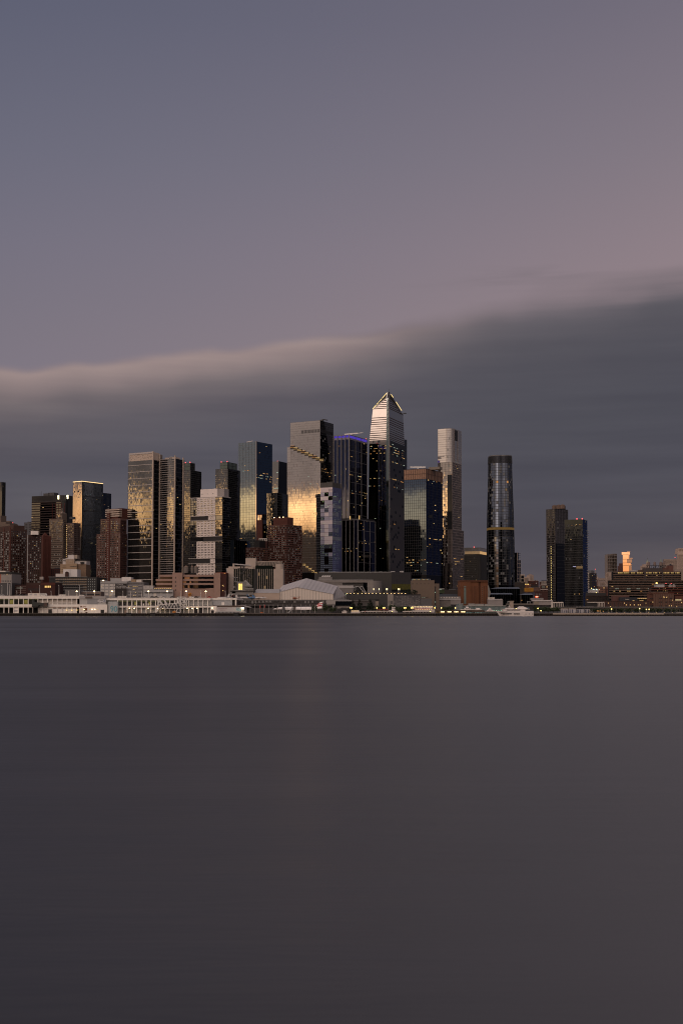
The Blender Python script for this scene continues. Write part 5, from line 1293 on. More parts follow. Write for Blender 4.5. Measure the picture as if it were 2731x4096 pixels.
for px, y in ((512.5, 2345), (531, 2345), (535, 2345), (540, 2345), (546, 2345), (531, 2357.5), (535, 2357.5), (540, 2370), (532, 2382.5), (539, 2382.5)): f.box('lit_slot', LW, px, px + 4, y - .6, y + .7, 1.2, 1.35)
f.box('billboard', mat('billboard_black', (.014, .010, .011), .6), 461, 507.5, 2334, 2391, -.6, -.1)
LT = mat('sign_white', (.62, .60, .60), .6)
for i, s_ in enumerate(('A STORAGE', 'UNIT HAS NEVER', 'COOKED YOUR SHOES')): text(s_, f.o, LT, (f.x(463.5), -.68, f.z(2339.3 + i * 6.1)), 1.62, .03, align='LEFT', sx=1.0)
b = MB()
for i in range(26): a = random.gauss(478, 6); y = random.gauss(2374, 5); b.box(f.x(a), f.x(a) + random.uniform(.2, 1.1), -.64, -.6, f.z(y), f.z(y) + random.uniform(.2, .8))
b.build('faded_picture', mat('faded_print', (.055, .042, .04), .6), f.o, 'stuff')
f.box('roof_house', SG, 437, 482, 2312, 2326, 8, 24); f.box('roof_house', mat('white_roof_house', (.58, .55, .54), .7), 484, 521, 2308, 2325, 5, 22); f.box('roof_unit', TAN, 523, 541, 2317, 2328, 4, 12); f.box('roof_unit', CREAM, 543, 564, 2319, 2328, 4, 12); f.box('railing', STEEL, 494, 516, 2318, 2325, 3.5, 3.7)
MB().cyl(f.x(414), -1, f.z(2322.5), f.z(2320.5), .6, 8).build('roof_lamp', LAMP, f.o)
f = Front('low_building', 'small pale block between the storage building and the pink offices', 594, 1390)
f.box('wall', mat('pale_plaster', (.36, .34, .33), .8), 574, 613, 2342, 2358, 0, 20); f.box('base', GREY, 574, 692, 2358, 2440, .5, 20); f.box('shutter', PGREY, 600, 608, 2371, 2385, .3, .5); f.box('shutter', CREAM, 615, 626, 2371, 2385, .3, .5); f.box('dark_canopy', BLACK, 580, 690, 2369, 2371, -1, .5)
for px in (584, 600): f.box('vent', BLACK, px, px + 1.2, 2346, 2350, -.08, .02)
# pink offices
f = Front('pink_offices', 'pinkish concrete office block with long ribbon windows', 760, 1400)
PK_ = mat('pink_concrete', (.27, .18, .15), .85); RB = glass('ribbon_glass', (.05, .05, .055), .06)
f.box('shaft', PK_, 691, 731, 2291, 2440, -3, 20); f.box('base', PK_, 731, 858, 2352, 2440, 0, 40); f.box('right_pier', PK_, 856, 882, 2291, 2440, -1.5, 40); f.box('core', BLACK, 640, 856, 2304, 2440, 1.5, 40)
f.box('side_block', mat('maroon_block', (.045, .016, .014), .85), 882, 905, 2295, 2440, 0, 40); f.box('side_crown', mat('maroon_crown', (.13, .035, .022), .85), 866, 904, 2289, 2297, 3, 30)
for px, y, w_ in ((889, 2340, 5), (890, 2361, 4), (893, 2344, 2)): f.box('lit_window', LW, px, px + w_, y, y + 3, -.1, .02)
MB().cyl(f.x(899), -.5, f.z(2295), f.z(2292.5), .8, 8).build('beacon', LO, f.o)
cy = lambda k: -2.2 * sin(pi * min(1, k))              # the right wing bulges a little
for y0, y1 in ((2299, 2307), (2316, 2324), (2332, 2340)):
    n = 14; a, c = 731, 857; b = MB()
    for i in range(n):
        p, q_ = f.x(a + (c - a) * i / n), f.x(a + (c - a) * (i + 1) / n); yy, yz = cy(i / n), cy((i + 1) / n)
        b.prism([(p, yy), (q_, yz), (q_, 3), (p, 3)], f.z(y1), f.z(y0))
    b.build('spandrel', PK_, f.o)
for y0, y1 in ((2307, 2316), (2324, 2332), (2340, 2352)):
    n = 18; a, c = 731, 857
    for i in range(n):
        p, q_ = f.x(a + (c - a) * i / n), f.x(a + (c - a) * (i + 1) / n); yy, yz = cy(i / n) + .7, cy((i + 1) / n) + .7
        gg = mat('warm_blind', (.32, .16, .07), .5) if (i in (0, 1, 2, 3) and y0 != 2324 and random.random() < .85) or (y0 == 2324 and i in (0, 1, 4)) else RB
        MB().prism([(p, yy), (q_, yz), (q_, yz + .3), (p, yy + .3)], f.z(y1), f.z(y0)).build('ribbon_pane', gg, f.o)
for y0, y1, a in ((2299, 2307, 637), (2316, 2324, 624), (2332, 2340, 624), (2349, 2355, 614)): f.box('spandrel', PK_, a, 692, y0, y1, -1, 20)
for y0, y1, a in ((2307, 2316, 640), (2324, 2332, 626), (2340, 2349, 626)): f.box('ribbon_pane', RB, a, 692, y0, y1, -.3, 1)
for i in range(4): f.box('slot_window', BLACK, 702, 705, 2307 + i * 16.5, 2315 + i * 16.5, -3.08, -2.9)
b = MB()
for i in range(9): b.box(f.x(618 + i * 8), f.x(618 + i * 8) + random.uniform(.8, 1.8), -1.1, -1.0, f.z(2355), f.z(2353))
b.build('lit_strip', LW, f.o, 'stuff')
# shield sign
SHB = mat('shield_brown', (.10, .038, .012), .5); SHG = mat('shield_gold', (.62, .26, .02), .5)
b = MB(); cx_ = f.x(761.5); w_ = f.x(768) - cx_; zt_ = f.z(2372); zb_ = f.z(2386)
sh = lambda k, d: [(cx_ - w_ * k, zt_ - d), (cx_ - w_ * k, zb_ + 1.4), (cx_ - w_ * k * .55, zb_ + .3 + d), (cx_, zb_ - .1 + d), (cx_ + w_ * k * .55, zb_ + .3 + d), (cx_ + w_ * k, zb_ + 1.4), (cx_ + w_ * k, zt_ - d), (cx_, zt_ + .35 - d)]
MB().slab(sh(1, 0), -4.3, -4.0).build('shield', SHG, f.o); MB().slab([(p[0], p[1]) for p in sh(.84, .35)], -4.36, -4.3).build('shield_face', SHB, f.o)
MB().slab([(cx_ - w_ * .8, zt_ - .35), (cx_ - w_ * .8, zt_ - 1.1), (cx_ + w_ * .2, zt_ - .7), (cx_ + w_ * .8, zt_ - .5), (cx_ + w_ * .8, zt_ - .3)], -4.4, -4.36).build('shield_swoosh', SHG, f.o)
text('ups', f.o, SHG, (cx_, -4.44, (zt_ + zb_) / 2 - .2), 2.2, .03)
for i, (px, r, y0) in enumerate(((745, 9.6, 2268), (769, 4.8, 2267), (785, 9.2, 2268))):
    o = thing('water_tank', ('wooden roof water tank, leftmost of three above the pink offices', 'narrow metal roof tank, middle of three above the pink offices', 'wooden roof water tank, rightmost of three above the pink offices')[i], 'water tank', (X(px, 2280, 1425), 1425, Z(2300, 1425)))
    rr = r / F * 1425; zz = Z(2292, 1425) - Z(2300, 1425); z1 = Z(y0, 1425) - Z(2300, 1425)
    MB().cyl(0, 0, zz, z1, rr, 14).build('barrel', mat('tank_grey_wood', (.15, .13, .12), .9, 0, .3), o); MB().cyl(0, 0, z1, z1 + 2.0, rr * 1.04, 14, .1).build('cone_roof', mat('tank_roof', (.17, .12, .095), .9), o)
    for a in (.8, 2.4, 3.9, 5.5): MB().cyl(rr * .7 * cos(a), rr * .7 * sin(a), 0, zz, .25, 5).build('leg', BLACK, o)
    for k in range(3): MB().cyl(0, 0, zz + (z1 - zz) * (k + .5) / 3, zz + (z1 - zz) * (k + .5) / 3 + .18, rr * 1.02, 14).build('hoop', DGREY, o)
# pale consulate-like block with green glass
f = Front('concrete_block', 'pale concrete block with green glass strips and a flared curved crown', 1018, 1430)
PC = mat('pale_pink_concrete', (.36, .305, .27), .85); GG = glass('green_strip_glass', (.075, .105, .095), .06)
f.box('core', BLACK, 906, 1131, 2276, 2440, .6, 40); f.box('left_wall', PC, 907, 934, 2272, 2440, -.5, 40); f.box('right_wall', PC, 1094, 1132, 2276, 2440, -.6, 40)
f.box('left_edge', GREY, 905, 908, 2273, 2440, -.7, 3)
for i in range(9): f.box('edge_window', DARKW, 905.3, 907.4, 2283 + i * 9.5, 2287 + i * 9.5, -.8, -.7)
for i in range(10):
    px = 934 + i * 7.9; f.box('glass_strip', GG, px + 1.2, px + 7.9, 2275, 2356, .1, .5); f.box('fin', PC, px, px + 1.2, 2274, 2356, -.5, .6)
f.box('recess', glass('teal_recess', (.03, .05, .06), .1), 1012, 1031, 2279, 2356, 1.5, 2)
for i in range(8):
    px = 1031 + i * 7.9
    for k in range(6): f.box('glass_pane', GG if random.random() > .05 else LD, px + 1.2, px + 7.9, 2277 + k * 13.2, 2289.4 + k * 13.2, .1, .4)
    f.box('fin', PC, px, px + 1.3, 2276, 2356, -.6, .6)
f.box('top_block', PC, 981, 1022, 2232, 2277, 4, 20); f.box('terrace', PC, 914, 1012, 2266, 2276, 1, 30); f.box('roof_frame', PC, 930, 937, 2254, 2266, 1, 4); MB().slab([(f.x(932), f.z(2258)), (f.x(1004), f.z(2263)), (f.x(1000), f.z(2259)), (f.x(937), f.z(2254))], 2, 16).build('sloped_roof', mat('roof_silver', (.36, .35, .36), .5), f.o)
f.box('upper_glass', GG, 1021, 1090, 2262, 2276, 2, 20)
b = MB(); n = 20
def arc(k, r0): a = -1.15 + 2.3 * k / n; return (f.x(1072) + r0 * sin(a), 14 - r0 * cos(a) * .55)
top_, bot_ = [arc(k, 18.4) for k in range(n + 1)], [arc(k, 15.6) for k in range(n + 1)]
for k in range(n): b.poly([(*bot_[k], f.z(2263)), (*bot_[k + 1], f.z(2263)), (*top_[k + 1], f.z(2247)), (*top_[k], f.z(2247))])
b.poly([(*p, f.z(2247)) for p in top_]); b.build('flared_crown', mat('crown_recess', (.13, .12, .115), .8), f.o)
for k in range(n + 1): b = MB(); b.bar((bot_[k][0], bot_[k][1] - .3, f.z(2263)), (top_[k][0], top_[k][1] - .3, f.z(2246)), .32); b.build('crown_rib', PC, f.o)
for za, rr_ in ((f.z(2248), 18.7), (f.z(2266), 15.8)): q_ = [arc(k, rr_) for k in range(n + 1)]; MB().prism(q_, za, za + 1.0).build('crown_ring', PC, f.o)
MB().cyl(f.x(1117), 6, f.z(2276), f.z(2256), 5.2, 14).build('round_stair', PC, f.o)

# dark red banded brick towers behind
t = Tower('brick_apartments', 'dark red brick tower with pale bands and three roof lamps', 1073, 1146, 1207, 2098, 1650, 'apartment building', th=rad(34), ymid=2220)
BANDR = mat('brick_band', (.105, .05, .04), .9)
t.core(DBRICK, inset=.3); nf = round((t.H - t.z(2350)) / 3.0)
facade(t.o, 0, -t.wl, 0, t.z(2350), t.H, 11, nf, GL_WIN, .004, .42, PALEW, .3, .012, mull=DBRICK, mw=1.1, band=BANDR, bh=1.3, bd=.8)
facade(t.o, 1, 0, t.wr, t.z(2350), t.H, 11, nf, GL_WIN, .004, .34, PALEW, .4, .008, mull=DBRICK, mw=1.3, band=BANDR, bh=1.2, bd=.5)
MB().box(-t.wl * .80, -1, 3, 17, t.H, t.z(2068)).build('penthouse', RBRICK, t.o)
for u in (-t.wl * .75, -t.wl * .45, -t.wl * .25): MB().cyl(u, 3, t.z(2068), t.z(2066), .55, 8).build('roof_lamp', LAMP, t.o)
t = Tower('brick_apartments', 'lower dark brick wing left of the banded brick tower', 984, 1032, 1074, 2190, 1640, 'apartment building', ymid=2270)
t.core(DBRICK, inset=.3); facade(t.o, 0, -t.wl, 0, t.z(2350), t.H, 8, 18, GL_WIN, .004, .3, PALEW, .4, .012, mull=DBRICK, mw=1.1, band=BANDR, bh=1.2, bd=.5); facade(t.o, 1, 0, t.wr, t.z(2350), t.H, 8, 18, GL_WIN, .004, .2, PALEW, .4, .01, mull=DBRICK, mw=1.2, band=BANDR, bh=1.2)
MB().box(-10, -1, 6, 20, t.H, t.z(2160)).build('roof_house', BLACK, t.o)
t = Tower('brick_slab', 'plain dark red brick slab beside the blue glass tower', 1027, 1049, 1066, 2080, 1720, 'apartment building', ymid=2130)
t.core(RBRICK); MB().box(-t.wl, -.5, .5, t.wr, t.H, t.z(2060)).build('glazed_top', BLACK, t.o)
facade(t.o, 0, -t.wl + .5, -1, t.H, t.z(2060), 6, 2, GL_PINK, .006, .3, PALEW, 0, 0); MB().box(-t.wl - .3, .3, -.3, t.wr, t.z(2060), t.z(2056)).build('roof_band', DBRICK, t.o)
facade(t.o, 1, t.wr * .2, t.wr, t.z(2180), t.H, 3, 9, GL_DARK, .004, .1, PALEW, .2, .02)
f = Front('roof_pavilion', 'small white roof pavilion with dark openings left of the banded brick tower', 1051, 1660)
f.box('frame', CREAM, 1035, 1067, 2153, 2164, 0, 8); front_windows(f, 1037, 1066, 2155, 2163, 4, 1, BLACK, .55, .8, -.1); f.box('core', DBRICK, 1033, 1068, 2164, 2440, .2, 20)

# ------------------------------------------------------------------ museum ship, aircraft, pavilion
f = Front('museum_ship', 'grey aircraft carrier with a glowing number 11 on its island', 1150, 1190, gz=0)
NAVG = mat('navy_grey', (.17, .165, .165), .7, 0, .25); NAVD = mat('navy_dark', (.055, .052, .052), .8, 0, .3)
b = MB(); zd = f.z(2399)
b.slab([(f.x(925), zd - 3.2), (f.x(965), zd - 6.5), (f.x(1500), zd - 6.5), (f.x(1500), zd), (f.x(925), zd)], -6, 26); b.build('flight_deck', NAVD, f.o)
b = MB(); b.rings([[(f.x(a), -2 + d, z), (f.x(1490), -2 + d, z), (f.x(1490), 22 - d, z), (f.x(a), 22 - d, z)] for a, z, d in ((985, -2, 3), (975, 5, 1), (955, zd - 6.4, 0))]); b.build('hull', mat('hull_grey', (.075, .072, .072), .75, 0, .3), f.o)
for i in range(26):
    a = 952 + i * 14; MB().box(f.x(a), f.x(a) + random.uniform(1.2, 2.6), -7, -6, zd - random.uniform(2.4, 4), zd - 1).build('deck_sponson', NAVG if random.random() < .5 else NAVD, f.o)
f.box('catwalk', NAVG, 952, 1480, 2400, 2402, -7.4, -6.05); f.box('gallery', NAVG, 1085, 1160, 2411, 2425, -3.2, -2)
f.box('gallery', NAVD, 960, 1090, 2408, 2412, -6.9, -6)
isl = [('island_base', NAVG, 916, 1012, 2381, 2398, 4, 14), ('island_deck', NAVG, 912, 985, 2373, 2381, 4.6, 13), ('island_deck', NAVD, 905, 1015, 2379, 2381.5, 3, 15), ('island_house', NAVG, 926, 1012, 2359, 2381, 5, 12), ('funnel', mat('funnel_grey', (.15, .145, .145), .7), 946, 984, 2326, 2359, 5.5, 11), ('bridge_wing', NAVG, 976, 1006, 2340, 2346, 4, 12), ('bridge_wing', NAVG, 980, 1012, 2352, 2358, 3.6, 12), ('island_house', NAVG, 918, 940, 2362, 2374, 5, 11), ('island_deck', NAVD, 918, 1020, 2363, 2365, 3.4, 14)]
for nm, m, a, c, y0, y1, d0, d1 in isl: MB().box(f.x(a), f.x(c), d0, d1, f.z(y1), f.z(y0)).build(nm, m, f.o)
MB().slab([(f.x(970), f.z(2340)), (f.x(1001), f.z(2340)), (f.x(982), f.z(2320)), (f.x(976), f.z(2322))], 5.8, 10.5).build('funnel_cap', mat('funnel_pale', (.24, .235, .24), .6), f.o)
b = MB()
for px, y0, y1 in ((968, 2262, 2330), (963, 2268, 2330), (973, 2270, 2330), (934, 2300, 2362), (944, 2316, 2330)): b.bar((f.x(px), 8, f.z(y1)), (f.x(px), 8, f.z(y0)), .22)
b.box(f.x(948), f.x(990), 7.4, 8.6, f.z(2274), f.z(2272)); b.box(f.x(960), f.x(972), 7.2, 8.8, f.z(2296), f.z(2288)); b.box(f.x(971), f.x(980), 7.2, 8.8, f.z(2284), f.z(2276)); b.bar((f.x(980), 8, f.z(2322)), (f.x(998), 8, f.z(2302)), .25); b.box(f.x(988), f.x(1000), 7.5, 8.5, f.z(2304), f.z(2294)); b.box(f.x(958), f.x(962), 7.5, 8.5, f.z(2272), f.z(2260)); b.box(f.x(971), f.x(976), 7.5, 8.5, f.z(2272), f.z(2261))
b.build('mast', BLACK, f.o)
b = MB(); b.box(f.x(926), f.x(951), 6, 6.6, f.z(2310.5), f.z(2308)); b.bar((f.x(940), 6.3, f.z(2326)), (f.x(940), 6.3, f.z(2309)), .3); b.bar((f.x(936), 6.3, f.z(2326)), (f.x(947), 6.3, f.z(2326)), .3); b.box(f.x(930), f.x(937), 5.6, 7, f.z(2352), f.z(2343)); b.build('radar_mast', NAVG, f.o)
DG = glow('numeral_gold', (1, .62, .16), 2.4)
for px in (953.3, 961.8):                                # the ship's number, outlined in lamps
    b = MB(); a, c, y0, y1 = f.x(px), f.x(px + 5.4), f.z(2359), f.z(2334.6)
    w_ = .42
    b.box(a, a + w_, 5.1, 5.3, y0, y1); b.box(c - w_, c, 5.1, 5.3, y0, y1); b.box(a, c, 5.1, 5.3, y1 - w_, y1); b.box(a, c, 5.1, 5.3, y0, y0 + w_); b.build('number_light', DG, f.o)
    MB().box(a + w_, c - w_, 5.2, 5.4, y0 + w_, y1 - w_).build('number_face', glow('numeral_amber', (1, .45, .08), .8), f.o)
def jet(px, label, m, m2, L, flip=1, fin=3.4, gz_=None, D=1183, fold=False):
    o = thing('fighter_jet', label, 'aircraft', (X(px, 2398, D), D, Z(2399, 1190) if gz_ is None else gz_))
    o.rotation_euler = (0, 0, 0 if flip > 0 else pi)
    rr = [(-L / 2, .3, 1.9), (-L * .42, .75, 1.9), (-L * .1, .95, 1.9), (L * .2, .8, 1.9), (L * .38, .5, 1.8), (L / 2, .05, 1.7)]
    b = MB(); b.rings([[(x, r * cos(a), z + r * sin(a)) for a in [2 * pi * k / 10 for k in range(10)]] for x, r, z in rr]); b.build('fuselage', m, o)
    b = MB(); b.rings([[(L * .12, r * .5 * cos(a), 2.5 + r * .6 * sin(a)) if 0 else (x, r * cos(a), 2.45 + r * sin(a)) for a in [2 * pi * k / 8 for k in range(8)]] for x, r in ((L * .08, .1), (L * .16, .5), (L * .26, .45), (L * .34, .08))]); b.build('canopy', GL_BLACK, o)
    for s_ in (-1, 1):
        if fold: MB().slab([(-L * .18, 2.0), (L * .05, 2.0), (-L * .08, 4.8), (-L * .2, 4.8)], s_ * 2.4, s_ * 2.4 + .2).build('folded_wing', m2, o)
        b = MB(); b.prism([(L * .1, s_ * .7), (-L * .25, s_ * .7), (-L * .25, s_ * L * .26), (-L * .12, s_ * L * .26)][::1 if s_ < 0 else -1], 1.9, 2.05); b.build('wing', m, o)
        b = MB(); b.prism([(-L * .36, s_ * .5), (-L * .5, s_ * .5), (-L * .5, s_ * 2.4), (-L * .44, s_ * 2.4)][::1 if s_ < 0 else -1], 2.0, 2.12); b.build('tailplane', m, o)
    MB().slab([(-L * .5, 2.3), (-L * .28, 2.5), (-L * .45, 2.3 + fin), (-L * .53, 2.3 + fin)], -.1, .1).build('fin', m2, o)
    for x, s_ in ((L * .3, 0), (-L * .1, 1.2), (-L * .1, -1.2)): MB().cyl(x, s_, 0, 1.3, .12, 5).build('gear_leg', BLACK, o)
JW = mat('jet_white', (.46, .44, .44), .5); JG = mat('jet_grey', (.24, .24, .25), .5); JB = mat('jet_blue', (.06, .14, .28), .5); JR = mat('jet_red', (.30, .035, .03), .5); JK = mat('jet_black', (.03, .03, .035), .5)
jet(892, 'white jet just right of the pier roof, leftmost of the deck aircraft', JW, JW, 13, -1)
jet(910, 'grey jet with a red fin, beside the pale post left of the ship island', JG, JR, 12, -1, 2.6)
jet(934, 'dark jet with a black fin below the glowing number 11', JG, JK, 11, -1, 3.0, fold=True)
jet(952, 'grey jet with white folded wings below the glowing number 11', JG, JW, 12, 1, 3.2, fold=True)
jet(972, 'grey jet with a white fin right of the folded-wing jet', JW, JG, 12, -1, 3.0)
jet(1012, 'blue tailed jet left of the white trainer on the flight deck', JB, JB, 12, 1, 3.0)
jet(1040, 'white and blue jet with a long nose in front of the flat tan pavilion', JW, JB, 15, 1, 2.4)
f = Front('helicopter', 'small orange helicopter parked before the white striped pavilion', 1177, 1183, gz=Z(2399, 1190))
b = MB(); b.rings([[(x, r * cos(a), 1.6 + r * sin(a)) for a in [2 * pi * k / 8 for k in range(8)]] for x, r in ((-1.8, .2), (-1.2, .9), (.4, 1.1), (1.5, .7), (5.0, .2))]); b.build('cabin', mat('helicopter_orange', (.22, .075, .04), .6), f.o)
b = MB(); b.box(-4, 4, -.15, .15, 3.1, 3.2); b.bar((0, 0, 2.4), (0, 0, 3.1), .15); b.build('rotor', BLACK, f.o); MB().slab([(4.6, 1.6), (5.4, 1.6), (5.6, 3.4), (5.0, 3.4)], -.1, .1).build('fin', M['helicopter_orange'], f.o)
for s_ in (-.8, .8): b = MB(); b.bar((-1.6, s_, .15), (1.8, s_, .15), .1); b.bar((-.8, s_, .15), (-.8, s_ * .6, .9), .08); b.bar((.9, s_, .15), (.9, s_ * .6, .9), .08); b.build('skid', BLACK, f.o)
f = Front('deck_pavilion', 'flat tan pavilion with a grey roof on the flight deck', 1065, 1196, gz=Z(2399, 1190))
f.box('wall', mat('tan_fabric', (.36, .29, .245), .8), 1013, 1118, 2372, 2399, 0, 16)
b = MB(); z0, z1 = f.z(2372), f.z(2356); b.rings([[(f.x(1012.5), -.3, z0), (f.x(1118), -.3, z0), (f.x(1118), 16.3, z0), (f.x(1012.5), 16.3, z0)], [(f.x(1026), 5, z1), (f.x(1118), 5, z1), (f.x(1118), 12, z1), (f.x(1026), 12, z1)]]); b.build('roof', mat('grey_fabric_roof', (.27, .265, .28), .7), f.o)
f = Front('striped_pavilion', 'large white fabric pavilion with vertical seams and a faceted roof', 1220, 1198, gz=Z(2399, 1190))
FAB = mat('white_fabric', (.53, .475, .43), .8, 0, .06); FABR = mat('grey_fabric', (.36, .345, .36), .75, 0, .08)
ex = [(1104, 2372), (1188, 2350), (1332, 2377)]
zf = f.z(2399)
def gable_y(px): return 2372 + (2350 - 2372) * (px - 1104) / 84 if px < 1188 else 2350 + (2377 - 2350) * (px - 1188) / 144
n = 20
for i in range(n):
    a, c = 1104 + 228 * i / n, 1104 + 228 * (i + 1) / n
    pts = [(f.x(a), 0), (f.x(c), 0), (f.x(c), f.z(gable_y(c)))] + ([(f.x(1188), f.z(2350))] if a < 1188 < c else []) + [(f.x(a), f.z(gable_y(a)))]
    MB().slab(pts, 0, .3).build('fabric_panel', FAB, f.o)
    MB().box(f.x(a) - .09, f.x(a) + .09, -.12, -.01, 0, f.z(gable_y(a))).build('seam', DGREY, f.o)
FR = [(f.x(1103), -.4, f.z(2372)), (f.x(1188), -.6, f.z(2349)), (f.x(1333), -.4, f.z(2376.5))]
BK_ = [(f.x(1126), 26, f.z(2340)), (f.x(1222), 30, f.z(2310)), (f.x(1350), 30, f.z(2342))]; RW = [(f.x(1383), 30, f.z(2382))]
b = MB(); b.poly([FR[0], FR[1], BK_[1], BK_[0]]); b.poly([FR[1], FR[2], BK_[2], BK_[1]]); b.build('roof', FABR, f.o)
b = MB(); b.poly([FR[2], (FR[2][0], -.3, 0), (f.x(1384), 30, 0), RW[0], BK_[2]]); b.build('side_wall', mat('side_fabric', (.30, .285, .29), .8), f.o)
b = MB(); b.poly([BK_[0], BK_[1], BK_[2], RW[0], (f.x(1384), 30, 0), (f.x(1110), 30, 0)]); b.poly([FR[0], BK_[0], (f.x(1110), 30, 0), (f.x(1104), 0, 0)]); b.build('rear_wall', FABR, f.o)
for i in range(1, 15):
    k = i / 15
    p = Vector(FR[0]).lerp(FR[1], k / .37) if k < .37 else Vector(FR[1]).lerp(FR[2], (k - .37) / .63); q_ = Vector(BK_[0]).lerp(BK_[1], k / .42) if k < .42 else Vector(BK_[1]).lerp(BK_[2], (k - .42) / .58)
    b = MB(); b.bar(p + Vector((0, 0, .05)), q_ + Vector((0, 0, .05)), .10); b.build('roof_seam', GREY, f.o)
for i in range(1, 6):
    k = i / 6; p = Vector(FR[2]).lerp(RW[0], k); top_ = Vector(FR[2]).lerp(BK_[2], k / .4) if k < .4 else Vector(BK_[2]).lerp(RW[0], (k - .4) / .6)
    b = MB(); b.bar((p.x, p.y - .2, 0), (p.x, p.y - .2, top_.z - .4), .1); b.build('seam', DGREY, f.o)
# supersonic jet
f = Front('supersonic_jet', 'white delta-wing airliner with a needle nose and a red and blue striped fin', 1198, 1110)
JWH = mat('airliner_white', (.74, .71, .70), .4, 0, .06); s_ = 1110 / F
prof = [(1089, 2437.5, .1), (1098, 2436, .55), (1112, 2434.5, 1.0), (1130, 2433.5, 1.4), (1180, 2433.5, 1.5), (1240, 2433.5, 1.5), (1275, 2432.5, 1.25), (1307, 2430.5, .12)]
b = MB(); b.rings([[(f.x(px), 3 + r * cos(a), f.z(py) + r * sin(a)) for a in [2 * pi * k / 12 for k in range(12)]] for px, py, r in prof]); b.build('fuselage', JWH, f.o)
z_ = f.z(2438); b = MB(); b.prism([(f.x(1140), 1.8), (f.x(1200), -2.5), (f.x(1236), -8.5), (f.x(1256), -9), (f.x(1262), 3), (f.x(1256), 15), (f.x(1236), 14.5), (f.x(1200), 8.5), (f.x(1140), 4.2)], z_ - .2, z_ + .25); b.build('delta_wing', JWH, f.o)
FZ = [(1252, 2430), (1262, 2424), (1281, 2407.5), (1289, 2407), (1292, 2429)]
MB().slab([(f.x(a), f.z(y)) for a, y in (FZ[0], (1291, 2430), FZ[3], FZ[2], FZ[1])], 2.85, 3.15).build('fin', JWH, f.o)
FR_ = mat('fin_red', (.42, .03, .045), .5); FB = mat('fin_blue', (.025, .045, .17), .5)
for pts, m in ((((1268, 2418.5), (1274, 2413.5), (1289.5, 2413), (1290, 2416), (1277, 2416.5)), FR_), (((1265, 2420.5), (1272, 2418), (1280, 2419.5), (1290.3, 2424), (1290.5, 2426.5), (1279, 2424)), FR_), (((1276, 2419), (1284, 2418.5), (1290, 2420.5), (1290.2, 2423)), FB), (((1258, 2427.5), (1270, 2424.5), (1282, 2427.5), (1275, 2429)), FR_)):
    MB().slab([(f.x(a), f.z(y)) for a, y in pts][::-1], 2.78, 2.85).build('fin_stripe', m, f.o)
for px in (1214, 1226): MB().box(f.x(px), f.x(px + 16), -3.4 if px < 1220 else 7, -1.4 if px < 1220 else 9, z_ - 1.5, z_ - .2).build('engine', JG, f.o)
for px, y in ((1118, 3), (1210, -1), (1210, 7)): MB().cyl(f.x(px), y, 0, f.z(2437), .22, 6).build('gear_leg', GREY, f.o)
b = MB()
for i in range(34): b.box(f.x(1150 + i * 2.6), f.x(1150 + i * 2.6) + .22, 1.46, 1.5, f.z(2433), f.z(2432))
b.build('cabin_window', DGREY, f.o, 'stuff'); f.box('cockpit_window', DGREY, 1104, 1109, 2432, 2433.6, 1.9, 4.1)
f = Front('boarding_stair', 'grey stair leading up to the white airliner', 1160, 1104)
MB().slab([(f.x(1150), 0), (f.x(1157), 0), (f.x(1176), f.z(2430)), (f.x(1171), f.z(2428))], -1, 1).build('stair', JG, f.o); f.box('landing', DGREY, 1128, 1140, 2428, 2453, .5, 3); f.box('door_tunnel', mat('tunnel_brown', (.09, .075, .07), .8), 1171, 1183, 2427, 2441, -.5, 1.5)
flagm = [mat('flag_red', (.28, .05, .045), .8), mat('flag_pale', (.40, .38, .37), .8)]
for i in range(16):
    px = 983 + i * 18.4
    o = thing('flagpole', ('tall white flagpole leftmost of the row before the ship', 'bare flagpole second from the left before the ship', 'bare flagpole just left of the two red flags', 'flagpole with the left one of two limp red flags', 'flagpole with the right one of two limp red flags', 'bare flagpole just right of the two red flags', 'bare flagpole left of the airliner nose tip', 'bare flagpole at the airliner cockpit', 'bare flagpole left of the boarding stair', 'bare flagpole at the boarding stair landing', 'bare flagpole right of the boarding stair', 'bare flagpole before the airliner wing', 'bare flagpole left of the round shrub by the airliner', 'bare flagpole at the round shrub by the airliner', 'bare flagpole below the striped airliner fin', 'bare flagpole rightmost of the row before the ship')[i], 'flagpole', (X(px, 2440, DQ + 8), DQ + 8, GZ), 0, 'flagpoles along the quay before the ship')
    h_ = Z(2417 if i % 2 == 0 else 2419, DQ + 8) - GZ
    MB().cyl(0, 0, 0, h_, .16, 6, .1).build('pole', mat('flagpole_white', (.34, .32, .31), .6), o)
    if i in (3, 4): MB().slab([(.1, h_ - 3.4), (.8, h_ - 3.2), (1.0, h_ - .8), (.1, h_ - .3)], -.05, .05).build('flag', flagm[0], o)
f = Front('quay_shelter', 'low white quay shelter with a sloping canopy right of the 88 lamp', 985, DQ + 14)
MB().slab([(f.x(945), f.z(2420)), (f.x(1006), f.z(2432)), (f.x(996), f.z(2426)), (f.x(970), f.z(2420))], -2, 8).build('canopy', mat('canopy_grey', (.30, .28, .27), .7), f.o); f.box('wall', NAVD, 986, 1090, 2432, 2453, 4, 8); f.box('post', STEEL, 983, 984, 2426, 2453, -1, -.7)
for a, w_, m in ((1005, 9, mat('orange_tent', (.40, .12, .05), .7)), (1042, 10, mat('orange_tent', (0, 0, 0)))):
    f.box('tent', m, a, a + w_, 2448, 2453, -1, 1) if a > 1010 else None
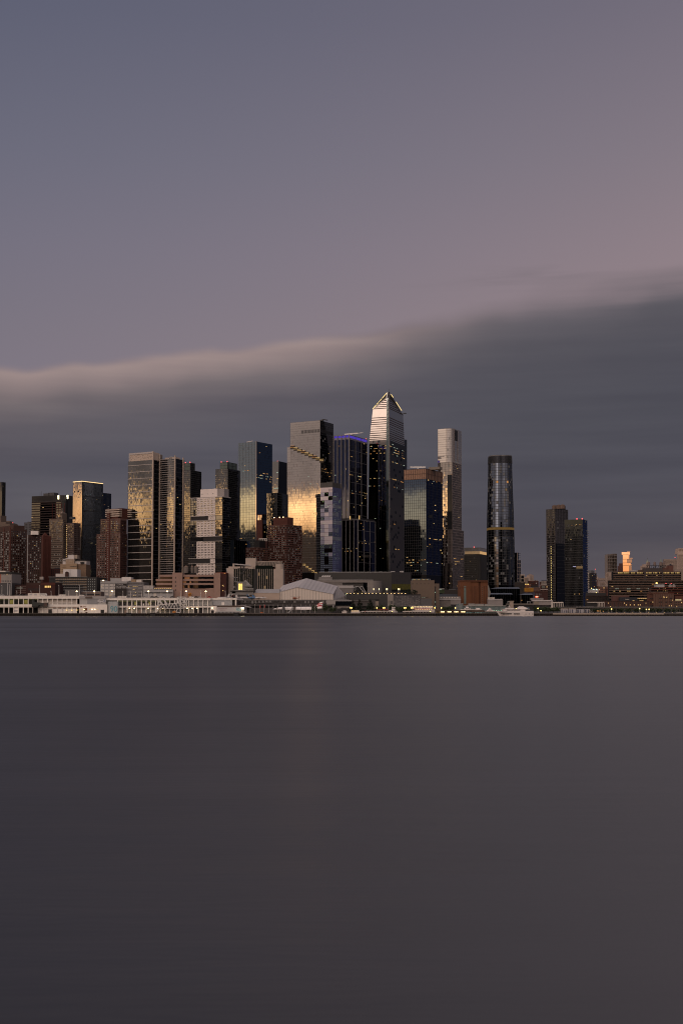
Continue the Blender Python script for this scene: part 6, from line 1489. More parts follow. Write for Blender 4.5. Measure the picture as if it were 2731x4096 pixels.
# ------------------------------------------------------------------ halls and boats in the middle
f = Front('grey_hall', 'huge dark grey windowless hall below the ribbed towers', 1450, 1340)
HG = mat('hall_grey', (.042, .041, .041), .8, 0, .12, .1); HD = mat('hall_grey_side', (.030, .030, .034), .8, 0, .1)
f.box('front_wall', HG, 1275, 1565, 2289, 2440, 0, 80); f.box('left_wing', HG, 1257, 1276, 2293, 2440, 3, 70)
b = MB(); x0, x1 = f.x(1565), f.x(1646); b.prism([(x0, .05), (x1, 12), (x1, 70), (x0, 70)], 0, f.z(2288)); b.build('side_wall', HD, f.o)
for i in range(30): f.box('wall_panel', HG, 1276 + i * 9.6, 1284.6 + i * 9.6, 2291, 2340, -.12, 0)
f.box('roof_edge', GREY, 1275, 1566, 2287.5, 2289.5, -.3, 1)
for a, c, h_ in ((1330, 1342, 2286), (1420, 1432, 2286.5), (1520, 1530, 2286), (1565, 1580, 2284), (1600, 1615, 2283)): f.box('roof_unit', GREY, a, c, h_, 2289, 6, 12)
x0, x1 = f.x(1567), f.x(1644)
for i in range(8):
    p, q_ = x0 + (x1 - x0) * i / 8, x0 + (x1 - x0) * (i + .93) / 8; yy = lambda u: 12 * (u - f.x(1565)) / (f.x(1646) - f.x(1565)) - .1
    MB().prism([(p, yy(p)), (q_, yy(q_)), (q_, yy(q_) + .3), (p, yy(p) + .3)], f.z(2358), f.z(2336)).build('hall_window', glow('hall_window_glow', (.62, .48, .14), .055), f.o)
    MB().prism([(p, yy(p)), (q_, yy(q_)), (q_, yy(q_) + .3), (p, yy(p) + .3)], f.z(2366), f.z(2358)).build('hall_window', GL_BLACK, f.o)
f = Front('roof_house', 'grey roof house with a dish-like vent behind the white striped pavilion', 1300, 1325)
f.box('house', mat('warm_grey', (.16, .15, .15), .8), 1275, 1328, 2308, 2440, 0, 12)
for a in (1286, 1295, 1304, 1313): MB().slab([(f.x(a), f.z(2307)), (f.x(a + 8), f.z(2307)), (f.x(a + 9), f.z(2301)), (f.x(a + 1), f.z(2303))], 1, 4).build('vent_hood', STEEL, f.o)
f = Front('pale_hall', 'long pale ribbed hall with a rounded right end, in front of the dark grey hall', 1420, 1310)
PH = mat('ribbed_pale_wall', (.17, .155, .148), .75, 0, .1)
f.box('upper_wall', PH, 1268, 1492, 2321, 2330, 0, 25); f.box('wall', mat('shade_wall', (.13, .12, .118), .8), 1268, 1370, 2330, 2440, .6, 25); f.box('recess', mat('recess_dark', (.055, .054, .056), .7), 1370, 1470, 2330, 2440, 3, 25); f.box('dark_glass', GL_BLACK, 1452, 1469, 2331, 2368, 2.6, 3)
f.box('end_wall', PH, 1469, 1492, 2322, 2440, -.2, 25); f.box('roof_edge', GREY, 1268, 1492, 2319, 2321, -.4, 25)
b = MB(); pts = [(f.x(1492), -.2)] + [(f.x(1492) + 10.4 * sin(a), 12 - 12.2 * cos(a)) for a in [pi / 2 * k / 8 for k in range(1, 9)]] + [(f.x(1492), 14)]; b.prism(pts, 0, f.z(2323)); b.build('round_end', mat('round_end_grey', (.15, .14, .14), .7), f.o)
for k in range(14):
    for i in range(7): MB().box(f.x(1470 + i * 3.2), f.x(1472.2 + i * 3.2), -.36, -.2, f.z(2327 + k * 4) + (i % 2) * .25, f.z(2325 + k * 4) + (i % 2) * .25).build('wall_wave', mat('wave_pale', (.28, .265, .255), .7), f.o)
f = Front('sawtooth_shed', 'long shed with two glazed sawtooth roof gables right of the striped pavilion', 1390, 1285)
SH = mat('shed_roof_pale', (.32, .31, .315), .7)
f.box('wall', mat('shed_wall', (.15, .14, .14), .8), 1320, 1412, 2352, 2440, 0, 22); f.box('roof', SH, 1310, 1413, 2342, 2352, -.4, 24)
for a, c, e in ((1412, 1432, 1463), (1436, 1448, 1464)):
    MB().slab([(f.x(a), f.z(2376)), (f.x(e), f.z(2376)), (f.x(c), f.z(2344))] if a == 1412 else [(f.x(a), f.z(2360)), (f.x(e), f.z(2372)), (f.x(c), f.z(2346))], -.1, 18).build('gable_glass', glass('gable_glass', (.10, .105, .11), .08), f.o)
    b = MB(); b.bar((f.x(c), -.3, f.z(2345)), (f.x(e), -.3, f.z(2376 if a == 1412 else 2372)), .35); b.bar((f.x(a), -.3, f.z(2350)), (f.x(c), -.3, f.z(2345)), .35); b.build('gable_frame', GREY, f.o)
for k in range(5): f.box('glazing_bar', GREY, 1414 + k * 8, 1414.5 + k * 8, 2352, 2376, -.35, -.12)
for px, y in ((1418, 2362), (1446, 2360), (1447, 2366), (1448, 2372)): f.box('inside_light', LW, px, px + 1.2, y, y + 1, -.2, -.11)
f = Front('dark_terrace_hall', 'low dark ribbed hall carrying a terrace of string lights', 1500, 1225)
DH = mat('dark_ribbed_wall', (.040, .040, .041), .7, 0, .1)
f.box('wall', DH, 1383, 1549, 2378, 2440, 0, 40); f.box('left_canopy', BLACK, 1388, 1515, 2396, 2404, -.6, .5)
for i in range(40): f.box('rib', mat('rib_grey', (.060, .060, .062), .6), 1385 + i * 4.1, 1386 + i * 4.1, 2379, 2425, -.2, 0)
f.box('tan_panel', mat('tan_loading_wall', (.25, .21, .175), .8), 1456, 1514, 2405, 2440, -1.2, 0)
f.box('pale_panel', mat('pale_sign_wall', (.215, .195, .18), .8), 1549, 1572, 2377.5, 2440, -.6, 30); f.box('wave_wall', mat('wave_wall_dark', (.058, .056, .062), .7), 1572, 1681, 2379, 2440, -.3, 40); f.box('roof_edge', BLACK, 1572, 1682, 2377, 2380, -.6, 41)
WVM = mat('wave_pale', (.28, .265, .255), .7); WV2 = mat('wave_mid', (.17, .16, .165), .7)
for k in range(12):
    for i in range(17):
        y = 2386 + k * 3.3
        if k < 7 and not (5 <= i <= 9 + k // 2) and random.random() < .8 - k * .08: continue
        MB().box(f.x(1574 + i * 6.2), f.x(1579 + i * 6.2), -.42, -.3, f.z(y + 1.1) + (i % 2) * .3, f.z(y) + (i % 2) * .3).build('wall_wave', WVM if random.random() < .25 else WV2, f.o)
text('()', f.o, BLACK, (f.x(1555), -.68, f.z(2408)), 2.6); 
for k in range(3): f.box('sign_plate', DGREY, 1560, 1570, 2404 + k * 4, 2407 + k * 4, -.68, -.6)
STR = glow('string_bulb', (1, .66, .28), 2.6)
bul = MB().cyl(0, -.6, 0, .62, .36, 7).mesh('terrace_bulb', STR)
for i in range(17): place('terrace_bulb', bul, f.o, (f.x(1388 + i * 14.6 + random.uniform(-1.5, 1.5)), 1, f.z(2375) + random.uniform(-.1, .1)))
b = MB()
for i in range(58): b.box(f.x(1418 + i * 3.4), f.x(1418 + i * 3.4) + .3, 6, 6.3, f.z(2372.5 + random.uniform(-.6, .6)), f.z(2370.5))
b.build('string_light', LD, f.o, 'stuff')
f.box('terrace_rail', BLACK, 1420, 1620, 2373, 2378, 5, 5.2)
# roof garden hedge
def foliage(name, m, parent, cx, cy, cz, rx, ry, rz_, n, s_, kind=None, seed=None, cone=False):
    r = random.Random(seed if seed is not None else random.random()); b = MB()
    for i in range(n):
        while True:
            p = Vector((r.uniform(-1, 1), r.uniform(-1, 1), r.uniform(-1, 1)))
            if cone:
                if sqrt(p.x ** 2 + p.y ** 2) < (1 - p.z) * .52 * (1 + .25 * sin(p.z * 14)) : break
            elif .25 < p.length < 1 + .25 * sin(p.x * 5 + 2 * p.z) * cos(p.y * 4): break
        c = Vector((cx + p.x * rx, cy + p.y * ry, cz + p.z * rz_)); a = Vector((r.gauss(0, 1), r.gauss(0, 1), r.gauss(0, .7))).normalized(); e = a.cross(Vector((r.gauss(0, 1), r.gauss(0, 1), r.gauss(0, 1)))).normalized()
        k = s_ * r.uniform(.6, 1.4); b.poly([c - a * k, c + e * k * .6, c + a * k, c - e * k * .6], 0 if r.random() < .7 else 1)
    return b.build(name, m, parent, kind)
LEAF = [mat('leaf_dark_green', (.030, .045, .022), .8, 0, .4), mat('leaf_green', (.050, .070, .030), .8, 0, .4)]
PINEM = [mat('conifer_green', (.014, .022, .014), .9, 0, .4), mat('conifer_dark', (.009, .014, .010), .9, 0, .4)]
TRUNK = mat('bark', (.040, .032, .026), .95)
def tree(px, ytop, ybot, wpx, D, label, conifer=False, group=None, zb=None):
    z0 = GZ if zb is None else zb
    h_ = Z(ytop, D) - z0; w_ = wpx / F * D / 2
    o = thing('conifer_tree' if conifer else 'leafy_tree', label, 'tree', (X(px, 2440, D), D, z0), 0, group)
    if conifer:
        b = MB(); b.cyl(0, 0, 0, h_ * .9, .45, 7, .08)
        for k in range(6): a = k * 1.1; zz = h_ * (.2 + .11 * k); b.bar((0, 0, zz), (w_ * .5 * (1 - k * .13) * cos(a), w_ * .5 * (1 - k * .13) * sin(a), zz + .6), .1)
        b.build('trunk', TRUNK, o)
        foliage('crown', PINEM, o, 0, 0, h_ * .56, w_ / .52 * .62, w_ / .52 * .62, h_ * .46, 900, .62, cone=True)
    else:
        b = MB(); hb = h_ * .45; b.cyl(0, 0, 0, hb, .26, 7, .16)
        for k in range(5): a = k * 1.3 + px; b.bar((0, 0, hb * .8), (w_ * .55 * cos(a), w_ * .55 * sin(a), h_ * .75), .09)
        b.build('trunk', TRUNK, o)
        foliage('crown', LEAF, o, 0, 0, h_ * .64, w_, w_ * .9, h_ * .38, 480, .5)
    return o
tree(1412, 2396, 2452, 26, DQ + 34, 'dark conifer behind the double yellow lamp, left of three', True, 'conifers on the quay')
tree(1438, 2392, 2453, 34, DQ + 26, 'tall dark conifer, middle of three on the quay', True, 'conifers on the quay')
tree(1481, 2390, 2453, 38, DQ + 20, 'dark conifer before the tan wall, right of three', True, 'conifers on the quay')
for px, yt, w_, d_, l_ in ((1258, 2421, 26, 18, 'round dark shrub tree in front of the airliner tail'), (1300, 2417, 24, 32, 'dark tree right of the airliner fin'), (1330, 2430, 30, 26, 'low dark tree beside the slanted black netting'), (1509, 2423, 16, 40, 'small tree right of the conifers'), (1527, 2420, 20, 44, 'tree between two yellow lamps by the boats'), (1562, 2419, 20, 46, 'tree below the pale sign wall'), (1576, 2421, 18, 44, 'tree left of the white boat cabin'),
                           (1596, 2426, 36, 12, 'broad low tree left of a double yellow lamp'), (1616, 2425, 34, 16, 'broad low tree behind the double yellow lamp'), (1636, 2425, 32, 12, 'broad low tree left of the lit white boat'), (1665, 2420, 16, 50, 'small tree above the lit white boat'), (1774, 2427, 22, 40, 'tree in front of the pale low hall'), (1798, 2426, 24, 40, 'tree left of the glass vault'), (1786, 2428, 18, 46, 'tree between the two near the glass vault')):
    tree(px, yt, 2453, w_, DQ + d_, l_, False, 'trees along the middle of the quay')
f = Front('roof_hedge', 'dark hedge and trees on the terrace roof left of the tan block', 1640, 1240, gz=Z(2378, 1240))
foliage('hedge_leaves', PINEM, f.o, f.x(1640), 4, 2.6, 9, 3, 3.0, 500, .6)
f = Front('roof_hedge', 'thin dark hedge on the hall roof right of the striped pavilion', 1400, 1232, gz=Z(2378, 1232)); foliage('hedge_leaves', PINEM, f.o, 0, 3, .8, 6, 2, .9, 220, .45)
for i, px in enumerate((1494, 1515.5, 1545, 1548.5, 1592.5, 1597)):
    o = thing('terrace_lamp', 'tall terrace lamp ' + ('leftmost on the hall roof', 'second from left on the hall roof', 'left of the middle pair on the hall roof', 'right of the middle pair on the hall roof', 'left of the right-hand pair on the hall roof', 'right of the right-hand pair on the hall roof')[i], 'lamp', (X(px, 2370, 1232), 1232, Z(2378, 1232)), 0, 'tall lamps on the terrace')
    h_ = Z(2354, 1232) - Z(2378, 1232); MB().cyl(0, 0, 0, h_, .12, 5).build('pole', GREY, o); b = MB(); b.box(-.32, .32, -.2, .2, h_ - 1.6, h_ + .2); b.build('lamp_head', glow('terrace_lamp_glow', (1, .82, .45), 2.2), o)
# tan block
f = Front('tan_block', 'plain tan windowless block with a slit window on its right side', 1700, 1260)
TB = mat('tan_stone', (.125, .095, .075), .85, 0, .12)
f.box('main_block', TB, 1648, 1737, 2321, 2440, 0, 30); f.box('right_block', mat('tan_stone_side', (.11, .085, .068), .85), 1737, 1756, 2334, 2440, .6, 28); f.box('slit_window', BLACK, 1738.5, 1742.5, 2346, 2431, .4, .7)
for y in (2368, 2407, 2424): f.box('slit_light', glow('green_white', (.7, 1, .75), .9), 1739.5, 1741.5, y, y + 2, .3, .4)
for i in range(5): f.box('wall_vent', mat('vent_dark', (.07, .055, .045), .8), 1649 + i * 15.6, 1653 + i * 15.6, 2333, 2337, -.06, .02)
f.box('roof_canopy', mat('canopy_slate', (.13, .135, .15), .6), 1648, 1722, 2315, 2321, 2, 12); f.box('dark_gap', BLACK, 1650, 1718, 2317, 2320.5, 1.6, 2)
for i in range(13): f.box('roof_light', LW if i % 3 else LC, 1650 + i * 5.1, 1652 + i * 5.1, 2317.5, 2319.3, 1.4, 1.6)
f = Front('grey_annex', 'grey windowless annex in front of the tan block', 1710, 1225)
f.box('wall', mat('annex_grey', (.085, .084, .088), .8), 1682, 1726, 2394, 2440, 0, 20)
for px in (1689, 1697): MB().cyl(f.x(px), -.2, f.z(2390), f.z(2388.4), .32, 7).build('lamp_head', LC, f.o)
b = MB(); b.bar((f.x(1684), .5, f.z(2390)), (f.x(1712), .5, f.z(2389)), .2); b.bar((f.x(1706), .5, f.z(2390)), (f.x(1711), .5, f.z(2387)), .25); b.build('roof_rail', BLACK, f.o)
# low pale hall, brick block, dark glass hall
f = Front('pale_low_hall', 'low pale hall with a white roof band left of the red brick block', 1800, 1290)
f.box('wall', mat('hall_taupe', (.16, .145, .135), .8), 1756, 1800, 2400, 2440, 0, 40); f.box('wall', mat('hall_taupe_light', (.22, .20, .20), .8), 1800, 1842, 2399, 2440, -.4, 40); f.box('roof_band', mat('white_roof_band', (.34, .325, .33), .7), 1756, 1842, 2395, 2400, -.8, 40); f.box('roof_units', mat('roof_box_grey', (.21, .20, .20), .8), 1756, 1842, 2386, 2395, 4, 30); f.box('dark_opening', BLACK, 1802, 1842, 2418, 2440, -.5, 0)
for i in range(7): f.box('roof_box', CREAM, 1762 + i * 11, 1767 + i * 11, 2388, 2393, 3.6, 4)
f = Front('dark_roof_hall', 'long dark blue roofed hall behind the pale low hall', 1800, 1340); f.box('wall', mat('slate_roof', (.045, .055, .075), .5), 1740, 1845, 2376, 2440, 0, 40); f.box('green_deck', LEAF[0], 1742, 1782, 2352, 2372, 20, 30); f.box('lit_canopy', LC, 1760, 1772, 2357, 2358.4, 19.6, 20); f.box('canopy_roof', GREY, 1754, 1782, 2353, 2356, 19, 24)
f = Front('brick_block', 'tall plain reddish brown brick block with narrow vertical slots', 1896, 1310)
VB = mat('orange_brown_brick', (.115, .046, .022), .85, 0, .2); VD = mat('shaded_brick', (.075, .030, .016), .85, 0, .2)
f.box('left_pier', VB, 1840, 1881, 2323, 2440, 0, 30); f.box('core', VD, 1881, 1951, 2326, 2440, 2.5, 30); f.box('middle_pier', VB, 1881, 1913, 2326, 2440, 1.0, 3); f.box('right_pier', VB, 1921, 1951, 2324, 2440, 1.0, 3); f.box('parapet', VD, 1839, 1951, 2321, 2327, -.4, 30)
f.box('glazed_slot', mat('teal_glass_slot', (.10, .14, .13), .3), 1855, 1863, 2344, 2416, -.1, .05)
for px in (1888, 1894, 1900, 1905): f.box('slot', VD, px, px + 2.6, 2344, 2412, .85, 1.05)
for px in (1927, 1935, 1943): f.box('slot', VD, px, px + 2.6, 2344, 2412, .85, 1.05)
for i in range(9):
    f.box('slot_light', mat('pale_slot_pane', (.20, .19, .16), .4), 1928.5, 1930, 2346 + i * 8, 2348.5 + i * 8, .75, .86)
f.box('stone_course', VB, 1839.5, 1882, 2349, 2351, -.25, 0)
f = Front('pale_low_hall', 'pale low hall right of the red brick block', 1980, 1300)
f.box('wall', M['hall_taupe_light'], 1951, 2010, 2400, 2440, 0, 30); f.box('roof_band', M['white_roof_band'], 1951, 2008, 2396, 2401, -.4, 30); f.box('roof_box', CREAM, 1952, 1979, 2389, 2396, 3, 8)
for i in range(5): f.box('roof_louver', DGREY, 1954 + i * 5, 1956 + i * 5, 2390.5, 2394.5, 2.9, 3.02)
f = Front('dark_glass_hall', 'sprawling black glass convention hall with sloping roof edges', 2040, 1380)
JV = glass('hall_black_glass', (.016, .024, .032), .05); JR_ = mat('sloped_roof_blue', (.10, .115, .145), .4)
def vol(a, c, yt, yb, d, k=8):
    f.box('glass_volume', JV, a, c, yt + 5, 2440, d, d + 40)
    b = MB(); z0, z1 = f.z(yt + 5), f.z(yt); b.rings([[(f.x(a) - .3, d - .3, z0), (f.x(c) + .3, d - .3, z0), (f.x(c) + .3, d + 40, z0), (f.x(a) - .3, d + 40, z0)], [(f.x(a) + k * .4, d + 5, z1), (f.x(c) - 1, d + 5, z1), (f.x(c) - 1, d + 38, z1), (f.x(a) + k * .4, d + 38, z1)]]); b.build('sloped_roof', JR_, f.o)
    for i in range(int((c - a) / 9)): f.box('glazing_bar', BLACK, a + i * 9, a + i * 9 + .6, yt + 6, yb, d - .2, d)
vol(1951, 2052, 2372, 2420, 6); vol(1984, 2090, 2348, 2420, 22, 14); vol(2089, 2130, 2374, 2420, 0)
f.box('base_wall', mat('base_taupe', (.12, .105, .095), .8), 2022, 2128, 2414, 2420, -3, 2); f.box('base_dark', BLACK, 1990, 2135, 2420, 2440, -2, 2)
for a, c in ((2028, 2040), (2106, 2120)): f.box('entrance_frame', GREY, a, c, 2405, 2416, -1.5, .5); f.box('entrance_glass', BLACK, a + 1, c - 1, 2406.5, 2415, -1.6, -1.5)
f.box('lit_exit', LO, 2083, 2087, 2400, 2402, -.4, -.1)
f = Front('slanted_wall', 'pale slanted wall slice between the brick block and the lobed tower', 1956, 1360); MB().slab([(f.x(1951), f.z(2340)), (f.x(1951), f.z(2400)), (f.x(1962), f.z(2372)), (f.x(1954), f.z(2345))][::1], 0, 6).build('wall', mat('slant_grey', (.22, .21, .20), .7), f.o)
# glass vault + glass shed
f = Front('glass_vault', 'green glass vaulted shed end on the quay', 1830, DQ + 30)
VG = mat('vault_glass', (.085, .125, .13), .3, 0, .1, 0, .6)
b = MB(); n = 8; rr_ = []
for a in range(n + 1): t_ = pi / 2 * a / n; rr_.append((f.x(1844) - (f.x(1844) - f.x(1819)) * sin(t_), (f.z(2414)) * cos(t_)))
rr_ = [(f.x(1844), 0)] + [(p, q_) for p, q_ in rr_]
MB().slab([(p, q_) for p, q_ in ([(f.x(1851), 0), (f.x(1851), f.z(2414))] + rr_[1:])], 0, 16).build('vault', VG, f.o)
for a in range(1, n): b = MB(); b.bar((rr_[a][0], -.1, rr_[a][1]), (f.x(1851), -.1, rr_[a][1]), .09); b.bar((rr_[a][0], -.1, 0), (rr_[a][0], -.1, rr_[a][1]), .09); b.build('glazing_bar', GREY, f.o)
f = Front('glass_shed', 'long low green glass shed with a pale roof edge behind the boats', 1940, DQ + 34)
f.box('glass_wall', VG, 1847, 2022, 2424, 2453, 0, 14); f.box('roof_edge', mat('pale_roof_edge', (.32, .32, .31), .6), 1846, 2023, 2422.5, 2424.5, -.6, 15)
for i in range(35): f.box('mullion', GREY, 1848 + i * 5, 1848.5 + i * 5, 2425, 2445, -.12, 0)
for a, c, h_ in ((1876, 1899, 2414), (1901, 1937, 2415), (1940, 1984, 2416)): f.box('roof_unit', mat('roof_duct_grey', (.20, .195, .19), .7), a, c, h_, 2422.5, 5, 10)
for px in (1973, 1983, 1992, 2002): f.box('green_light', glow('green_shed_light', (.55, 1, .62), 1.6), px, px + 1.6, 2441, 2442.6, -.4, -.15)
# lit boat sheds
f = Front('boat_shed', 'long dark boat shed with bright lamp strips under its eaves', 1850, DQ + 8)
f.box('roof', mat('shed_dark_roof', (.055, .042, .035), .85), 1742, 1935, 2440, 2446, -1.5, 8); f.box('rear_wall', mat('shed_lit_wall', (.26, .19, .12), .8), 1742, 1862, 2446, 2454, 3, 4)
for i in range(4):
    a = 1761 + i * 27.3; f.box('eave_lamp', glow('eave_glow', (1, .76, .38), 5), a, a + 16, 2446.6, 2448.4, -.4, .2); f.box('lit_panel', glow('lit_wall_glow', (1, .66, .26), .33), a + 2, a + 15, 2448.5, 2453, 2.7, 3)
for i in range(15): f.box('post', BLACK, 1744 + i * 8.2, 1744.6 + i * 8.2, 2446, 2456, -.8, -.5)
f.box('clutter', WOODP, 1780, 1864, 2450, 2456, -1.2, -.6)
f = Front('teal_shed', 'left of two weathered teal boat sheds', 1873, DQ + 7); f.box('wall', mat('teal_boards', (.13, .25, .27), .7, 0, .2), 1863, 1885, 2447, 2458, -.5, 5); f.box('roof', M['shed_dark_roof'], 1862, 1886, 2445, 2447.4, -1, 5); f.box('door', BLACK, 1871, 1875, 2450, 2458, -.56, -.5)
f = Front('teal_shed', 'right of two weathered teal boat sheds, with a lighter wall', 1911, DQ + 6); f.box('wall', mat('teal_boards_light', (.17, .31, .33), .7, 0, .2), 1897, 1925, 2447, 2459, -.5, 5); f.box('roof', mat('shed_brown_roof', (.07, .05, .04), .85), 1884, 1932, 2440, 2447.4, -1.2, 6); f.box('door', DGREY, 1901, 1906, 2450, 2458, -.56, -.5); f.box('window', BLACK, 1914, 1919, 2450, 2454, -.56, -.5)
f = Front('timber_jetty', 'dark brown jetty shed between the teal sheds and the white ferry', 1960, DQ + 8); f.box('roof', M['shed_brown_roof'], 1934, 1990, 2446, 2449, -1, 6); f.box('deck', WOODP, 1930, 1988, 2455, 2460, -1, 5)
for i in range(9): f.box('post', M['shed_brown_roof'], 1936 + i * 6, 1936.8 + i * 6, 2449, 2456, -.7, -.4)
# boats
BW = mat('boat_white', (.60, .56, .55), .5, 0, .06); BWIN = mat('boat_window', (.03, .028, .03), .3)
def hull(f, a, c, yt, yb, y0, y1, rake=5, stern=1, m=BW, name='hull', bow=-1):
    z0, z1 = f.z(yb), f.z(yt); ym = (y0 + y1) / 2; n = 7; b = MB()
    def ring(z, k):
        L0, L1 = f.x(a + rake * (1 - k)), f.x(c - stern * (1 - k)); up = []; dn = []
        for i in range(n + 1):
            t_ = i / n; x = L0 + (L1 - L0) * t_; w_ = (y1 - y0) / 2 * min(1, (t_ * 3.2) ** .6) * (.8 + .2 * k)
            up.append((x, ym - w_, z)); dn.append((x, ym + w_, z))
        return up + dn[::-1]
    b.rings([ring(z0 + (z1 - z0) * k, k) for k in (0, .5, 1)]); return b.build(name, m, f.o)
f = Front('white_ferry', 'white three-deck excursion ferry moored at the quay, bow to the left', 'ferry', 2060, DQ - 16, gz=0)
hull(f, 1987, 2133, 2446, 2466, 0, 11, 14, 0)
f.box('main_deck', BW, 1994, 2132, 2444.5, 2446.5, .3, 10.8); f.box('second_deck', BW, 2012, 2100, 2437, 2445, .8, 10); f.box('deck_edge', mat('deck_shadow_trim', (.14, .12, .12), .7), 2008, 2118, 2444, 2445, .5, 10.4)
f.box('top_deck', BW, 2006, 2118, 2435.6, 2437.2, .3, 10.5); f.box('rail_deck', STEEL, 2014, 2070, 2432.8, 2433.4, .6, .75)
for i in range(12): f.box('stanchion', STEEL, 2014 + i * 5, 2014.4 + i * 5, 2433, 2436, .6, .75)
MB().slab([(f.x(2066), f.z(2436)), (f.x(2112), f.z(2436)), (f.x(2104), f.z(2430)), (f.x(2092), f.z(2425.5)), (f.x(2080), f.z(2425.5))], 2, 9).build('wheelhouse', BW, f.o)
b = MB()
for i in range(17): b.box(f.x(2025 + i * 3.25), f.x(2027.2 + i * 3.25), .72, .82, f.z(2442.5), f.z(2438.8))
b.build('deck_window', BWIN, f.o, 'stuff')
b = MB()
for i in range(13): b.box(f.x(2001 + i * 3.5), f.x(2003.6 + i * 3.5), .25 if i > 4 else .9 - i * .1, .7 if i > 4 else 1.6, f.z(2456.5), f.z(2452.5))
for i in range(7): b.box(f.x(2053 + i * 3.5), f.x(2055.6 + i * 3.5), -.05, .2, f.z(2457), f.z(2453))
for px in (2100, 2115, 2127): b.box(f.x(px), f.x(px + 2.4), -.06, .2, f.z(2457), f.z(2454))
b.build('hull_window', BWIN, f.o, 'stuff')
b = MB(); b.bar((f.x(2036), 5, f.z(2436)), (f.x(2038), 5, f.z(2422)), .2); b.bar((f.x(2028), 5, f.z(2436)), (f.x(2028), 5, f.z(2429)), .2); b.box(f.x(2031), f.x(2043), 4, 6, f.z(2429), f.z(2427.4)); b.box(f.x(2024), f.x(2056), 2, 8, f.z(2436), f.z(2432)); b.build('upper_works', BW, f.o)
MB().cyl(f.x(2065.5), 4, f.z(2435), f.z(2433.6), .5, 8).build('deck_lamp', LAMPY, f.o)
f.box('blue_cover', mat('blue_cover', (.12, .17, .22), .7), 2096, 2117, 2430, 2435, 3, 9)
f = Front('stone_pylon', 'beige stone pylon standing behind the white ferry', 2046, 1180); f.box('shaft', mat('beige_stone', (.30, .245, .205), .85), 2039.5, 2052, 2406, 2440, 0, 6); f.box('cap', M['beige_stone'], 2039, 2054, 2403.5, 2406.5, -.4, 6.4)
f = Front('white_boat', 'small white passenger boat behind the teal sheds', 1880, DQ + 16, gz=0.4)
hull(f, 1842, 1925, 2437, 2448, 0, 7, 4, 1); f.box('cabin', BW, 1858, 1880, 2432, 2438, 1, 6); f.box('upper_cabin', BW, 1864, 1874, 2427, 2432, 2, 5); f.box('cabin', BW, 1905, 1919, 2432, 2438, 1, 6); f.box('cabin_window', BWIN, 1861, 1878, 2433.5, 2436, .9, 1.02)
b = MB(); b.bar((f.x(1869), 3, f.z(2427)), (f.x(1869), 3, f.z(2421)), .12); b.bar((f.x(1862), 3, f.z(2426)), (f.x(1877), 3, f.z(2424)), .12); b.build('mast', STEEL, f.o)
f = Front('white_boat', 'small white motor yacht between the jetty and the ferry', 1958, DQ + 14, gz=0.4); hull(f, 1935, 1988, 2443, 2450, 0, 5, 4, 1)
MB().slab([(f.x(1946), f.z(2443)), (f.x(1974), f.z(2443)), (f.x(1964), f.z(2437)), (f.x(1954), f.z(2437))], 1, 4).build('cabin', BW, f.o); f.box('flybridge', BW, 1954, 1963, 2433.5, 2437, 1.4, 3.6); f.box('cabin_window', BWIN, 1952, 1966, 2438.5, 2441, .9, 1.02); b = MB(); b.bar((f.x(1957), 2.5, f.z(2434)), (f.x(1959), 2.5, f.z(2428)), .1); b.build('mast', STEEL, f.o)
f = Front('lit_party_boat', 'white two-deck boat with rows of lamps behind the low trees', 1687, DQ + 20, gz=0.4)
hull(f, 1632, 1738, 2438, 2450, 0, 10, 6, 1); f.box('upper_deck', BW, 1643, 1730, 2426, 2434, .6, 9.4); f.box('roof', BW, 1638, 1731, 2423.6, 2425.6, -.3, 10); f.box('mid_rail', mat('red_rail', (.26, .05, .05), .6), 1650, 1718, 2434, 2437.5, .3, .7)
for i in range(14): MB().cyl(f.x(1647 + i * 6.2), -.1, f.z(2427.4), f.z(2426.2), .24, 6).build('deck_bulb', STR, f.o)
for i in range(8): MB().cyl(f.x(1662 + i * 9), -.1, f.z(2438.6), f.z(2437.4), .24, 6).build('deck_bulb', STR, f.o)
for px in (1652, 1675, 1690, 1699): f.box('porthole', mat('navy_mark', (.10, .10, .18), .6), px, px + 3.4, 2430, 2433, .5, .62)
b = MB(); b.bar((f.x(1660), -.2, f.z(2426)), (f.x(1670), -.2, f.z(2434)), .16); b.build('stair', DGREY, f.o)
for i, (a, c, l_) in enumerate(((1366, 1387, 'white moored boat under the slanted black netting'), (1402, 1440, 'white moored boat behind the first two conifers, with a lit cabin'))):
    f = Front('white_boat', l_, (a + c) / 2, DQ + 10, gz=0.4); hull(f, a, c, 2446, 2453, 0, 5, 2, 1); f.box('cabin', BW, a + 4, c - 4, 2441.6, 2446.4, 1, 4)
    f.box('cabin_window', LW if i else BWIN, a + 6, c - 6, 2442.8, 2445, .9, 1.02); f.box('lit_door', LW if i else BWIN, a + 4.5, a + 7, 2442, 2446, .85, 1.02)
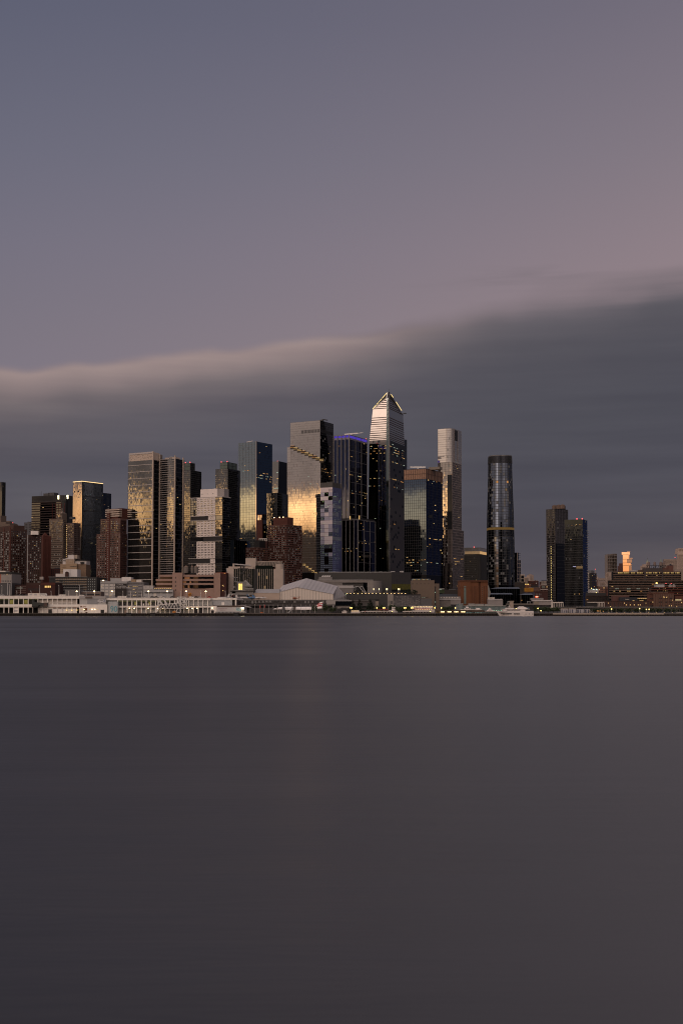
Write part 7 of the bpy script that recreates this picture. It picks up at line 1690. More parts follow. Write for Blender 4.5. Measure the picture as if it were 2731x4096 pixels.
for i, (a, c, l_) in enumerate(((1444, 1570, 'long white awning boat in front of the right conifer'), (1610, 1722, 'long white awning boat below the lit two-deck boat'))):
    f = Front('dining_boat', l_, (a + c) / 2, DQ + 9, gz=0.4); hull(f, a, c, 2447, 2456, 0, 7, 4, 1, mat('boat_grey', (.20, .18, .17), .6)); 
    b = MB(); b.slab([(f.x(a), f.z(2447)), (f.x(c), f.z(2445.5)), (f.x(c), f.z(2444)), (f.x(a + 30), f.z(2443.6)), (f.x(a), f.z(2444.6))], -.6, 7); b.build('awning', BW, f.o)
    for k in range(int((c - a) / 11)): f.box('awning_post', BW, a + 4 + k * 11, a + 4.6 + k * 11, 2446, 2452, -.4, -.2); f.box('awning_gap', BWIN, a + 6 + k * 11, a + 13 + k * 11, 2447.5, 2451, -.2, .0)
    if i == 0: f.box('red_mark', mat('boat_red', (.35, .06, .06), .6), a + 12, a + 20, 2444.4, 2445.8, -.7, -.62)
    MB().cyl(f.x(c - 2), -.5, f.z(2447), f.z(2445.6), .4, 7).build('deck_lamp', LAMPY, f.o)
f = Front('tug_boat', 'small white boat cabin left of the broad low trees', 1574, DQ + 22, gz=0.4); hull(f, 1552, 1590, 2440, 2450, 0, 6, 3, 1); f.box('cabin', BW, 1567, 1580, 2428, 2440, 1, 5); f.box('wheelhouse_window', BWIN, 1568, 1579, 2431, 2434, .9, 1.02); f.box('red_deckhouse', mat('dark_red_deck', (.14, .03, .03), .7), 1508, 1552, 2436, 2441, 2, 5)
f = Front('netting', 'slanted black netting frame left of the conifers', 1350, DQ + 16); MB().slab([(f.x(1320), 0), (f.x(1368), 0), (f.x(1406), f.z(2432)), (f.x(1368), f.z(2430))], 0, 5).build('net', mat('net_black', (.012, .012, .013), .9, 0, .4), f.o)
for k in range(5): b = MB(); b.bar((f.x(1326 + k * 9), -.2, 0), (f.x(1370 + k * 8), -.2, f.z(2431)), .12); b.build('net_pole', DGREY, f.o)
f = Front('glass_lounge', 'dark curved-roof glass lounge left of the first conifer', 1372, DQ + 60); f.box('wall', glass('lounge_glass', (.03, .04, .06), .08), 1340, 1408, 2404, 2422, 0, 12); f.box('base', NAVD, 1340, 1408, 2422, 2440, .5, 12); f.box('tan_base', mat('lounge_base', (.17, .155, .145), .8), 1348, 1410, 2426, 2434, -1, 0)
MB().slab([(f.x(1338), f.z(2405)), (f.x(1408), f.z(2405)), (f.x(1404), f.z(2401)), (f.x(1392), f.z(2398.5)), (f.x(1338), f.z(2398.5))], -1, 13).build('curved_roof', mat('lounge_roof', (.20, .195, .205), .6), f.o); f.box('white_block', mat('stair_block', (.26, .245, .24), .8), 1306, 1341, 2401, 2418, -2, 8); f.box('leg', GREY, 1331, 1335, 2418, 2440, -1, 1)
def quay_lamp(px, y, label, heads=1, D=DQ + 6, m=LAMPY):
    o = thing('quay_lamp', label, 'street lamp', (X(px, 2440, D), D, GZ), 0, 'yellow lamps along the quay'); h_ = Z(y, D) - GZ
    MB().cyl(0, 0, 0, h_, .11, 6).build('pole', GREY, o)
    for k in range(heads):
        u = (k - (heads - 1) / 2) * 1.25; MB().cyl(u, -.1, h_ - .1, h_ + .75, .42, 8).build('lamp_head', m, o)
    if heads > 1: b = MB(); b.bar((-.6, 0, h_ - .1), (.6, 0, h_ - .1), .08); b.build('cross_arm', GREY, o)
for px, y, h_, l_ in ((1404, 2433, 2, 'double yellow lamp left of the conifers'), (1507, 2433, 1, 'single yellow lamp right of the conifers'), (1535, 2433, 2, 'double yellow lamp between the conifers and broad trees'), (1619, 2433, 2, 'double yellow lamp among the broad low trees'), (1647, 2433, 2, 'double yellow lamp at the lit two-deck boat'), (1738, 2433, 1, 'yellow lamp below the slit window'), (1764, 2433, 1, 'yellow lamp before the pale low hall'), (1820, 2433, 1, 'small yellow lamp at the glass vault'),
                     (2150, 2435, 1, 'bright lamp among the trees right of the ferry'), (2162, 2444, 1, 'low lamp among the trees right of the ferry')): quay_lamp(px, y, l_, h_)
for px, l_ in ((1384, 'small green light on the hall wall right of the striped pavilion'), (1533, 'small green lamp above a double yellow lamp')):
    f = Front('green_lamp', l_, px, 1170, gz=0); MB().cyl(0, 0, f.z(2377 if px < 1400 else 2426), f.z(2375.6 if px < 1400 else 2424.6), .32, 7).build('lamp_head', glow('green_lamp_glow', (.75, 1, .5), 2), f.o); MB().cyl(0, .3, 0, f.z(2377 if px < 1400 else 2426), .1, 5).build('pole', GREY, f.o)

# ------------------------------------------------------------------ right-hand shore
f = Front('white_low_building', 'long low pale building with a flat white roof right of the convention hall', 2168, 1290)
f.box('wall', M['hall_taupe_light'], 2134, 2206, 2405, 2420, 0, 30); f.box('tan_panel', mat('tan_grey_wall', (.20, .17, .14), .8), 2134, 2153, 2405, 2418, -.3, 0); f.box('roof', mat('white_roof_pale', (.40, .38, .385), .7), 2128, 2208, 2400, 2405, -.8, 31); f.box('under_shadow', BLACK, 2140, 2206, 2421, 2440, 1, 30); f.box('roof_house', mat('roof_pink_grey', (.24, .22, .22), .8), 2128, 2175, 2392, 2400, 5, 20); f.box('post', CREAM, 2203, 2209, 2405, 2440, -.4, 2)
for i in range(9): f.box('roof_vent', DGREY, 2131 + i * 5, 2134 + i * 5, 2394, 2398, 4.9, 5.02)
f = Front('framed_shed', 'white framed shed with dark openings at the foot of the dark tower pair', 2230, 1290)
f.box('frame', CREAM, 2208, 2251, 2408, 2412, -.4, 10); f.box('core', BLACK, 2208, 2251, 2411, 2440, .4, 10)
for px in (2208, 2213, 2224, 2233, 2241, 2249): f.box('post', CREAM, px, px + 2, 2411, 2431, -.3, .3)
f.box('wall', mat('lower_pale_wall', (.26, .225, .20), .8), 2196, 2300, 2430, 2440, -1, 2)
f = Front('white_wall', 'white river wall with a dark blue painted letter h', 2307, 1120)
f.box('wall', mat('mural_white', (.33, .32, .34), .7), 2245, 2372, 2437, 2456, 0, 4)
MN = mat('mural_navy', (.03, .035, .07), .7)
text('/h', f.o, MN, (f.x(2262), -.1, f.z(2446.5)), 5.0, sx=1.3)
for a, w_ in ((2247, 2), (2276, 3), (2286, 3), (2306, 2), (2310, 3), (2318, 2), (2337, 3), (2341, 2), (2349, 3)): f.box('mural_stroke', MN, a, a + w_, 2438, 2455.5, -.12, -.02)
for a, c in ((2281, 2289), (2304, 2314), (2333, 2345)): f.box('mural_foot', MN, a - 4, c, 2453.5, 2456, -.14, -.02)
f.box('stair_rail', STEEL, 2355, 2374, 2441, 2442, -.6, -.4)
b = MB(); b.bar((f.x(2352), -.5, f.z(2443)), (f.x(2374), -.5, f.z(2452)), .25); b.bar((f.x(2352), -.5, f.z(2440)), (f.x(2374), -.5, f.z(2449)), .15); b.build('ramp', CREAM, f.o)
f = Front('elevated_walkway', 'long dark elevated walkway on slim steel columns along the right shore', 2480, 1098)
WM = mat('walkway_steel', (.065, .062, .062), .6)
f.box('deck', WM, 2232, 2770, 2428, 2432, 0, 6); f.box('rail', mat('rail_grey', (.10, .095, .095), .6), 2232, 2770, 2424.6, 2425.4, -.1, .05); f.box('beam', WM, 2232, 2770, 2432, 2433.4, .8, 1.4)
me = MB().box(-.28, .28, .8, 1.4, 0, f.z(2432)).mesh('column', WM); me2 = MB().box(-.7, .7, .6, 1.6, 0, .9).mesh('column_foot', M['rail_grey'])
for i in range(18):
    px = 2240 + i * 31.8; c_ = place('column', me, f.o, (f.x(px), 0, 0)); place('column_foot', me2, c_)
    MB().cyl(f.x(px) + .6, .4, f.z(2451.4), f.z(2450.4), .26, 6).build('foot_light', glow('foot_glow', (1, .60, .24), 1.1), f.o) if i > 4 else None
b = MB(); b.bar((f.x(2692), 1, f.z(2452)), (f.x(2716), 1, f.z(2433)), .2); b.bar((f.x(2716), 1, f.z(2452)), (f.x(2692), 1, f.z(2433)), .2); b.build('cross_brace', WM, f.o)
for i in range(75): 
    px = 2234 + i * 7; MB().box(f.x(px), f.x(px) + .12, 0, .05, f.z(2428), f.z(2425)).build('rail_post', M['rail_grey'], f.o)
for i, (px, w_) in enumerate(((2158, 26), (2176, 24), (2192, 26), (2141, 18), (2212, 24), (2228, 20))): tree(px, 2430 - 3 * (i % 2), 2453, w_, 1125 + 6 * i, 'green tree ' + ('right of the ferry behind the bright lamp', 'second right of the ferry lamp', 'before the flat white roofed building', 'directly behind the ferry stern', 'left end of the white mural wall', 'behind the left end of the mural wall')[i], False, 'trees right of the ferry')
nth = ('first', 'second', 'third', 'fourth', 'fifth', 'sixth', 'seventh', 'eighth', 'ninth', 'tenth', 'eleventh', 'twelfth', 'thirteenth')
for i in range(13): tree(2372 + i * 29 + random.uniform(-4, 4), 2434, 2453, 36, 1112 + 6 * (i % 3), 'dark green tree under the walkway, %s from its left end' % nth[i], False, 'trees under the elevated walkway')
for px, y, l_ in ((2387, 2445, 'orange lamp under the walkway left of the others'), (2392, 2445.5, 'orange lamp, second under the walkway'), (2398, 2445.6, 'orange lamp, third under the walkway'), (2411, 2447, 'orange lamp, fourth under the walkway'), (2444, 2437.5, 'white lamp under the left part of the walkway'), (2556, 2435.5, 'yellow lamp under the middle of the walkway'), (2583, 2439, 'small yellow lamp right of the middle lamp'), (2594, 2438.6, 'small yellow lamp at the red brick works')):
    quay_lamp(px, y, l_, 1, 1094, LAMPY if px > 2420 else LO)
f = Front('quay_railing', 'short pale railing under the right end of the walkway', 'railing', 2716, 1092)
for i in range(9): f.box('baluster', CREAM, 2702 + i * 4, 2703.4 + i * 4, 2450, 2454, 0, .3)
# ------------------------------------------------------------------ gap between the lobed tower and the dark pair
f = Front('framed_block', 'thin pale framed block right of the lobed tower', 2088, 1700); f.box('core', BLACK, 2081, 2097, 2300, 2440, .5, 20); f.box('frame', LSTONE, 2081, 2097, 2298, 2302, -.3, 20)
for px in (2081, 2095.5): f.box('post', LSTONE, px, px + 1.6, 2302, 2400, -.3, .5)
for k in range(6): f.box('floor_band', LSTONE, 2081, 2097, 2314 + k * 13.5, 2315.2 + k * 13.5, -.3, .5); f.box('window', GL_DARK, 2084, 2094, 2304 + k * 13.5, 2313 + k * 13.5, .2, .5)
FARST = mat('far_pale_stone', (.30, .235, .20), .9, 0, .1)
f = Front('far_building', 'far pale ribbed tower block just right of the thin framed block', 2102, 2900); f.box('block', FARST, 2095, 2107, 2308, 2440, 0, 40); f.box('block', mat('far_grey_stone', (.19, .165, .155), .9), 2106, 2114, 2312, 2440, 5, 40)
for k in range(4): f.box('rib', mat('far_rib', (.20, .15, .125), .9), 2097 + k * 2.6, 2098 + k * 2.6, 2312, 2370, -1, 0)
f = Front('far_building', 'far square pinkish tower block on the skyline right of the lobed tower', 2122, 3300); f.box('block', FARST, 2107, 2120, 2301, 2440, 0, 40); f.box('side', mat('far_stone_shade', (.225, .18, .16), .9), 2119, 2135, 2299, 2440, 6, 40); f.box('cap', M['far_stone_shade'], 2117, 2129, 2296.5, 2299, 8, 30)
def low(name, label, px0, px1, y0, D, m, nc, nr, wm, y1=None, parap=None, lit=.03):
    f = Front(name, label, (px0 + px1) / 2, D); f.box('wall', m, px0, px1, y0, 2440, 0, 30)
    f.box('parapet', parap or CONC, px0 - .4, px1 + .4, y0 - 1.4, y0, -.5, 30)
    if nc: front_windows(f, px0 + 1, px1 - 1, y0 + 3, y1 or y0 + 3 + nr * 7, nc, nr, wm, .5, .55, -.15, lit)
    return f
f = low('brick_building', 'red brick block with an uneven roof line behind the orange billboard', 2114, 2153, 2324, 1900, RBRICK, 7, 3, BLACK); f.box('roof_house', BRICK, 2140, 2152, 2321, 2324, 4, 15); f.box('pale_box', CREAM, 2142, 2146, 2331, 2335, -.8, 0)
f = low('brick_building', 'white banded brick block at the left foot of the dark tower pair', 2160, 2190, 2327, 1850, RBRICK, 0, 0, BLACK)
for k in range(4): f.box('white_band', CREAM, 2162, 2188, 2328 + k * 4.5, 2329.6 + k * 4.5, -.6, 0)
f.box('roof_house', BLACK, 2170, 2188, 2321.5, 2326, 6, 20)
f = low('brick_building', 'lit terracotta block directly above the orange billboard', 2096, 2122, 2338, 1700, mat('terracotta', (.19, .085, .05), .85), 6, 2, BLACK); 
for px in (2101, 2110): MB().cyl(f.x(px), -1, f.z(2337.6), f.z(2336), .6, 8).build('roof_lamp', LAMPY, f.o)
f = low('brick_building', 'brown brick block with a black roof hoarding', 2120, 2156, 2350, 1600, mat('brown_wall', (.10, .06, .05), .85), 0, 0, BLACK); f.box('hoarding', BLACK, 2124.5, 2152, 2341.5, 2349.5, -.6, 1)
f = low('brick_building', 'grey and brick block with green upper floor left of the dark pair', 2160, 2190, 2341, 1620, mat('plum_brick', (.11, .058, .050), .85), 5, 4, GL_DARK); f.box('green_panel', mat('grey_green_panel', (.12, .135, .12), .7), 2166, 2178, 2343, 2352, -.6, 0); f.box('pale_band', CONC, 2160, 2190, 2356, 2359, -.6, 0)
f = low('brick_building', 'dark brick warehouse with four arched windows behind the red neon', 2136, 2190, 2367, 1480, DBRICK, 0, 0, BLACK, None, BRICK)
for i in range(4): f.box('arched_window', mat('arch_pane', (.13, .12, .115), .5), 2141 + i * 6.4, 2143.6 + i * 6.4, 2374, 2381, -.2, 0)
for i in range(5): f.box('chimney', BRICK, 2137 + i * 10, 2140 + i * 10, 2362, 2366, 2, 4)
f = Front('billboard', 'large yellow orange billboard with two dark lines of print', 2115, 1420); f.box('board', glow('billboard_orange', (1, .40, .06), .16), 2096.5, 2132, 2352, 2366, 0, .6); f.box('frame', mat('billboard_frame', (.10, .06, .03), .7), 2096, 2132.5, 2351, 2367, .6, 1.2)
for y, a, c in ((2355, 2101, 2128), (2358.3, 2104, 2124), (2361.5, 2108, 2120)): f.box('print_line', mat('print_dark', (.12, .05, .02), .7), a, c, y, y + 1.1, -.08, 0)
for i in range(9): f.box('strut', mat('strut_orange', (.25, .11, .03), .7), 2099 + i * 4, 2099.8 + i * 4, 2366, 2369, .6, 1)
f.box('lower_wall', mat('dark_blue_wall', (.045, .05, .075), .8), 2096, 2138, 2369, 2440, 2, 20)
f = Front('neon_sign', 'small glowing red neon sign beside a pale lamp', 2146, 1400); f.box('sign', glow('neon_red', (1, .10, .03), 1.5), 2139.5, 2151, 2384, 2390, 0, .5); f.box('hot_stroke', glow('neon_hot', (1, .62, .40), 2.0), 2141, 2150, 2384.8, 2386.2, -.12, 0); f.box('hot_stroke', glow('neon_hot', (1, .62, .40), 2.0), 2143, 2148, 2388, 2389, -.12, 0); f.box('frame', BLACK, 2139, 2152, 2390, 2440, 0, 3); f.box('lamp', LC, 2152.5, 2154, 2384, 2388, -.2, .2)

# ------------------------------------------------------------------ right of the dark pair
t = Tower('banded_block', 'grey block with white floor bands and a dark stair wall right of the dark pair', 2340, 2366, 2379, 2292, 1750, 'office building', th=rad(30), wr=22, ymid=2340)
t.core(BLACK); facade(t.o, 0, -t.wl, -4, t.z(2352), t.H, 6, 7, GL_GREY, .004, .1, PALEW, .1, .05, band=CREAM, bh=.9, bd=.6); MB().box(-4, .1, -.4, .3, 0, t.H).build('stair_wall', BLACK, t.o)
MB().box(-t.wl, -2, 3, 18, t.H, t.z(2281)).build('roof_house', mat('slate_house', (.13, .13, .14), .7), t.o)
facade(t.o, 1, 0, t.wr, t.z(2352), t.H, 5, 7, GL_DARK, .004, .1, PALEW, .1, .03, band=BRICK, bh=.9)
low('low_building', 'low white walled building with two floodlights right of the dark pair', 2345, 2392, 2357, 1600, TWH, 0, 0, BLACK)
f = Front('floodlight', 'left white floodlight on the low white building', 2372, 1596); MB().slab([(f.x(2367), f.z(2356)), (f.x(2374), f.z(2360)), (f.x(2376), f.z(2357.5)), (f.x(2370), f.z(2355.5))], -1, 0).build('lamp_head', glow('flood_white', (.8, 1, .9), 1.3), f.o); f.box('pole', GREY, 2371, 2371.5, 2358, 2372, 0, .3)
f = Front('floodlight', 'right white floodlight on the low white building', 2385, 1596); MB().slab([(f.x(2381), f.z(2356)), (f.x(2386), f.z(2361)), (f.x(2387.5), f.z(2359)), (f.x(2384), f.z(2355.5))], -1, 0).build('lamp_head', glow('flood_white', (.8, 1, .9), 1.3), f.o); f.box('pole', GREY, 2384, 2384.5, 2360, 2372, 0, .3)
quay_lamp(2364, 2354, 'yellow lamp above the low white building', 1, 1590); quay_lamp(2384, 2372, 'yellow lamp below the two floodlights', 1, 1560)
f = low('brick_building', 'orange brick block with pale trim left of the ribbon windowed warehouse', 2392, 2430, 2345, 1750, mat('orange_brick', (.15, .08, .062), .85), 6, 3, BLACK, None, CREAM)
f = low('brick_building', 'dark low brick block with lit shop front left of the ribbon windowed warehouse', 2345, 2440, 2384, 1450, mat('soot_brick', (.030, .022, .021), .9), 8, 2, BLACK, 2402, BRICK); f.box('lit_shop', LO, 2344, 2350, 2398, 2400, -.4, -.1); f.box('upper_floor', mat('soot_grey', (.035, .034, .036), .8), 2350, 2425, 2371, 2384, 5, 25)
f = low('brick_building', 'plain maroon brick wall beside the ribbon windowed warehouse', 2425, 2460, 2356, 1560, mat('maroon_brick', (.095, .042, .036), .9), 0, 0, BLACK, None, DBRICK)
f = Front('far_building', 'far pale domed spire building with a red lamp right of the banded block', 2386, 3400); f.box('block', FARST, 2378, 2392, 2308, 2440, 0, 30); f.box('upper_block', M['far_stone_shade'], 2380, 2389, 2299, 2308, 4, 20); MB().cyl(f.x(2384), 10, f.z(2299), f.z(2277), 1.8, 6, .3).build('spire', M['far_stone_shade'], f.o); MB().cyl(f.x(2384), 10, f.z(2277), f.z(2275.5), 1.3, 6).build('beacon', RED, f.o)
MB().cyl(f.x(2385), -4, f.z(2345), f.z(2318), 12, 12, 3).build('dome', mat('brown_dome', (.10, .06, .055), .8), f.o)
f = Front('far_building', 'far long colonnaded stone building below the slender twin slabs', 2409, 3000); f.box('block', mat('far_mauve_stone', (.215, .175, .165), .9), 2393, 2426, 2312, 2440, 0, 30)
for i in range(9): f.box('column', FARST, 2396 + i * 3.2, 2397.3 + i * 3.2, 2329, 2340, -2, 0)
f.box('cornice', FARST, 2393, 2426, 2317, 2319, -2, 0)
f = Front('far_building', 'pale stepped stone tower in front of the slender twin slabs', 2438, 2500); f.box('block', FARST, 2424, 2442, 2291, 2440, 0, 30); f.box('upper_block', FARST, 2430, 2448, 2289, 2440, 4, 30); f.box('side', M['far_stone_shade'], 2442, 2452, 2296, 2440, 6, 30); f.box('dark_top', M['far_rib'], 2425, 2432, 2293, 2305, -1, 0)
for k in range(14): f.box('floor_line', M['far_stone_shade'], 2426, 2441, 2306 + k * 4.6, 2307.4 + k * 4.6, -.8, 0)
f = Front('silver_tower', 'slender far silver tower of two rippled slabs', 2449, 4200)
SR = mat('rippled_steel', (.25, .21, .19), .4, .35)
for a, c, y, d in ((2428, 2450, 2217, 0), (2452.5, 2470, 2214, 12)):
    n = 16; b = MB(); w_ = f.x(c) - f.x(a); pts = [(f.x(a) + w_ * i / n, d + 3 * sin(i * 2.2) + 2 * sin(i * 5.1)) for i in range(n + 1)]; b.prism(pts + [(f.x(c), d + 40), (f.x(a), d + 40)], 0, f.z(y)); b.build('slab', SR, f.o)
    for k in range(22): MB().box(f.x(a), f.x(c), d - 5.6, d - 4.9, f.z(2222 + k * 6.5), f.z(2220.5 + k * 6.5)).build('floor_line', mat('far_slate', (.15, .135, .13), .7), f.o) if k % 2 == 0 else None
MB().box(f.x(2450), f.x(2453), 20, 50, 0, f.z(2219)).build('core', M['far_slate'], f.o)
f = Front('brown_tower', 'dark red brown far block left of the orange stacked tower', 2482, 3600); f.box('block', mat('far_red_brown', (.075, .038, .036), .9), 2472, 2491, 2264, 2440, 0, 30); f.box('upper_block', M['far_red_brown'], 2479, 2492, 2253, 2264, 4, 30)
for k in range(6): f.box('rib', mat('far_red_rib', (.11, .055, .048), .9), 2474 + k * 3, 2475 + k * 3, 2266, 2285, -1, 0)
# the stacked tower, turned so its glass mirrors the added orange slit
f = Front('stacked_tower', 'far tower of jumbled stacked glass boxes shining orange', 2507, 3900)
GLJ = glass('sunset_glass', (.62, .52, .42), .05, .0); JD = glass('stack_side_glass', (.24, .21, .20), .1, .01)
f.o.rotation_euler = (0, 0, rad(-13))
zz = 0; zt_ = f.z(2208); i = 0; x0, x1 = f.x(2491), f.x(2524)
while zz < zt_ - 4:
    hh = random.choice((9, 12, 15, 20)); z1 = min(zt_, zz + hh); sh = random.uniform(-3.5, 3.0); spl = x0 + (x1 - x0) * random.uniform(.45, .72); tl = random.gauss(0, .004)
    b = MB(); d = random.uniform(-3, -.5); b.box(x0 + sh, spl, d, 34, zz + .5, z1 - .4); b.build('glass_box', GLJ, f.o)
    b = MB(); d2 = random.uniform(-2, 4); b.box(spl + .4, x1 + random.uniform(-6, 3), d2, 34, zz + .5, z1 - .4); b.build('glass_box', GLJ if random.random() < .5 else JD, f.o)
    if random.random() < .6: MB().box(x1 - 4, x1 + random.uniform(2, 6), 4, 20, zz + 1, zz + 5).build('balcony_box', JD, f.o)
    MB().box(x0 + 1.5, x1 - 3, 1.5, 33, z1 - .4, z1 + .5).build('slab', mat('stack_slab', (.13, .085, .065), .8), f.o); zz = z1; i += 1
MB().box(x0 + 14, x1 - 3, 6, 24, zt_, zt_ + 3).build('roof_frame', JD, f.o)
# ribbon windowed warehouse
f = Front('ribbon_warehouse', 'huge brown warehouse with long ribbon windows and a lit top floor', 2590, 1400)
WB = mat('warehouse_brown', (.080, .051, .039), .85, 0, .2); RG = glass('warehouse_glass', (.075, .072, .075), .08); RG2 = glass('warehouse_glass_pale', (.16, .155, .155), .1)
f.box('core', BLACK, 2453, 2724, 2286, 2440, 2, 80); f.box('lower_core', BLACK, 2437, 2790, 2322, 2440, 1, 82)
rows_ = [(2286, 1), (2296, 1), (2304.5, 1), (2313, 1), (2321, 0), (2331, 0), (2341, 0), (2350, 0), (2359, 0), (2369, 0), (2379, 0), (2389, 0)]
for r, (y, up) in enumerate(rows_):
    a, c = (2453, 2724) if up else (2436, 2790)
    f.box('spandrel', WB, a, c, y, y + 3.4, -.2 if up else -.8, 3); n = 46; w_ = (c - a) / n; by = rows_[r + 1][0] if r + 1 < len(rows_) else y + 10
    f.box('white_line', mat('sill_pale', (.20, .16, .14), .8), a, c, y + 3.4, y + 4.0, -.3 if up else -.9, 2)
    for i in range(n):
        q = random.random(); m = RG if q < .72 else RG2
        if r == 0 and random.random() < .86 and 2470 < a + i * w_ < 2716: m = glow('top_floor_glow', (1, .66, .22), 1.25)
        elif r == 7 and random.random() < .20: m = LC
        elif r == 8 and random.random() < .22: m = LW
        elif r == 11 and 2540 < a + i * w_ < 2596: m = LW
        elif random.random() < .02: m = random.choice((LW, LD, LO))
        lit_ = m in (LW, LO, LC, LD) or m.name == 'top_floor_glow'
        if lit_: f.box('ribbon_pane', RG, a + i * w_ + .2, a + (i + 1) * w_ - .2, y + 3.9, by, .6 if up else 0, 1.2); f.box('ceiling_light', m, a + i * w_ + .6, a + (i + 1) * w_ - (.6 if r else random.uniform(.6, 2.5)), y + 4.6, y + 4.6 + (2.0 if r in (0, 11) else random.uniform(1.2, 2.2)), .45 if up else -.15, .58 if up else -.02)
        else: f.box('ribbon_pane', m, a + i * w_ + .2, a + (i + 1) * w_ - .2, y + 3.9, by, .6 if up else 0, 1.2)
f.box('centre_block', mat('warehouse_dark', (.050, .042, .042), .85), 2578, 2652, 2272, 2287, 3, 40)
for px in (2576, 2646): f.box('dark_pier', M['warehouse_dark'], px, px + 5, 2286, 2321, -.7, 3)
f.box('roof_house', WB, 2652, 2682, 2278, 2287, 4, 25); f.box('roof_unit', GREY, 2528, 2556, 2281, 2286, 6, 16); f.box('roof_step', WB, 2556, 2578, 2279, 2286, 8, 20)
MB().cyl(f.x(2623.5), -1.6, f.z(2334), f.z(2331), .95, 10).build('wall_lamp', glow('orange_flood', (1, .62, .18), 6), f.o)
for px, y in ((2661, 2333.5), (2682, 2333)): MB().cyl(f.x(px), -1.6, f.z(y + 1.4), f.z(y), .6, 8).build('beacon', RED, f.o)
f = Front('brick_tower_house', 'dark brick roof tower house with a small pointed cap, right of the warehouse tanks', 2684, 1430); f.box('house', mat('tower_house_brick', (.11, .050, .040), .85), 2673, 2693, 2262, 2300, 0, 12); b = MB(); b.rings([[(f.x(2679), 1, f.z(2262)), (f.x(2692), 1, f.z(2262)), (f.x(2692), 9, f.z(2262)), (f.x(2679), 9, f.z(2262))], [(f.x(2685.4), 4.9, f.z(2255)), (f.x(2685.6), 4.9, f.z(2255)), (f.x(2685.6), 5, f.z(2255)), (f.x(2685.4), 5, f.z(2255))]]); b.build('pointed_cap', BLACK, f.o); f.box('step', M['tower_house_brick'], 2655, 2674, 2270, 2300, 2, 10)
for px, w_, l_ in ((2592, 6.4, 'roof water tank leftmost of four on the warehouse, below a lit cap'), (2616.5, 5.6, 'roof water tank second of four on the warehouse'), (2641, 5.8, 'roof water tank third of four, left of a touching pair'), (2653.5, 5.4, 'roof water tank rightmost of four on the warehouse')):
    o = thing('water_tank', l_, 'water tank', (X(px, 2260, 1415), 1415, Z(2273, 1415)), 0, 'water tanks on the warehouse roof'); r_ = w_ / F * 1415; z0 = Z(2262, 1415) - Z(2273, 1415); z1 = Z(2250.5, 1415) - Z(2273, 1415)
    MB().cyl(0, 0, z0, z1, r_, 12).build('barrel', mat('tank_pink_wood', (.165, .125, .115), .9, 0, .3), o); MB().cyl(0, 0, z1, z1 + 1.4, r_ * 1.03, 12, .1).build('cone_roof', mat('tank_cone', (.13, .10, .095), .9), o)
    for a in (.7, 2.3, 3.9, 5.5): MB().cyl(r_ * .75 * cos(a), r_ * .75 * sin(a), 0, z0, .2, 5).build('leg', BLACK, o)
    MB().cyl(0, 0, z0 - .4, z0, r_ * 1.15, 12).build('platform', BLACK, o)
f = Front('roof_frame', 'dark steel roof framework joining the warehouse tanks', 2618, 1418, gz=Z(2273, 1418)); f.box('beam', BLACK, 2584, 2662, 2261.5, 2263, 0, 1)
for i in range(9): b = MB(); b.bar((f.x(2585 + i * 9), .5, 0), (f.x(2590 + i * 9), .5, f.z(2262)), .22); b.build('brace', BLACK, f.o)
f = Front('spire_tower', 'far tower with a green pointed roof behind the leftmost warehouse tank', 2592, 3800); f.box('block', FARST, 2586, 2599, 2250, 2440, 0, 30); MB().cyl(f.x(2592.3), 10, f.z(2250), f.z(2238), 5.5, 8, .5).build('pointed_roof', mat('copper_green', (.16, .19, .17), .8), f.o); MB().cyl(f.x(2592.3), 10, f.z(2238), f.z(2226), .5, 5, .1).build('spire', M['far_slate'], f.o)
for k in range(6): f.box('crown_light', LW, 2586.5 + k * 2, 2587.5 + k * 2, 2247.5, 2249, -1.2, -.8)
f = Front('far_building', 'far pale stepped block left of the warehouse tanks', 2573, 3000); f.box('block', FARST, 2564, 2584, 2263, 2440, 0, 30); f.box('upper_block', FARST, 2573, 2586, 2257, 2264, 4, 26); f.box('dark_slot', M['far_rib'], 2566, 2582, 2268, 2270, -1, 0)
f = Front('spire_tower', 'thin far green spire right of the warehouse tanks', 2646, 4300); MB().cyl(0, 8, 0, f.z(2250), 7, 8).build('block', M['far_slate'], f.o); MB().cyl(0, 8, f.z(2250), f.z(2233), 5, 8, .3).build('spire', M['copper_green'], f.o)
f = Front('gridded_tower', 'far wide pale gridded office slab at the right', 2682, 3300); f.box('core', M['far_slate'], 2655, 2709, 2238, 2440, 1.5, 40)
for i in range(15): f.box('pier', FARST, 2655 + i * 3.75, 2656.5 + i * 3.75, 2238, 2300, 0, 1.5)
for k in range(12): f.box('floor_band', FARST, 2655, 2709, 2237 + k * 5.2, 2238.8 + k * 5.2, .2, 1.6)
MB().cyl(f.x(2703), 8, f.z(2237), f.z(2230), .6, 5).build('mast', BLACK, f.o); MB().cyl(f.x(2703), 8, f.z(2230), f.z(2228.6), 1.3, 6).build('beacon', RED, f.o)
f = Front('stone_tower', 'tall pale stone tower with a tapering crown cut by the right edge', 2730, 3100); STN = mat('rosy_stone', (.33, .26, .225), .9, 0, .1)
f.box('shaft', STN, 2711, 2760, 2216, 2440, 0, 30); MB().prism([(f.x(2711), .3), (f.x(2760), .3), (f.x(2760), 29), (f.x(2711), 29)], f.z(2216), f.z(2193), 0, [(f.x(2714), 3), (f.x(2757), 3), (f.x(2757), 27), (f.x(2714), 27)]).build('crown', STN, f.o)
for i in range(6): f.box('window_slot', M['far_rib'], 2713 + i * 4, 2714.6 + i * 4, 2219, 2226, -.6, 0); f.box('rib', M['far_stone_shade'], 2713 + i * 4, 2714 + i * 4, 2229, 2330, -.5, 0)
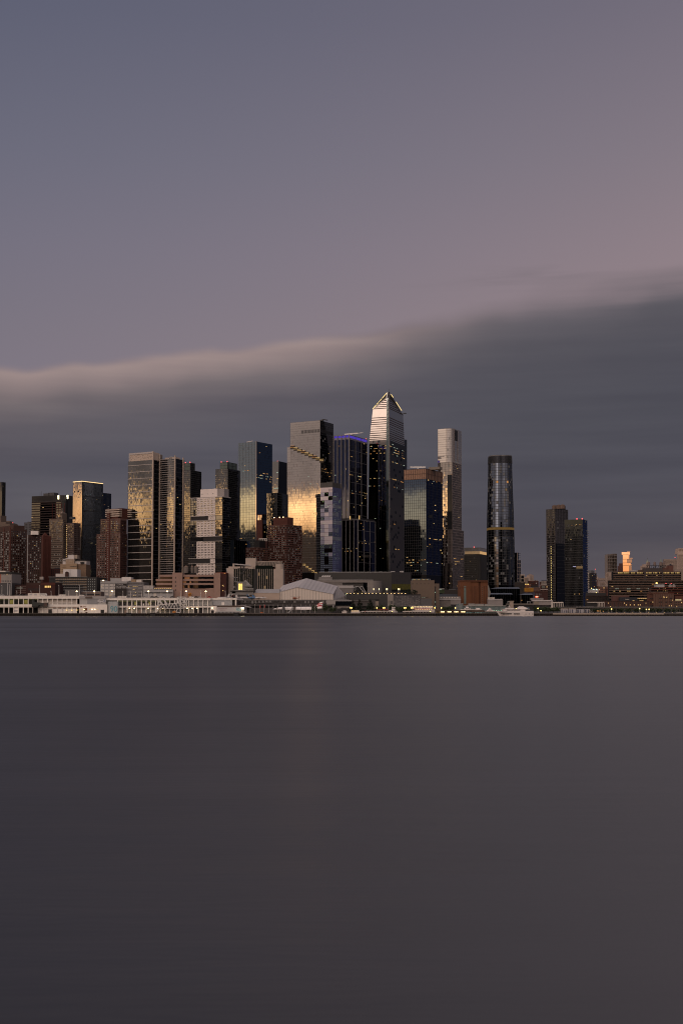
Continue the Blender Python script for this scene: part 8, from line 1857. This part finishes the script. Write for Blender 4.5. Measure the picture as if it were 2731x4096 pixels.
for i in range(3): f.box('arch', M['far_rib'], 2716 + i * 6, 2719 + i * 6, 2196, 2205, 1.4, 2.6)
f.box('lower_wing', M['far_stone_shade'], 2698, 2760, 2277, 2440, -4, 20)
# brick works in front
RW_ = mat('works_red_brick', (.085, .037, .027), .85, 0, .2); RW2 = mat('works_tan_brick', (.100, .060, .046), .85, 0, .2)
f = Front('brick_works', 'red banded brick building with terraces in front of the warehouse at right', 2680, 1280)
f.box('upper_core', mat('works_dark', (.035, .028, .028), .8), 2605, 2790, 2349, 2440, 3, 40)
for a, y in ((2606, 2348.5), (2598, 2358), (2592, 2367.5), (2694, 2378)): f.box('red_band', mat('red_terrace_band', (.125, .034, .022), .8), a, 2790, y, y + 2.2, 0, 3.2)
for y in (2351, 2361.5, 2371):
    for i in range(16):
        if random.random() < .42: f.box('lit_window', random.choice((LW, LW, LD)), 2612 + i * 8 + random.uniform(0, 3), 2614.5 + i * 8 + random.uniform(0, 3), y + 1, y + 2.4, 2.7, 3.05)
f.box('pale_roof_box', GREY, 2635, 2668, 2337, 2349, 12, 24)
for px in (2692, 2706): MB().cyl(f.x(px), 12, f.z(2349), f.z(2341), 2.0, 12).cyl(f.x(px), 12, f.z(2341), f.z(2336), 2.1, 12, .2).build('roof_tank', mat('pale_tank', (.24, .21, .20), .8), f.o)
f = Front('brick_warehouse', 'reddish brick warehouse with groups of dark windows, in front of the banded brick works', 2645, 1240)
f.box('left_part', RW_, 2594, 2612, 2375, 2440, 0, 30); f.box('wall', RW2, 2608, 2692, 2374, 2440, -1, 30); f.box('parapet', RW_, 2594, 2693, 2372, 2375, -1.3, 1)
for px in (2614, 2640, 2660): f.box('roof_house', RW2, px, px + 14, 2367, 2374, 4, 14)
for r, y in enumerate((2391, 2406, 2421)):
    for g_ in range(4):
        for k in range(3): f.box('window', BLACK if random.random() < .92 else LW, 2598 + g_ * 24 + k * 4.4 + (10 if g_ else 0) - (8 if g_ == 3 else 0), 2601 + g_ * 24 + k * 4.4 + (10 if g_ else 0) - (8 if g_ == 3 else 0), y, y + 5, -1.15, -.95)
for i in range(9): f.box('brick_pier', RW_, 2609 + i * 9.3, 2610.6 + i * 9.3, 2376, 2432, -1.25, -1)
for px, y in ((2649, 2386), (2653, 2387), (2661, 2388), (2664, 2386), (2684, 2399)): f.box('lit_window', LW, px, px + 2.6, y, y + 4, -1.2, -1)
f = Front('brick_warehouse', 'tan brick warehouse at the right edge with one wide lit window', 2725, 1240); f.box('wall', RW2, 2692, 2790, 2402, 2440, 0, 30); f.box('upper_wall', RW_, 2700, 2790, 2383, 2402, 3, 28); f.box('wide_lit_window', glow('wide_room_glow', (1, .80, .42), .42), 2702, 2726, 2397, 2403, 2.7, 3.05)
front_windows(f, 2694, 2760, 2406, 2430, 10, 3, BLACK, .5, .5, -.1, .12)
f = Front('brick_warehouse', 'long low brick warehouse with small lit windows left of the brick works', 2507, 1235)
f.box('wall', mat('long_brick', (.060, .034, .030), .88, 0, .2), 2416, 2596, 2406, 2440, 0, 30); f.box('parapet', BRICK, 2416, 2596, 2404.5, 2406, -.4, 1)
front_windows(f, 2420, 2594, 2409, 2430, 22, 3, BLACK, .45, .55, -.1, .13)
for i in range(12): f.box('brick_pier', RW_, 2417 + i * 15, 2418.6 + i * 15, 2406, 2431, -.25, 0)
f = Front('low_building', 'dark curved low building with a tiny pale sign above the long brick warehouse', 2510, 1330); f.box('wall', mat('navy_black_wall', (.022, .024, .032), .7), 2477, 2548, 2389, 2440, 0, 20); f.box('upper_wall', mat('brick_upper', (.09, .045, .04), .85), 2455, 2520, 2383, 2440, 6, 20); f.box('tiny_sign', CREAM, 2499, 2514, 2396.5, 2398, -.2, 0)
for px in (2528, 2556, 2564): f.box('lit_strip', LW, px, px + 7, 2402, 2403.6, -.4, 0)
f = Front('white_frame_shed', 'white framed open shed left of the long brick warehouse', 2385, 1230); f.box('dark_hall', BLACK, 2346, 2390, 2410, 2440, 1, 15); f.box('roof', CREAM, 2352, 2415, 2408, 2410.5, -.4, 15); f.box('bay', mat('bay_brown', (.07, .05, .045), .8), 2390, 2414, 2410, 2440, .6, 10)
for i in range(5): f.box('post', CREAM, 2389 + i * 6.1, 2390.6 + i * 6.1, 2410, 2430, -.3, .6)
f.box('low_rail', GREY, 2300, 2372, 2427, 2429, -3, -2.8)

# ------------------------------------------------------------------ darker low blocks that close the gaps between the towers
def filler(label, px0, px1, y, D, m, nc=0, nr=0, wm=None, lit=.03):
    f = Front('low_block', label, (px0 + px1) / 2, D); f.box('wall', m, px0, px1, y, 2440, 0, 25); f.box('parapet', DGREY, px0 - .3, px1 + .3, y - 1, y, -.3, 25); f.box('roof_house', DGREY, px0 + (px1 - px0) * .3, px0 + (px1 - px0) * .6, y - 5, y - 1, 6, 16)
    if nc: front_windows(f, px0 + 2, px1 - 2, y + 4, y + 4 + nr * 9, nc, nr, wm or BLACK, .5, .5, -.12, lit)
DKW = mat('unlit_wall', (.030, .025, .024), .9)
filler('dark low block between the brick slab and the tan spired tower', 200, 246, 2275, 1650, mat('maroon_low', (.055, .022, .02), .9), 5, 4)
filler('dark low block at the foot of the stepped brick tower', 342, 402, 2322, 1500, DKW, 6, 3)
filler('dark low block below the green crowned tower by the white grid', 730, 765, 2285, 1620, DKW, 4, 4)
filler('dark low block between the maroon offices and the concrete block', 900, 985, 2270, 1700, DKW, 8, 5)
filler('dark low block right of the lobed tower base', 2060, 2100, 2330, 1640, DKW, 4, 3)
filler('dark low block between the gold crowned block and the slender tower', 1770, 1860, 2360, 1600, DKW, 9, 2, None, .1)
filler('dark grey far block behind the plain reddish brick shaft', 94, 128, 2091, 2300, mat('far_dark_grey', (.085, .085, .095), .8), 2, 4)
f = Front('far_building', 'far tan block with two red lamps on the skyline at far left', 28, 2600); f.box('block', TBRICK, 14, 36, 2084, 2440, 0, 30); f.box('lower_step', TBRICK, 30, 50, 2092, 2440, 4, 30)
for px in (40, 45): MB().cyl(f.x(px), 6, f.z(2091), f.z(2089.5), 1.1, 6).build('beacon', RED, f.o)

# ------------------------------------------------------------------ kinds that repeat share a group
GROUPS = {}
for o in list(C.objects):
    if o.parent is None and o.get('category'): GROUPS.setdefault(o.name.split('.')[0], []).append(o)
PHRASE = {'far_building': 'far buildings on the skyline', 'brick_apartments': 'brick apartment towers', 'dark_glass_tower': 'dark glass towers', 'white_boat': 'white boats along the quay', 'fighter_jet': 'jets on the flight deck', 'water_tank': 'roof water tanks', 'low_block': 'dark low blocks between the towers', 'brick_building': 'low brick buildings on the right', 'brick_warehouse': 'brick warehouses at the right'}
for k, v in GROUPS.items():
    v = [o for o in v if not o.get('group')]
    if len(v) > 1:
        for o in v: o['group'] = PHRASE.get(k, k.replace('_', ' ') + ' group')
